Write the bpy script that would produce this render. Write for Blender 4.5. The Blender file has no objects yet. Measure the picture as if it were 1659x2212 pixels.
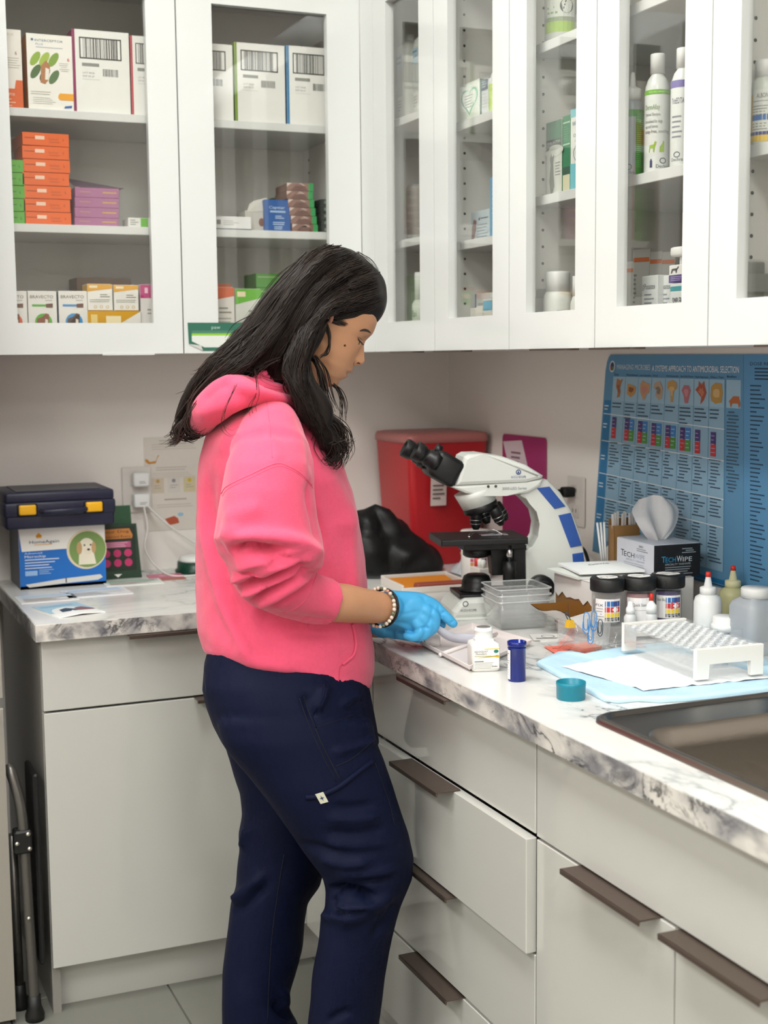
import bpy, bmesh, math, random
import numpy as np
from mathutils import Vector, Matrix, noise as mnoise
random.seed(7)
SC = bpy.context.scene
COL = SC.collection
# ------------------------------------------------------------------ camera
CAM = np.array([-1.6297, -3.4909, 1.4083]); FPX = 2966.2
YAW, PITCH, ROLL = .4009, -.1124, -.0094
_fw = np.array([math.sin(YAW)*math.cos(PITCH), math.cos(YAW)*math.cos(PITCH), math.sin(PITCH)])
_r0 = np.array([math.cos(YAW), -math.sin(YAW), 0.0]); _u0 = np.cross(_r0, _fw)
_r = math.cos(ROLL)*_r0 + math.sin(ROLL)*_u0
_u = -math.sin(ROLL)*_r0 + math.cos(ROLL)*_u0
_h = np.array([math.sin(YAW), math.cos(YAW), 0.0])
cd = bpy.data.cameras.new('camera'); cam = bpy.data.objects.new('camera', cd); COL.objects.link(cam)
cd.sensor_fit = 'HORIZONTAL'; cd.sensor_width = 36.0; cd.lens = FPX/1659*36.0; cd.clip_start = .05
cam.matrix_world = Matrix(((_r[0], _u[0], -_fw[0], CAM[0]), (_r[1], _u[1], -_fw[1], CAM[1]), (_r[2], _u[2], -_fw[2], CAM[2]), (0, 0, 0, 1)))
cd.dof.use_dof = True; cd.dof.focus_distance = 2.45; cd.dof.aperture_fstop = 6.3
SC.camera = cam
SC.view_settings.view_transform = 'Standard'; SC.view_settings.look = 'None'
SC.view_settings.gamma = 1.0; SC.view_settings.use_curve_mapping = False
SC.view_settings.exposure = 0.33
# ------------------------------------------------------------------ world (closed room: faint fill only)
W = bpy.data.worlds.new('world'); SC.world = W; W.use_nodes = True
W.node_tree.nodes['Background'].inputs[0].default_value = (.9, .95, 1, 1); W.node_tree.nodes['Background'].inputs[1].default_value = 0.0
SC.cycles.use_light_tree = False; SC.cycles.use_adaptive_sampling = True; SC.cycles.adaptive_threshold = .03; SC.cycles.adaptive_min_samples = 14
SC.cycles.max_bounces = 6; SC.cycles.diffuse_bounces = 3; SC.cycles.glossy_bounces = 3; SC.cycles.transmission_bounces = 4; SC.cycles.transparent_max_bounces = 24
SC.cycles.caustics_reflective = False; SC.cycles.caustics_refractive = False
LAMP_STRENGTH = 14.0
LAMPS = [(-1.35, -1.6), (-1.35, -3.3), (-1.35, -5.0), (-3.1, -1.6), (-3.1, -3.3), (-3.1, -5.0)]  # unseen ceiling panels; rear row added to light under the wall cabinets

def ray(px, py): return _fw + _r*(px-829.5)/FPX - _u*(py-1106)/FPX
def at(px, py, x=None, y=None, z=None, D=None):
    """world point on a sight line where it meets a given plane of the room"""
    d = ray(px, py)
    if D is not None: t = D/float(d@_h)
    elif x is not None: t = (x-CAM[0])/d[0]
    elif y is not None: t = (y-CAM[1])/d[1]
    else: t = (z-CAM[2])/d[2]
    return Vector(CAM + t*d)
# ------------------------------------------------------------------ materials
def lin(h):
    if isinstance(h, str):
        h = h.lstrip('#'); c = [int(h[i:i+2], 16)/255 for i in (0, 2, 4)]
    else: c = [v/255 for v in h]
    return tuple((v/12.92 if v <= .04045 else ((v+.055)/1.055)**2.4) for v in c)+(1.0,)
MATS = {}
def mat(name, col='#cccccc', rough=.5, metal=0.0, spec=.5, coat=0.0, var=0.0, vscale=30.0, bump=0.0, bscale=200.0, trans=0.0, alpha=1.0, sheen=0.0, sss=0.0, emit=0.0, ior=1.45, bstretch=None):
    if name in MATS: return MATS[name]
    m = bpy.data.materials.new(name); m.use_nodes = True; nt = m.node_tree; b = nt.nodes['Principled BSDF']
    c = lin(col); b.inputs['Base Color'].default_value = c
    b.inputs['Roughness'].default_value = rough; b.inputs['Metallic'].default_value = metal
    b.inputs['Specular IOR Level'].default_value = spec; b.inputs['Coat Weight'].default_value = coat
    b.inputs['Transmission Weight'].default_value = trans; b.inputs['Alpha'].default_value = alpha; b.inputs['IOR'].default_value = ior
    if sheen: b.inputs['Sheen Weight'].default_value = sheen
    if sss:
        b.inputs['Subsurface Weight'].default_value = sss; b.inputs['Subsurface Radius'].default_value = (.012, .004, .002); b.inputs['Subsurface Scale'].default_value = 1.0
    if emit:
        b.inputs['Emission Color'].default_value = c; b.inputs['Emission Strength'].default_value = emit
    tc = None
    def coords():
        nonlocal tc
        if tc is None: tc = nt.nodes.new('ShaderNodeTexCoord')
        return tc.outputs['Object']
    if var:
        n = nt.nodes.new('ShaderNodeTexNoise'); n.inputs['Scale'].default_value = vscale; n.inputs['Detail'].default_value = 5
        nt.links.new(coords(), n.inputs['Vector'])
        mr = nt.nodes.new('ShaderNodeMapRange'); mr.inputs[3].default_value = 1-var; mr.inputs[4].default_value = 1+var
        nt.links.new(n.outputs['Fac'], mr.inputs[0])
        mx = nt.nodes.new('ShaderNodeVectorMath'); mx.operation = 'SCALE'; mx.inputs[0].default_value = c[:3]
        nt.links.new(mr.outputs[0], mx.inputs['Scale']); nt.links.new(mx.outputs[0], b.inputs['Base Color'])
    if bump:
        n = nt.nodes.new('ShaderNodeTexNoise'); n.inputs['Scale'].default_value = bscale; n.inputs['Detail'].default_value = 4
        if bstretch:
            mp = nt.nodes.new('ShaderNodeMapping'); mp.inputs['Scale'].default_value = bstretch
            nt.links.new(coords(), mp.inputs[0]); nt.links.new(mp.outputs[0], n.inputs['Vector'])
        else: nt.links.new(coords(), n.inputs['Vector'])
        bp = nt.nodes.new('ShaderNodeBump'); bp.inputs['Strength'].default_value = bump; bp.inputs['Distance'].default_value = .002
        nt.links.new(n.outputs['Fac'], bp.inputs['Height']); nt.links.new(bp.outputs[0], b.inputs['Normal'])
    MATS[name] = m; return m
def ink(h): return mat('ink_'+h.lstrip('#'), h, rough=.55)
def card(h): return mat('card_'+h.lstrip('#'), h, rough=.45, var=.03, vscale=60)
def clear(name, col, rough=.03, refl=.12, tint_mix=0.0):
    """clear sheet plastic / window glass: lets light straight through and mirrors a little"""
    if name in MATS: return MATS[name]
    m = bpy.data.materials.new(name); m.use_nodes = True; nt = m.node_tree; nt.nodes.clear()
    out = nt.nodes.new('ShaderNodeOutputMaterial'); t = nt.nodes.new('ShaderNodeBsdfTransparent'); g = nt.nodes.new('ShaderNodeBsdfGlossy')
    t.inputs[0].default_value = lin(col); g.inputs[0].default_value = (1, 1, 1, 1); g.inputs['Roughness'].default_value = rough
    fr = nt.nodes.new('ShaderNodeLayerWeight'); pw = nt.nodes.new('ShaderNodeMath'); pw.operation = 'POWER'; pw.inputs[1].default_value = 3.5
    nt.links.new(fr.outputs['Facing'], pw.inputs[0])
    ml = nt.nodes.new('ShaderNodeMath'); ml.operation = 'MULTIPLY_ADD'; ml.inputs[1].default_value = .7; ml.inputs[2].default_value = refl+.03
    nt.links.new(pw.outputs[0], ml.inputs[0])
    mx = nt.nodes.new('ShaderNodeMixShader'); nt.links.new(ml.outputs[0], mx.inputs[0]); nt.links.new(t.outputs[0], mx.inputs[1]); nt.links.new(g.outputs[0], mx.inputs[2])
    last = mx
    if tint_mix:
        d = nt.nodes.new('ShaderNodeBsdfDiffuse'); d.inputs[0].default_value = lin('#f4f6f6')
        m2 = nt.nodes.new('ShaderNodeMixShader'); m2.inputs[0].default_value = tint_mix
        nt.links.new(mx.outputs[0], m2.inputs[1]); nt.links.new(d.outputs[0], m2.inputs[2]); last = m2
    nt.links.new(last.outputs[0], out.inputs[0]); MATS[name] = m; return m
def marble(name, base, vein, vein2, scale, width, blotch, rough=.25):
    if name in MATS: return MATS[name]
    m = bpy.data.materials.new(name); m.use_nodes = True; nt = m.node_tree; b = nt.nodes['Principled BSDF']; b.inputs['Roughness'].default_value = rough
    tc = nt.nodes.new('ShaderNodeTexCoord'); mp = nt.nodes.new('ShaderNodeMapping'); mp.inputs['Rotation'].default_value = (0, 0, .5); mp.inputs['Scale'].default_value = (1, .55, 1); nt.links.new(tc.outputs['Object'], mp.inputs[0])
    def vein_fac(sc, w, dist):
        n = nt.nodes.new('ShaderNodeTexNoise'); n.inputs['Scale'].default_value = sc; n.inputs['Detail'].default_value = 6; n.inputs['Roughness'].default_value = .6; n.inputs['Distortion'].default_value = dist
        nt.links.new(mp.outputs[0], n.inputs['Vector'])
        s = nt.nodes.new('ShaderNodeMath'); s.operation = 'SUBTRACT'; s.inputs[1].default_value = .5; nt.links.new(n.outputs['Fac'], s.inputs[0])
        a = nt.nodes.new('ShaderNodeMath'); a.operation = 'ABSOLUTE'; nt.links.new(s.outputs[0], a.inputs[0])
        r = nt.nodes.new('ShaderNodeMapRange'); r.inputs[1].default_value = 0; r.inputs[2].default_value = w; r.inputs[3].default_value = 1; r.inputs[4].default_value = 0; nt.links.new(a.outputs[0], r.inputs[0])
        return r.outputs[0]
    def mask(sc, lo, hi):
        n = nt.nodes.new('ShaderNodeTexNoise'); n.inputs['Scale'].default_value = sc; n.inputs['Detail'].default_value = 3; nt.links.new(mp.outputs[0], n.inputs['Vector'])
        r = nt.nodes.new('ShaderNodeMapRange'); r.inputs[1].default_value = lo; r.inputs[2].default_value = hi; nt.links.new(n.outputs['Fac'], r.inputs[0]); return r.outputs[0]
    def mul(a, c):
        q = nt.nodes.new('ShaderNodeMath'); q.operation = 'MULTIPLY'; nt.links.new(a, q.inputs[0])
        if isinstance(c, float): q.inputs[1].default_value = c
        else: nt.links.new(c, q.inputs[1])
        return q.outputs[0]
    def mix(f, a, c):
        x = nt.nodes.new('ShaderNodeMix'); x.data_type = 'RGBA'; nt.links.new(f, x.inputs[0])
        if isinstance(a, tuple): x.inputs[6].default_value = a
        else: nt.links.new(a, x.inputs[6])
        x.inputs[7].default_value = c; return x.outputs[2]
    c = mix(mul(mask(scale*1.3, .52, .7), blotch), lin(base), lin(vein2))
    c = mix(mul(vein_fac(scale, width*2.2, 1.2), mask(scale*.9, .42, .62)), c, lin(vein2))
    c = mix(mul(vein_fac(scale*1.0, width*.35, 1.2), mask(scale*.8, .45, .6)), c, lin(vein))
    c = mix(mul(vein_fac(scale*2.3, width*.3, 1.8), mul(mask(scale*1.7, .5, .65), .6)), c, lin(vein))
    nt.links.new(c, b.inputs['Base Color']); MATS[name] = m; return m
# ------------------------------------------------------------------ objects
def link(o, parent=None):
    COL.objects.link(o)
    if parent is not None: o.parent = parent
    return o
def tag(o, label=None, cat=None, group=None, kind=None):
    if label: o['label'] = label
    if cat: o['category'] = cat
    if group: o['group'] = group
    if kind: o['kind'] = kind
    return o
def thing(name, label, cat, loc=(0, 0, 0), rotz=0.0, group=None):
    o = bpy.data.objects.new(name, None); o.empty_display_size = .02; o.location = loc; o.rotation_euler = (0, 0, rotz); link(o)
    return tag(o, label, cat, group)
class MB:
    """collects shapes into one mesh"""
    def __init__(self): self.bm = bmesh.new(); self.mats = []
    def mi(self, m):
        if m is None: return 0
        if m not in self.mats: self.mats.append(m)
        return self.mats.index(m)
    def _fin(self, faces, m, smooth=False):
        i = self.mi(m)
        for f in faces: f.material_index = i; f.smooth = smooth
    def box(self, c, s, m=None, bev=0.0, rot=None, taper=None, seg=1):
        r = bmesh.ops.create_cube(self.bm, size=1.0); vs = r['verts']
        for v in vs:
            v.co = Vector((v.co.x*s[0], v.co.y*s[1], v.co.z*s[2]))
            if taper and v.co.z > 0: v.co.x *= taper[0]; v.co.y *= taper[1]
        fs = list({f for v in vs for f in v.link_faces})
        if bev:
            es = list({e for v in vs for e in v.link_edges})
            r = bmesh.ops.bevel(self.bm, geom=es, offset=min(bev, min(s)*.49), segments=seg, affect='EDGES', profile=.5)
            vs = list({v for f in r['faces'] for v in f.verts} | {v for v in vs if v.is_valid}); fs = list({f for v in vs for f in v.link_faces})
        M = Matrix.Translation(Vector(c)) @ (rot.to_4x4() if rot is not None else Matrix())
        bmesh.ops.transform(self.bm, matrix=M, verts=vs); self._fin(fs, m, seg > 1); return self
    def bx(self, a, b, m=None, bev=0.0, seg=1):
        a = Vector(a); b = Vector(b); return self.box((a+b)/2, [abs(b[i]-a[i]) for i in range(3)], m, bev, None, None, seg)
    def poly(self, pts, m=None, smooth=False):
        f = self.bm.faces.new([self.bm.verts.new(p) for p in pts]); self._fin([f], m, smooth); return self
    def mesh(self, vs, fs, m=None, smooth=False):
        bv = [self.bm.verts.new(v) for v in vs]; out = []
        for f in fs:
            try: out.append(self.bm.faces.new([bv[i] for i in f]))
            except ValueError: pass
        self._fin(out, m, smooth); return self
    def lathe(self, prof, c=(0, 0, 0), seg=32, m=None, M=None, smooth=True, sq=0.0, cap=True):
        vs = []; fs = []
        for (r, z) in prof:
            for k in range(seg):
                a = 2*math.pi*k/seg; ca, sa = math.cos(a), math.sin(a)
                if sq:
                    n = 2+sq; q = (abs(ca)**n+abs(sa)**n)**(-1/n); ca *= q; sa *= q
                vs.append(Vector((r*ca, r*sa, z)))
        for j in range(len(prof)-1):
            for k in range(seg):
                k2 = (k+1) % seg; fs.append((j*seg+k, j*seg+k2, (j+1)*seg+k2, (j+1)*seg+k))
        if cap:
            if prof[0][0] > 1e-6: fs.append(tuple(reversed(range(seg))))
            if prof[-1][0] > 1e-6: fs.append(tuple(range((len(prof)-1)*seg, len(prof)*seg)))
        T = Matrix.Translation(Vector(c)) @ (M.to_4x4() if M is not None else Matrix())
        return self.mesh([T @ v for v in vs], fs, m, smooth)
    def tube(self, path, r, seg=8, m=None, cap=True, smooth=True, squash=None):
        path = [Vector(p) for p in path]; n = len(path); rs = r if isinstance(r, (list, tuple)) else [r]*n
        vs = []; fs = []; up = None
        for i, p in enumerate(path):
            t = (path[min(i+1, n-1)]-path[max(i-1, 0)]).normalized()
            if up is None:
                up = Vector((0, 0, 1)) if abs(t.z) < .9 else Vector((1, 0, 0))
            a = t.cross(up)
            if a.length < 1e-6: a = t.cross(Vector((0, 1, 0)))
            a.normalize(); b2 = a.cross(t).normalized(); up = b2
            for k in range(seg):
                an = 2*math.pi*k/seg; q = rs[i]
                vs.append(p+a*math.cos(an)*q+b2*math.sin(an)*q*(squash or 1))
        for i in range(n-1):
            for k in range(seg):
                k2 = (k+1) % seg; fs.append((i*seg+k, i*seg+k2, (i+1)*seg+k2, (i+1)*seg+k))
        if cap: fs.append(tuple(reversed(range(seg)))); fs.append(tuple(range((n-1)*seg, n*seg)))
        return self.mesh(vs, fs, m, smooth)
    def prism(self, pts, n, m=None, bev=0.0):
        """closed outline (3D points) pushed along n"""
        n = Vector(n); pts = [Vector(p) for p in pts]; k = len(pts)
        bv = [self.bm.verts.new(p) for p in pts]+[self.bm.verts.new(p+n) for p in pts]
        fs = [self.bm.faces.new(list(reversed(bv[:k]))), self.bm.faces.new(bv[k:])]
        for i in range(k): fs.append(self.bm.faces.new((bv[i], bv[(i+1) % k], bv[k+(i+1) % k], bv[k+i])))
        if bev:
            es = [e for e in fs[0].edges]+[e for e in fs[1].edges]
            r = bmesh.ops.bevel(self.bm, geom=es, offset=bev, segments=2, affect='EDGES', profile=.5)
            fs = list({f for v in r['verts'] for f in v.link_faces} | {f for f in fs if f.is_valid})
        self._fin(fs, m); return self
    def build(self, name, m=None, parent=None, org=None, smooth=None):
        me = bpy.data.meshes.new(name)
        if org is not None: bmesh.ops.translate(self.bm, verts=self.bm.verts[:], vec=-Vector(org))
        bmesh.ops.recalc_face_normals(self.bm, faces=self.bm.faces[:])
        if smooth is not None:
            for f in self.bm.faces: f.smooth = smooth
        self.bm.to_mesh(me); self.bm.free()
        ms = self.mats or ([m] if m is not None else [])
        if m is not None and self.mats and m not in self.mats: pass
        for x in ms: me.materials.append(x)
        o = bpy.data.objects.new(name, me); link(o, parent)
        if org is not None and parent is None: o.location = org
        return o
def struct(name, mb, m, parent=None, label=None):
    o = mb.build(name, m, parent)
    if parent is None: o['kind'] = 'structure'
    if label: o['label'] = label
    return o
# ------------------------------------------------------------------ lettering
_TX = {}
def glyphs(s):
    if s in _TX: return _TX[s]
    cu = bpy.data.curves.new('t', 'FONT'); cu.body = s; cu.resolution_u = 2; cu.fill_mode = 'BOTH'
    ob = bpy.data.objects.new('t', cu); me = ob.to_mesh()
    vs = [tuple(v.co) for v in me.vertices]; fs = [tuple(p.vertices) for p in me.polygons]
    ob.to_mesh_clear(); bpy.data.objects.remove(ob); bpy.data.curves.remove(cu)
    if vs:
        x0 = min(v[0] for v in vs); x1 = max(v[0] for v in vs)
        vs = [((v[0]-x0), v[1]) for v in vs]; w = x1-x0
    else: w = 0
    _TX[s] = (vs, fs, w); return _TX[s]
class Print:
    """flat print laid on a surface: u,v in metres over the surface"""
    def __init__(self, o, u, v, wrap=None, lift=.0004):
        self.o = Vector(o); self.u = Vector(u).normalized(); self.v = Vector(v).normalized(); self.n = self.u.cross(self.v); self.wrap = wrap; self.mb = MB(); self.k = 0; self.lift = lift
    def P(self, a, b, k):
        h = self.lift*(1+.35*k)
        if self.wrap:                                   # (centre, radius, start angle): u runs round the cylinder
            c, R, a0 = self.wrap; t = a0+a/R
            return Vector((c[0]+(R+h)*math.cos(t), c[1]+(R+h)*math.sin(t), c[2]+b))
        return self.o+self.u*a+self.v*b+self.n*h
    def rect(self, a0, b0, a1, b1, col):
        m = ink(col) if isinstance(col, str) else col
        n = 1 if not self.wrap else max(1, int(abs(a1-a0)/self.wrap[1]/.25))
        for i in range(n):
            s = a0+(a1-a0)*i/n; e = a0+(a1-a0)*(i+1)/n
            self.mb.poly([self.P(s, b0, self.k), self.P(e, b0, self.k), self.P(e, b1, self.k), self.P(s, b1, self.k)], m)
        return self
    def poly(self, pts, col): self.mb.poly([self.P(a, b, self.k) for a, b in pts], ink(col)); return self
    def disc(self, a, b, r, col, ry=None, n=20): return self.poly([(a+r*math.cos(2*math.pi*i/n), b+(ry or r)*math.sin(2*math.pi*i/n)) for i in range(n)], col)
    def ring(self, a, b, r, w, col, ry=None, n=24):
        ry = ry or r
        for i in range(n):
            t, t2 = 2*math.pi*i/n, 2*math.pi*(i+1)/n
            self.poly([(a+r*math.cos(t), b+ry*math.sin(t)), (a+r*math.cos(t2), b+ry*math.sin(t2)), (a+(r-w)*math.cos(t2), b+(ry-w)*math.sin(t2)), (a+(r-w)*math.cos(t), b+(ry-w)*math.sin(t))], col)
        return self
    def text(self, a, b, s, h, col, w=None, al='l', rot=0.0):
        vs, fs, tw = glyphs(s)
        if not vs: return self
        sx = h*1.35; sy = h*1.35
        if w: sx = w/max(tw, 1e-6)
        off = {'l': 0, 'c': -tw*sx/2, 'r': -tw*sx}[al]; cr, sr = math.cos(rot), math.sin(rot)
        self.mb.mesh([self.P(a+(off+x*sx)*cr-y*sy*sr, b+(off+x*sx)*sr+y*sy*cr, self.k) for x, y in vs], fs, ink(col)); return self
    def lines(self, a0, a1, b_top, n, step, th, col, rag=.4, seed=1, indent=0):
        rn = random.Random(seed)
        for i in range(n):
            e = a1-(a1-a0)*rag*rn.random(); s = a0+(indent if rn.random() < .5 else 0); self.rect(s, b_top-i*step-th, e, b_top-i*step, col)
        return self
    def barcode(self, a0, b0, a1, b1, seed=1, col='#262626', frame=0):
        rn = random.Random(seed); x = a0+frame*3
        if frame:
            for q in ((a0, b0, a1, b0+frame), (a0, b1-frame, a1, b1), (a0, b0, a0+frame, b1), (a1-frame, b0, a1, b1)): self.rect(*q, col)
        step = (a1-a0)/70
        while x < a1-step*2-frame*3:
            w = step*rn.choice((.7, .7, 1.3, 2)); self.rect(x, b0+frame, x+w, b1-frame, col); x += w+step*rn.choice((.7, 1, 1.8))
        return self
    def up(self): self.k += 1; return self
    def build(self, parent, name='printed_label', org=None):
        o = self.mb.build(name, None, parent, org); return o
# ================================================================== ROOM
RW = .05; BW = 0.0; EPS = .003; CEIL = 3.05; HC = .864; CT = .036
XC, YC = -.635, -.635; XF, YF = -.613, -.613; XU, YU, ZU = -.35, -.35, 1.421; ZT = 2.30
M_wall = mat('wall_paint', '#f2ebe5', rough=.75, var=.015, vscale=3, bump=.05, bscale=350)
M_ceil = mat('ceiling_paint', '#e9e7e2', rough=.9)
M_upper = mat('upper_laminate', '#dcdddb', rough=.13, spec=.5)
M_inside = mat('cabinet_inside', '#e6e4de', rough=.5)
M_lower = mat('lower_laminate', '#c0bfb9', rough=.08, spec=.75, coat=.35)
M_pull = mat('bronze_pull', '#6a5c54', rough=.38, metal=.75)
M_dark = mat('dark_gap', '#1c1a18', rough=.8)
M_steel = mat('brushed_steel', '#8b857e', rough=.32, metal=1.0, bump=.12, bscale=60, bstretch=(1, 18, 1))
M_glass = clear('cabinet_glass', '#fbfbfa', rough=.01, refl=.0)
M_top = marble('marble_laminate', '#e0deda', '#62666b', '#b4b7b8', 1.7, .03, .05)
M_edge = marble('marble_edge_band', '#d3cec7', '#3f3e40', '#747378', 15.0, .13, 1.0, rough=.35)
struct('wall_back', MB().bx((-4.2, BW, 0), (RW+.15, BW+.1, CEIL)), M_wall)
struct('wall_right', MB().bx((RW, -6.0, 0), (RW+.1, BW, CEIL)), M_wall)
struct('wall_left', MB().bx((-4.3, -6.0, 0), (-4.2, BW+.1, CEIL)), M_wall)
struct('wall_front', MB().bx((-4.2, -6.1, 0), (RW+.1, -6.0, CEIL)), M_wall)
ceil = struct('ceiling', MB().bx((-4.3, -6.1, CEIL), (RW+.1, BW+.1, CEIL+.05)), M_ceil)
M_grout = mat('floor_grout', '#63625b', rough=.9); M_tile = mat('floor_tile', '#7b7a72', rough=.35, var=.06, vscale=9, bump=.05, bscale=80)
floor = struct('floor', MB().bx((-4.3, -6.1, -.06), (RW+.1, BW+.1, -.004)), M_grout)
tm = None
for i in range(12):
    for j in range(12):
        x0 = -4.1+i*.35+.02; y0 = -.012-j*.5
        if tm is None:
            o = MB().box((0, 0, 0), (.346, .496, .012), M_tile, bev=.0012).build('tile', None, floor); tm = o.data
        else:
            o = bpy.data.objects.new('tile', tm); link(o, floor)
        o.location = (x0+.175, y0-.25, -.006)
# ceiling lamps
M_lampf = mat('lamp_frame', '#f2f2f0', rough=.4); M_diff = mat('lamp_diffuser', '#fdfffb', rough=.6, emit=LAMP_STRENGTH)
for i, (lx, ly) in enumerate(LAMPS):
    t = thing('ceiling_light', ['white ceiling light panel above the aisle by the sink', 'white ceiling light panel above the aisle over the camera', 'added white ceiling light panel above the aisle at the far end', 'white ceiling light panel over the left floor by the back wall', 'white ceiling light panel over the middle of the left floor', 'added white ceiling light panel over the far left corner of the room'][i], 'ceiling light', (lx, ly, CEIL-.03))
    f = MB()
    for a, b in (((-.31, -.61, 0), (.31, -.58, .03)), ((-.31, .58, 0), (.31, .61, .03)), ((-.31, -.58, 0), (-.28, .58, .03)), ((.28, -.58, 0), (.31, .58, .03))): f.bx(a, b)
    f.build('frame', M_lampf, t); MB().poly([(-.28, .58, .01), (.28, .58, .01), (.28, -.58, .01), (-.28, -.58, .01)]).build('diffuser', M_diff, t)
# ------------------------------------------------------------------ worktop
t = thing('worktop', 'white marble-look L-shaped worktop with grey veins', 'countertop', (XC, YC, HC))
b = MB(); z0, z1 = HC-CT, HC; SX0, SX1, SY0, SY1 = -.553, -.085, -1.766, -2.52
b.bx((-1.203, YC, z0), (RW, BW, z1)); b.bx((XC, SY0, z0), (RW, YC, z1)); b.bx((XC, SY1, z0), (SX0, SY0, z1)); b.bx((SX1, SY1, z0), (RW, SY0, z1)); b.bx((XC, -3.3, z0), (RW, SY1, z1))
b.build('slab', M_top, t, t.location)
b = MB(); b.bx((XC-.002, -3.3, z0), (XC, YC, z1-.0012)); b.bx((-1.203, YC-.002, z0), (XC, YC, z1-.0012)); b.bx((-1.205, YC-.002, z0), (-1.203, BW, z1-.0012)); b.build('edge_band', M_edge, t, t.location)
# ------------------------------------------------------------------ sink
t = thing('sink', 'stainless steel drop-in sink at the right end of the worktop', 'sink', (-.32, -2.14, HC))
def rrect(x0, y0, x1, y1, r, z, n=7):
    out = []
    for cx, cy, a in ((x1-r, y1-r, 0), (x0+r, y1-r, 90), (x0+r, y0+r, 180), (x1-r, y0+r, 270)):
        for k in range(n): q = math.radians(a+90*k/(n-1)); out.append(Vector((cx+r*math.cos(q), cy+r*math.sin(q), z)))
    return out
def loftrings(mb, rings, m=None, smooth=True, cap_end=True, cap_start=False):
    n = len(rings[0]); vs = [p for r in rings for p in r]; fs = []
    for j in range(len(rings)-1):
        for k in range(n): fs.append((j*n+k, j*n+(k+1) % n, (j+1)*n+(k+1) % n, (j+1)*n+k))
    if cap_end: fs.append(tuple(range((len(rings)-1)*n, len(rings)*n)))
    if cap_start: fs.append(tuple(reversed(range(n))))
    return mb.mesh(vs, fs, m, smooth)
def ring(i, z, r): return rrect(-.565+i, -2.54+i, -.07-i, -1.752-i, r, HC+z)
b = MB(); loftrings(b, [ring(0, .0005, .035), ring(.001, .006, .035), ring(.006, .009, .034), ring(.012, .008, .032), ring(.014, .004, .03), ring(.020, .004, .03)], cap_end=False); b.build('rim', M_steel, t, t.location)
def bowl(i, z, r): return rrect(-.545+.0+i, -2.47+i, -.15-i, -1.845-i, r, HC+z)
b = MB(); b2 = ring(.020, .004, .03)
loftrings(b, [ring(.018, .004, .03), bowl(0, .003, .06)], smooth=False, cap_end=False)
b.build('deck', M_steel, t, t.location)
b = MB(); loftrings(b, [bowl(0, .003, .06), bowl(.006, -.004, .058), bowl(.010, -.03, .056), bowl(.016, -.15, .055), bowl(.04, -.185, .05), bowl(.1, -.19, .04)]); b.build('bowl', M_steel, t, t.location)
# ------------------------------------------------------------------ base cabinets
def pull(mb_parent, c, L, along, proj, org, name='edge_pull'):
    """bronze tab pull clipped over the top edge of a front; along: 'x' or 'y'"""
    b = MB(); cx, cy, cz = c
    if along == 'y':
        b.bx((cx-proj, cy-L/2, cz), (cx+.012, cy+L/2, cz+.0022)); b.bx((cx-proj-.0005, cy-L/2, cz-.006), (cx-proj+.0025, cy+L/2, cz+.0022), None, .001)
    else:
        b.bx((cx-L/2, cy-proj, cz), (cx+L/2, cy+.012, cz+.0022)); b.bx((cx-L/2, cy-proj-.0005, cz-.006), (cx+L/2, cy-proj+.0025, cz+.0022), None, .001)
    return b.build(name, M_pull, mb_parent, org)
def front(t, name, a, c, org, bev=.0012):
    return MB().bx(a, c, None, bev).build(name, M_lower, t, org)
KICK = .105; FT = .019
# corner filler
t = thing('corner_filler', 'pale grey blank filler panel in the inner corner of the base cabinets', 'cabinet', (XF, -.82, 0))
MB().bx((XF, -1.024, KICK), (XF+.019, YF, z0)).build('panel', M_lower, t, t.location); MB().bx((XF+.05, -1.024, 0), (XF+.066, YF+.071, KICK)).build('toe_kick', M_lower, t, t.location)
# drawer base
t = thing('drawer_cabinet', 'pale grey glossy four-drawer base cabinet with one drawer ajar', 'cabinet', (XF, -1.356, 0)); L = t.location
y1, y0 = -1.0275, -1.6835
b = MB(); b.bx((XF+.0195, y0, KICK), (RW-EPS, y0+.018, z0)); b.bx((XF+.0195, y1-.018, KICK), (RW-EPS, y1, z0)); b.bx((XF+.0195, y0+.018, KICK), (RW-EPS, y1-.018, KICK+.018)); b.bx((RW-.02, y0+.018, KICK+.018), (RW-EPS, y1-.018, z0)); b.build('carcass', M_inside, t, L)
MB().bx((XF+.05, y0, 0), (XF+.066, y1, KICK)).build('toe_kick', M_lower, t, L)
for za, zb, out in ((.670, .824, 0), (.478, .6645, .016), (.2945, .4735, 0), (.108, .2885, 0)):
    d = front(t, 'drawer', (XF-out, y0+.0015, za), (XF-out+FT, y1-.0015, zb), L)
    k = MB().bx((XF-out+FT, y0+.04, za+.02), (XF-out+FT+.4, y0+.055, zb-.05)); k.bx((XF-out+FT, y1-.055, za+.02), (XF-out+FT+.4, y1-.04, zb-.05)); k.bx((XF-out+FT, y0+.04, za+.012), (XF-out+FT+.4, y1-.04, za+.02)); k.build('drawer_box', M_inside, d, L)
    p = pull(d, (XF-out, -1.325, zb+.0004), .205, 'y', .034, L)
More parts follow.
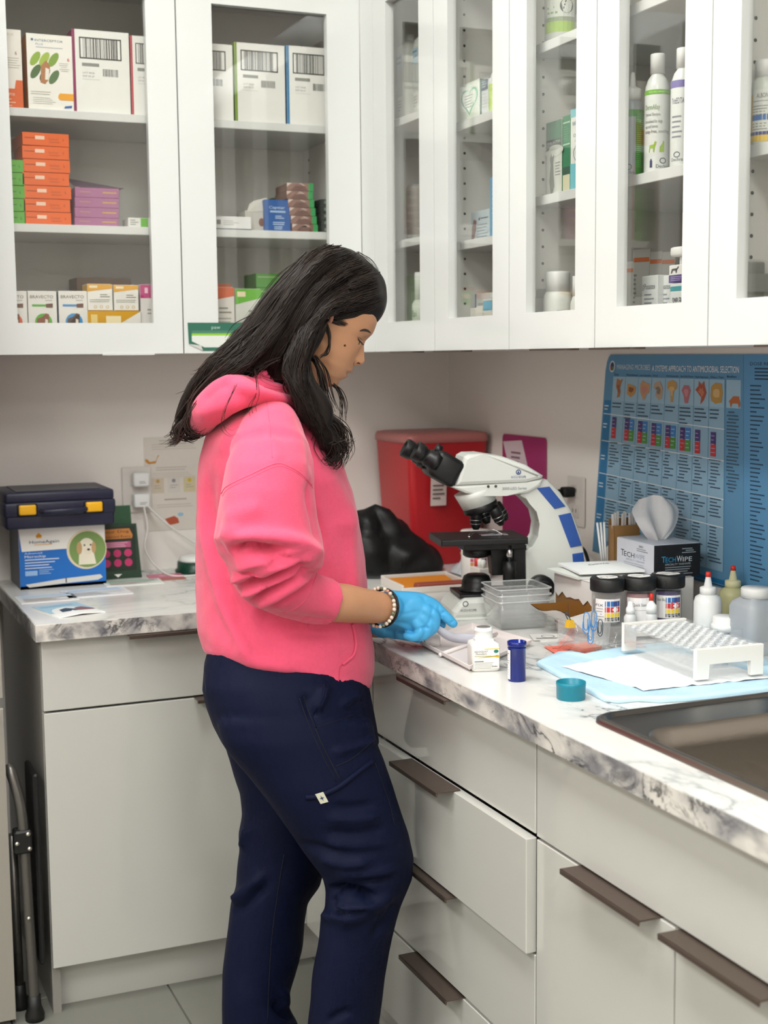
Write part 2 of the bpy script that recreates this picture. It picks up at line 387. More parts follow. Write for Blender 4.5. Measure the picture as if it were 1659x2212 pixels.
# sink base
t = thing('sink_cabinet', 'pale grey glossy two-door base cabinet under the sink', 'cabinet', (XF, -2.05, 0)); L = t.location
y1, y0 = -1.6865, -2.4185
b = MB(); b.bx((XF+.0195, y0, KICK), (RW-EPS, y0+.018, z0-.2)); b.bx((XF+.0195, y1-.012, KICK), (RW-EPS, y1, z0)); b.bx((XF+.0195, y0+.018, KICK), (RW-EPS, y1-.012, KICK+.018)); b.bx((RW-.02, y0+.018, KICK+.018), (RW-EPS, y1-.012, z0-.25)); b.build('carcass', M_inside, t, L)
MB().bx((XF+.05, y0, 0), (XF+.066, y1, KICK)).build('toe_kick', M_lower, t, L)
front(t, 'false_front', (XF, y0, .668), (XF+FT, y1, z0-.002), L)
d = front(t, 'door', (XF, -2.0515, .108), (XF+FT, y1, .6635), L); pull(d, (XF, -1.917, .6639), .205, 'y', .034, L)
d = front(t, 'door', (XF, y0, .108), (XF+FT, -2.0545, .6635), L); pull(d, (XF, -2.165, .6639), .205, 'y', .034, L)
# back base
t = thing('base_cabinet', 'pale grey base cabinet with one drawer over one door on the back wall', 'cabinet', (-.93, YF, 0)); L = t.location
xa, xb = -1.1914, -.66
b = MB(); b.bx((xa, YF+.0195, 0), (xa+.018, BW-EPS, z0)); b.bx((xb-.018, YF+.0195, KICK), (xb, BW-EPS, z0)); b.bx((xa+.018, YF+.0195, KICK), (xb-.018, BW-EPS, KICK+.018)); b.bx((xa+.018, BW-.02, KICK+.018), (xb-.018, BW-.002, z0)); b.build('carcass', mat('carcass_side', '#8f8b85', rough=.4), t, L)
MB().bx((xa+.018, YF+.055, 0), (XF+.049, YF+.071, KICK)).build('toe_kick', M_lower, t, L)
d = front(t, 'drawer', (xa+.001, YF, .674), (xb, YF+FT, z0-.004), L); pull(d, (-.91, YF, z0-.0034), .205, 'x', .034, L)
d = front(t, 'door', (xa+.001, YF, .109), (xb, YF+FT, .669), L); pull(d, (-.765, YF, .6694), .205, 'x', .034, L)
MB().bx((xb+.002, YF, .109), (XF, YF+FT, z0-.004), None, .001).build('filler', M_lower, t, L)
# tall cabinet at the far left
M_tall = mat('tall_laminate', '#98938a', rough=.3)
t = thing('tall_cabinet', 'grey-brown tall cabinet at the left edge beside the step stool', 'cabinet', (-1.6, -.3, 0)); L = t.location
MB().bx((-1.9, YF+.02, .1), (-1.29, BW-EPS, 2.3)).build('carcass', M_tall, t, L); MB().bx((-1.9, YF+.06, 0), (-1.30, YF+.08, .1)).build('toe_kick', M_tall, t, L)
d = MB().bx((-1.9, YF, .012), (-1.2725, YF+.0195, .690), None, .001).build('lower_door', M_tall, t, L); pull(d, (-1.40, YF, .6904), .205, 'x', .03, L)
MB().bx((-1.9, YF, .712), (-1.2725, YF+.0195, 2.29), None, .001).build('upper_door', M_tall, t, L)
# ------------------------------------------------------------------ wall cabinets
SHELF_T = .0185
def shelf(t, a, c, L): return MB().bx(a, c, None, .001).build('shelf', M_upper, t, L)
def door_y(t, xa, xb, st, L, hx=None):
    """framed glass door in the back run (faces -y)"""
    za, zb, oz0, oz1 = ZU, ZT, 1.491, 2.215
    b = MB(); y0, y1 = YU, YU+.02
    b.bx((xa, y0, za), (xb, y1, oz0)); b.bx((xa, y0, oz1), (xb, y1, zb)); b.bx((xa, y0, oz0), (xa+st, y1, oz1)); b.bx((xb-st, y0, oz0), (xb, y1, oz1))
    d = b.build('door', M_upper, t, L); MB().bx((xa+st-.004, y0+.014, oz0-.004), (xb-st+.004, y0+.017, oz1+.004)).build('pane', M_glass, d, L)
    if hx: 
        b = MB(); b.bx((hx-.06, y0-.004, za-.003), (hx+.06, y0+.02, za-.0004)); b.build('edge_pull', M_upper, d, L)
    return d
def door_x(t, ya, yb, o0, o1, L, hy=None, hm=None):
    """framed glass door in the right run (faces -x); ya > yb"""
    za, zb, oz0, oz1 = ZU, ZT, 1.489, 2.215
    b = MB(); x0, x1 = XU, XU+.02
    b.bx((x0, yb, za), (x1, ya, oz0)); b.bx((x0, yb, oz1), (x1, ya, zb)); b.bx((x0, o0, oz0), (x1, ya, oz1)); b.bx((x0, yb, oz0), (x1, o1, oz1))
    d = b.build('door', M_upper, t, L); MB().bx((x0+.014, o1-.004, oz0-.004), (x0+.017, o0+.004, oz1+.004)).build('pane', M_glass, d, L)
    if hy:
        b = MB(); b.bx((x0-.010, hy-.065, za-.0035), (x0+.02, hy+.065, za-.0004)); b.build('edge_pull', hm or M_pull, d, L)
    return d
def pins(t, L, plane, val, coords):
    b = MB()
    for (p, z) in coords:
        if plane == 'y': b.lathe([(.0028, -.0004), (.0028, .0004)], (p, val, z), 10, None, Matrix.Rotation(math.pi/2, 3, 'X'))
        else: b.lathe([(.0028, -.0004), (.0028, .0004)], (val, p, z), 10, None, Matrix.Rotation(math.pi/2, 3, 'Y'))
    return tag(b.build('shelf_pin_holes', M_dark, t, L), kind='stuff')
S1, S2, S3 = 1.964, 1.712, 1.440   # shelf tops
# back pair
t = thing('wall_cabinet', 'white two-door glass wall cabinet on the back wall, full of cartons', 'cabinet', (-.81, -.16, ZU)); WC1 = t; L = t.location
xa, xb = -1.243, -.36; y0 = YU+.0205
b = MB(); b.bx((xa, y0, ZU), (xb, BW-EPS, S3)); b.bx((xa, y0, ZT-.018), (xb, BW-EPS, ZT)); b.bx((xa, y0, S3), (xa+.018, BW-EPS, ZT-.018)); b.bx((xb-.018, y0, S3), (xb, BW-EPS, ZT-.018)); b.bx((xa+.018, BW-.012, S3), (xb-.018, BW-EPS, ZT-.018)); b.build('carcass', M_inside, t, L)
for z in (S1, S2): shelf(t, (xa+.019, -.308, z-SHELF_T), (xb-.019, -.014, z), L)
door_y(t, xa, -.8015, .068, L, -.93); door_y(t, -.7985, -.3512, .083, L)
pins(t, L, 'x', xb-.0186, [(-.06, 1.47+.032*k) for k in range(22)]+[(-.28, 1.47+.032*k) for k in range(22)])
# corner unit, single, pair, next pair
def unit_x(label, ya, yb, shelves, L=None):
    t = thing('wall_cabinet', label, 'cabinet', (-.15, (ya+yb)/2, ZU)); L = t.location; x0 = XU+.0205
    b = MB(); b.bx((x0, yb, ZU), (RW-EPS, ya, S3)); b.bx((x0, yb, ZT-.018), (RW-EPS, ya, ZT)); b.bx((x0, yb, S3), (RW-EPS, yb+.016, ZT-.018)); b.bx((x0, ya-.016, S3), (RW-EPS, ya, ZT-.018)); b.bx((RW-.012, yb+.016, S3), (RW-EPS, ya-.016, ZT-.018)); b.build('carcass', M_inside, t, L)
    for z in shelves: shelf(t, (-.308, yb+.017, z-SHELF_T), (RW-.014, ya-.017, z), L)
    pins(t, L, 'y', ya-.0164, [(-.285, 1.49+.032*k) for k in range(22)])
    return t
CN_S1, CN_S2 = 1.962, 1.681
D4_S1, D4_S2 = 1.903, 1.653
t = unit_x('white corner wall cabinet with one narrow glass door, holding white jugs', YU-.001, -.7635, (CN_S1, CN_S2)); L = t.location
MB().bx((XU, -.4285, ZU), (XU+.02, YU-.001, ZT)).build('filler', M_upper, t, L); door_x(t, -.430, -.7625, -.506, -.688, L, -.60)
t = unit_x('white single-door glass wall cabinet holding the green heart carton', -.7645, -1.1025, (D4_S1, D4_S2)); door_x(t, -.7655, -1.1025, -.833, -1.035, t.location, -.84)
t = unit_x('white two-door glass wall cabinet holding bottles and shampoo', -1.1045, -1.7405, (1.993, 1.711)); door_x(t, -1.1055, -1.4165, -1.172, -1.351, t.location, -1.268); door_x(t, -1.4195, -1.7405, -1.487, -1.673, t.location, -1.48); WC4 = t
def hinge(t, y, z):
    o = MB(); L = t.location; o.bx((-.325, y-.014, z-.014), (-.245, y-.001, z+.014), None, .002); o.bx((-.30, y-.006, z-.032), (-.262, y-.001, z+.032), None, .002); o.bx((-.332, y-.03, z-.022), (-.326, y-.001, z+.022), None, .002); o.build('hinge', mat('hinge_steel', '#b8b8b4', rough=.4, metal=.5), t, L)
hinge(WC4, -1.1205, 1.505)
t = unit_x('white glass wall cabinet at the right edge holding the yellow-labelled bottle', -1.7425, -2.38, (1.716,)); door_x(t, -1.7435, -2.06, -1.81, -1.99, t.location, -1.93); door_x(t, -2.063, -2.38, -2.13, -2.31, t.location); WC5 = t
hinge(WC5, -1.7585, 1.515)
# ================================================================== THINGS: shared builders
def part(mb, name, m, t): return mb.build(name, m, t, t.location)
def carton(name, label, cat, base, w, d, h, rotz=0.0, col='#eeeeea', cols=None, fn=None, group=None, flap=True, sidefn=None, bev=.0006, topfn=None):
    """printed carton: local front face looks along -y"""
    t = thing(name, label, cat, base, rotz, group); b = MB(); cols = cols or {}
    b.box((0, 0, h/2), (w, d, h), card(col), bev=bev); b.bm.faces.ensure_lookup_table()
    for f in b.bm.faces:
        n = f.normal; f.normal_update(); n = f.normal
        k = 'top' if n.z > .9 else 'front' if n.y < -.9 else 'left' if n.x < -.9 else 'right' if n.x > .9 else None
        if k in cols: f.material_index = b.mi(card(cols[k]))
    b.build('carton', None, t)
    if flap: MB().bx((-w*.47, -d*.46, h), (w*.47, d*.5, h+.0007), card(cols.get('top', col))).build('tuck_flap', None, t)
    P = Print((-w/2, -d/2, 0), (1, 0, 0), (0, 0, 1))
    if fn: fn(P, w, h); P.build(t)
    if sidefn:
        Q = Print((-w/2, d/2, 0), (0, -1, 0), (0, 0, 1)); sidefn(Q, d, h); Q.build(t, 'side_print')
    if topfn:
        Q = Print((-w/2, -d/2, h+.0007), (1, 0, 0), (0, 1, 0)); topfn(Q, w, d); Q.build(t, 'top_print')
    return t
def sheet(name, label, cat, base, w, d, rotz=0.0, col='#f0efe9', fn=None, th=.0012, bend=None, group=None, n=8):
    """paper lying on a surface, local x to the right, y away"""
    t = thing(name, label, cat, base, rotz, group); b = MB(); vs = []; fs = []
    for j in range(n+1):
        for i in range(n+1):
            x = -w/2+w*i/n; y = -d/2+d*j/n; z = bend(x/w, y/d) if bend else 0; vs.append((x, y, z+th))
    for j in range(n):
        for i in range(n): k = j*(n+1)+i; fs.append((k, k+1, k+n+2, k+n+1))
    b.mesh(vs, fs, card(col), True)
    m = len(vs); b2 = [(v[0], v[1], v[2]-th) for v in vs]; rim = [i for i in range(n+1)]+[j*(n+1)+n for j in range(1, n+1)]+[n*(n+1)+i for i in range(n-1, -1, -1)]+[j*(n+1) for j in range(n-1, 0, -1)]
    b.mesh(vs+b2, [(rim[k], rim[(k+1) % len(rim)], m+rim[(k+1) % len(rim)], m+rim[k]) for k in range(len(rim))]+[tuple(m+i for i in f) for f in fs], card(col)); b.build('paper', None, t)
    if fn:
        P = Print((-w/2, -d/2, th), (1, 0, 0), (0, 1, 0))
        if bend:
            oP = P.P
            P.P = lambda a, q, k, oP=oP: oP(a, q, k)+Vector((0, 0, bend(a/w-.5, q/d-.5)))
        fn(P, w, d); P.build(t)
    return t
FACE = math.radians(-118)      # direction from the right worktop towards the aisle
def dogface(P, a, b, s, c1='#d8c29c', c2='#7c5a38', bg=None):
    if bg: P.disc(a, b, s*1.25, bg).up()
    P.poly([(a-s*.55, b-s), (a+s*.6, b-s), (a+s*.45, b-s*.2), (a-s*.5, b-s*.1)], c1); P.up(); P.disc(a, b+s*.15, s*.52, c1, s*.6).up()
    P.disc(a-s*.48, b+s*.1, s*.18, c2, s*.42); P.disc(a+s*.46, b+s*.1, s*.15, c2, s*.38); P.disc(a+s*.08, b-s*.12, s*.26, '#eadfca', s*.22).up(); P.disc(a+s*.12, b-s*.02, s*.1, '#2b221c', s*.07); P.disc(a-s*.14, b+s*.28, s*.06, '#2b221c'); P.disc(a+s*.26, b+s*.28, s*.06, '#2b221c')
# ================================================================== BACK WORKTOP
# microchip carton
mb_base = ((-1.167-.962)/2, -.098, HC)
def f_home(P, w, h):
    P.rect(0, 0, w, h*.62, '#1f6fc4'); P.rect(0, 0, w, h*.05, '#2a4fb0'); P.up()
    P.poly([(w*.03, h*.62), (w, h*.64), (w, h), (0, h)], '#f3efe8'); P.up()
    P.disc(w*.78, h*.6, w*.235, '#e8d9b8', n=32).up(); P.disc(w*.79, h*.6, w*.215, '#7e9a58', n=32).up(); dogface(P, w*.78, h*.60, w*.18, '#efe6cf', '#c4a070')
    P.poly([(w*.19, h*.86), (w*.23, h*.92), (w*.27, h*.86)], '#f2a72c'); P.rect(w*.2, h*.83, w*.26, h*.87, '#f2a72c')
    P.text(w*.12, h*.745, 'HomeAgain', h*.052, '#3b4a6b', w=w*.34); P.rect(w*.17, h*.715, w*.38, h*.728, '#f0c07a')
    P.text(w*.06, h*.575, 'Advanced', h*.03, '#e9f0fa', w=w*.2); P.text(w*.06, h*.515, 'Microchip', h*.042, '#ffffff', w=w*.24); P.lines(w*.06, w*.46, h*.49, 1, h*.05, h*.018, '#cfe0f5', .1); P.lines(w*.06, w*.42, h*.44, 3, h*.045, h*.014, '#dce8f8', .3)
    P.rect(w*.06, h*.22, w*.2, h*.3, '#9cc0ea'); P.lines(w*.22, w*.4, h*.31, 3, h*.03, h*.012, '#9cc0ea', .5)
    P.poly([(w*.06, h*.08), (w*.5, h*.14), (w*.93, h*.17), (w*.96, h*.12), (w*.9, h*.08), (w*.5, h*.06), (w*.1, h*.03)], '#dcdcd8').up(); P.rect(w*.52, h*.07, w*.535, h*.15, '#5b5b60')
carton('microchip_carton', 'blue and white printed carton with a yellow dog photo, under the dark case', 'box', mb_base, .205, .150, .147, 0, '#e9e4dc', {'left': '#5b626c', 'front': '#2069c0'}, f_home)
# plastic case
t = thing('plastic_case', 'dark navy plastic carry case with yellow latches on the blue carton', 'case', (-1.072, -.108, HC+.1482)); M_case = mat('case_plastic', '#23243a', rough=.45, bump=.15, bscale=400); M_yel = mat('latch_yellow', '#f0b21c', rough=.4)
b = MB(); b.box((0, 0, .0465), (.262, .21, .036), None, .006, seg=2); b.box((0, 0, .0675+.007), (.256, .205, .026), None, .006, seg=2); b.box((0, 0, .02), (.256, .205, .038), None, .006, seg=2); b.build('shell', M_case, t)
b = MB(); b.box((0, 0, .0885), (.2, .16, .002), None, .0008); b.build('lid_panel', mat('case_panel', '#4b4b52', rough=.5), t)
b = MB(); b.tube([(-.045, -.104, .042), (-.045, -.118, .042), (-.04, -.124, .042), (.05, -.124, .044), (.055, -.118, .044), (.055, -.104, .044)], .0065, 10); b.build('handle', M_case, t)
for sx in (-.078, .078):
    b = MB(); b.box((sx, -.1045, .046), (.048, .006, .030), None, .006, seg=2); o = b.build('latch_recess', mat('case_recess', '#12131d', rough=.6), t)
    b = MB(); b.box((sx, -.109, .047), (.040, .008, .024), None, .007, seg=3); b.build('latch', M_yel, o)
# dark green display card (folded counter display)
t = thing('display_card', 'dark green counter display card with pink dots, behind the blue carton', 'display', (-.905, -.085, HC)); b = MB(); M_gr = card('#27402f')
b.prism([(-.055, -.028, 0), (.045, -.028, 0), (.038, -.012, .135), (-.055, -.012, .135)], (0, .004, 0), M_gr); b.prism([(-.055, .004, .0), (.036, .004, .0), (.032, .024, .178), (-.055, .024, .178)], (0, .003, 0), card('#2f5a3c')); b.bx((-.055, -.028, 0), (.045, .012, .006), M_gr); b.build('card', None, t)
P = Print((-.055, -.0281, 0), (1, 0, 0), (0, .117, .993), lift=.0008); P.rect(.006, .02, .088, .13, '#1f2d22').up(); P.poly([(.0, .1), (.08, .1), (.082, .108), (.074, .125), (0, .125)], '#c9803c'); P.rect(.0, .078, .076, .093, '#b9577e'); P.up(); P.text(.003, .115, 'Your Dog', .007, '#2a2018', w=.07); P.text(.003, .103, 'Protected Every', .006, '#2a2018', w=.074)
for r_ in range(2):
    for c_ in range(3): P.disc(.014+c_*.027, .064-r_*.024, .0098, '#c2336b', n=16)
P.up(); P.lines(.004, .07, .091, 3, .0045, .002, '#e3a9c0', .2); P.poly([(.03, .012), (.05, .012), (.04, .004)], '#e7e7e2'); P.build(t)
P = Print((-.055, .0237-.0027, .178*.0), (1, 0, 0), (0, .112, .994), lift=.0008); P.text(.02, .155, 'pet', .014, '#8fae97', w=.028); P.lines(.02, .05, .15, 3, .007, .003, '#8fae97', .2); P.build(t, 'back_print')
# leaflets
def f_leaf(seed, c):
    def f(P, w, d):
        rn = random.Random(seed); P.rect(w*.04, d*.55, w*.96, d*.95, c[0]).up(); P.poly([(w*.1, d*.6), (w*.5, d*.75), (w*.9, d*.62), (w*.9, d*.9), (w*.1, d*.9)], c[1]); P.lines(w*.08, w*.9, d*.48, 5, d*.08, d*.025, c[2], .5, seed)
    return f
sheet('leaflet', 'pale blue printed leaflet lying flat in front of the blue carton, left one', 'leaflet', (-1.13, -.32, HC), .13, .10, .02, '#eceaea', f_leaf(1, ('#d6e3ee', '#c4d6e6', '#c9b7a5')), .0016)
sheet('leaflet', 'pale blue printed leaflet lying flat in front of the blue carton, right one', 'leaflet', (-1.01, -.29, HC), .15, .11, .03, '#e9e9ec', f_leaf(2, ('#d9e2ef', '#bcd0e6', '#b8bcc6')), .0016)
t = sheet('booklet', 'light blue dog booklet lying at the front left corner of the back worktop', 'booklet', (-1.112, -.495, HC), .105, .15, math.radians(14), '#f2f2f0', lambda P, w, d: (P.rect(0, d*.3, w, d, '#a9cbe0').up(), P.poly([(w*.25, d*.3), (w*.3, d*.5), (w*.5, d*.6), (w*.62, d*.45), (w*.6, d*.3)], '#33475c'), P.poly([(w*.6, d*.3), (w*.66, d*.55), (w*.85, d*.6), (w*.98, d*.4), (w*.98, d*.3)], '#8a5f68'), P.lines(w*.1, w*.9, d*.9, 2, d*.06, d*.025, '#7fa9c4', .3, 3)), .0022, lambda x, y: .010*max(0, .5-abs(x))**1*max(0, .3-y))
sheet('leaflet', 'green and white leaflet with small photos, beside the dark green display', 'leaflet', (-.90, -.19, HC), .14, .075, -.05, '#e8ebe6', f_leaf(4, ('#b6cfc4', '#8fae9b', '#b08c86')), .002)
sheet('leaflet', 'pink card lying on the back worktop right of the green leaflet', 'leaflet', (-.805, -.13, HC), .085, .06, -.1, '#c66d86', lambda P, w, d: P.disc(w*.5, d*.5, w*.2, '#e6a3b4', d*.25), .003)
sheet('leaflet', 'brown-edged card under the pink card on the back worktop', 'leaflet', (-.80, -.165, HC), .07, .05, -.05, '#a8675a', None, .0014)
# green round tin with white lid + charger puck
t = thing('round_tin', 'dark green round tin with a white rounded lid, half hidden by the person', 'tin', (-.715, -.085, HC)); part_prof = [(.0, 0), (.048, 0), (.05, .004), (.046, .012), (.044, .026), (.042, .028)]
MB().lathe([(0, 0), (.05, 0), (.052, .006), (.046, .012), (.045, .028), (0, .028)], seg=40).build('tin', mat('tin_green', '#123c2c', rough=.35), t); MB().lathe([(0, .028), (.040, .028), (.041, .032), (.036, .041), (.018, .045), (0, .0455)], seg=40).build('lid', mat('tin_lid', '#dfe0dc', rough=.4), t)
# grey tablet leaning at the wall behind the person
t = thing('grey_tablet', 'grey tablet leaning against the back wall behind the person', 'tablet', (-.58, -.055, HC)); b = MB(); b.box((0, 0, .075), (.13, .008, .15), None, .004, rot=Matrix.Rotation(-.28, 3, 'X')); b.build('body', mat('tablet_grey', '#8c8f92', rough=.4), t)
# wall outlet with chargers
def outlet(name, label, o, u, org):
    t = thing(name, label, 'outlet', org); Mw = mat('outlet_white', '#e2dcd6', rough=.4); u = Vector(u); n = u.cross(Vector((0, 0, 1)))
    R = Matrix((u, -n, Vector((0, 0, 1)))).transposed()
    b = MB(); b.box(n*.003, (.076, .006, .118), None, .002, rot=R); b.build('cover_plate', Mw, t)
    for zz in (-.024, .024):
        b = MB(); b.box(n*.0065+Vector((0, 0, zz)), (.034, .003, .03), None, .003, rot=R, seg=2); s_ = b.build('socket', mat('socket_white', '#d5cfc9', rough=.4), t)
        b = MB()
        for q in (-.007, .007): b.box(n*.0078+u*q+Vector((0, 0, zz+.003)), (.002, .001, .009), None, 0, rot=R)
        b.build('slots', M_dark, s_)
    return t
ow = outlet('wall_outlet', 'white wall outlet on the back wall with two chargers plugged in', None, (1, 0, 0), (-.842, -.0005, 1.075))
for k, zz in enumerate((1.103, 1.049)):
    t = thing('charger', ['white plug-in charger in the upper socket of the back outlet', 'white plug-in charger in the lower socket of the back outlet'][k], 'charger', (-.836, -.024, zz), 0, 'chargers in the back outlet')
    MB().box((0, 0, 0), (.042, .028, .036), None, .005, seg=2).build('housing', mat('charger_white', '#e9e9e8', rough=.35), t); P = Print((-.021, -.0141, -.018), (1, 0, 0), (0, 0, 1)); P.lines(.014, .034, .014, 2, .004, .0015, '#9a9a98', .3, k); P.build(t)
t = thing('charger_cable', 'white charging cable hanging from the outlet onto the back worktop', 'cable', (-.80, -.06, HC))
def bez(pts, n=16):
    """Catmull-Rom through points"""
    P_ = [Vector(p) for p in pts]; P_ = [P_[0]*2-P_[1]]+P_+[P_[-1]*2-P_[-2]]; out = []
    for i in range(1, len(P_)-2):
        for k in range(n):
            s = k/n; a, b_, c, d = P_[i-1:i+3]
            out.append(.5*((2*b_)+(c-a)*s+(2*a-5*b_+4*c-d)*s*s+(3*b_-a-3*c+d)*s**3))
    out.append(P_[-2]); return out
Mc = mat('cable_white', '#dcd9d4', rough=.45)
b = MB(); b.tube(bez([(-.832, -.036, 1.035), (-.828, -.05, .98), (-.838, -.06, .93), (-.815, -.07, .885), (-.79, -.15, .868), (-.70, -.16, .867)]), .0027, 8); b.tube(bez([(-.822, -.036, 1.035), (-.79, -.05, 1.0), (-.75, -.06, .965), (-.70, -.06, .93), (-.665, -.065, .905)]), .0027, 8); part(b, 'cable', Mc, t)
# paper notice on back wall (no code square)
t = thing('wall_notice', 'cream paper notice with small pictures taped to the back wall', 'notice', (-.745, -.0005, .965)); MB().bx((-.075, -.0012, 0), (.085, 0, .243), card('#dcd5cc')).build('paper', None, t)
P = Print((-.075, -.0012, 0), (1, 0, 0), (0, 0, 1)); P.lines(.04, .12, .235, 2, .008, .0025, '#b7aea4', .3, 3, .01); P.lines(.02, .14, .225, 3, .006, .002, '#c9c0b6', .2, 4)
P.poly([(.002, .188), (.01, .186), (.014, .18), (.03, .182), (.036, .196), (.04, .197), (.034, .188), (.03, .176), (.012, .174), (.003, .18)], '#c88a3a'); P.lines(.03, .13, .165, 2, .006, .002, '#bcb3a8', .3, 5, .02); P.lines(.02, .135, .15, 3, .005, .0015, '#c9c0b6', .2, 6)
for q, c in enumerate(('#cfc2ae', '#d6cfc9', '#d2c6a2')):
    P.rect(.018+q*.042, .098, .050+q*.042, .137, c); 
P.up()
for q, c in enumerate(('#b89a5c', '#8d8a8e', '#d0b030')): P.disc(.034+q*.042, .129, .005, c); P.lines(.024+q*.042, .046+q*.042, .118, 2, .006, .0015, '#a59c90', .4, q)
P.lines(.05, .11, .082, 1, .01, .003, '#aaa095', .1, 8); P.lines(.03, .13, .068, 2, .006, .002, '#c9c0b6', .2, 9); P.poly([(.05, .03), (.075, .037), (.085, .03), (.088, .018), (.062, .013)], '#b8573c'); P.disc(.092, .04, .008, '#9cc0d8', .005); P.build(t)
# step stool folded in the gap
t = thing('step_stool', 'folded grey tubular step stool standing in the gap beside the base cabinet', 'step stool', (-1.235, -.57, 0)); Mst = mat('stool_tube', '#6b6864', rough=.35, metal=.7); Mpl = mat('stool_plastic', '#141414', rough=.5)
A = Vector((-1.231, -.606, .0)); B_ = at(55, 1790, y=-.606)
b = MB(); b.tube(bez([(-1.232, -.604, .02), (-1.236, -.604, .2), (-1.241, -.604, .42), (-1.247, -.60, .49), (-1.258, -.59, .54), (-1.262, -.575, .555)]), .0115, 14); part(b, 'front_tube', Mst, t)
b = MB(); b.tube([(-1.2535, -.535, .02), (-1.2595, -.56, .40)], .0105, 14); part(b, 'rear_tube', Mst, t)
b = MB(); b.bx((-1.262, -.622, .375), (-1.226, -.585, .425), None, .004); k = part(b, 'bracket', Mpl, t)
for q in ((-1.257, .40), (-1.234, .418), (-1.232, .386)):
    b = MB(); b.lathe([(0, .004), (.004, .003), (.005, 0)], (q[0], -.622, q[1]), 12, None, Matrix.Rotation(math.pi/2, 3, 'X')); o = b.build('rivet', mat('rivet', '#d8d4c8', rough=.25, metal=.9), k, t.location)
for (x, y) in ((-1.232, -.604), (-1.2535, -.535)):
    b = MB(); b.lathe([(.0, 0), (.02, 0), (.021, .012), (.0145, .03), (.0135, .055), (0, .055)], (x, y, 0), 20); part(b, 'rubber_foot', Mpl, t)
b = MB(); b.box((-1.212, -.55, .33), (.012, .12, .42), None, .004); part(b, 'step_tread', Mpl, t)
b = MB(); b.lathe([(0, .004), (.0035, .003), (.0045, 0)], (-1.2385, -.616, .232), 12, None, Matrix.Rotation(math.pi/2, 3, 'X')); part(b, 'rivet', mat('rivet', '#d8d4c8', metal=.9), t)
# ================================================================== RIGHT WALL AND WORKTOP
# poster (two printed panels on one sheet)
t = thing('wall_poster', 'large blue antimicrobial chart poster on the right wall', 'poster', (RW-.0006, -1.2, .95)); L = t.location
q00, q10, q11, q01 = Vector((RW-.002, -.772, .956)), Vector((RW-.002, -1.328, .942)), Vector((RW-.002, -1.313, 1.407)), Vector((RW-.002, -.826, 1.409))
def quad(a, b, k=0, A=None):
    A = A or (q00, q10, q11, q01)
    return (A[0]*(1-a)*(1-b)+A[1]*a*(1-b)+A[2]*a*b+A[3]*(1-a)*b)+Vector((-.0005-.00025*k, 0, 0))
def sheet_quad(A, m, rnd):
    b = MB(); pts = [(0, 0), (1, 0), (1, 1)]+([(.04, 1), (.02, .99), (.008, .965), (0, .92)] if rnd else [(0, 1)])
    b.prism([quad(x, y, 0, A)+Vector((.001, 0, 0)) for x, y in pts], (-.0011, 0, 0), m); return b
sheet_quad((q00, q10, q11, q01), ink('#5f94ba'), True).build('sheet', None, t, L)
P = Print((0, 0, 0), (1, 0, 0), (0, 0, 1)); P.P = lambda a, b, k: quad(a, b, k)
def R_(a0, v0, a1, v1, c): P.rect(a0, 1-v1, a1, 1-v0, c)
def T_(a, v, s, h, c, w): P.text(a, 1-v, s, h, c, w=w)
R_(.03, 0.0, 1, .105, '#4a88b5'); P.up()
R_(.07, .107, .885, .225, '#9dbfd4'); R_(.895, .107, .985, .225, '#9dbfd4'); R_(.07, .225, .885, .93, '#8fb4cc'); R_(.01, .225, .066, .88, '#2d78ab'); R_(.05, .965, 1.0, .985, '#1c6fa6'); P.up()
P.ring(.055, 1-.058, .022, .007, '#e8edf0', .028); P.disc(.055, 1-.058, .017, '#394a7a', .022); P.up(); P.poly([(.055, .942), (.072, .942), (.067, .925), (.055, .92)], '#3f8a48'); P.poly([(.055, .942), (.038, .942), (.043, .925), (.055, .92)], '#b03a3c')
T_(.095, .072, 'MANAGING MICROBES', .026, '#dbe6ee', .265); T_(.375, .077, 'A SYSTEMS APPROACH TO ANTIMICROBIAL SELECTION', .029, '#f2f6f8', .60)
heads = ['Skin', 'Periodontal', 'Lower Respiratory', 'Oral', 'Orthopedic', 'Skin/Soft Tissue', 'Upper Respiratory', 'Urinary Tract']; cw = .1019
flesh = ['#b07a4e', '#c09058', '#c69a72', '#b8a088', '#c39a5c', '#b4707a', '#a8553f', '#b8924f']
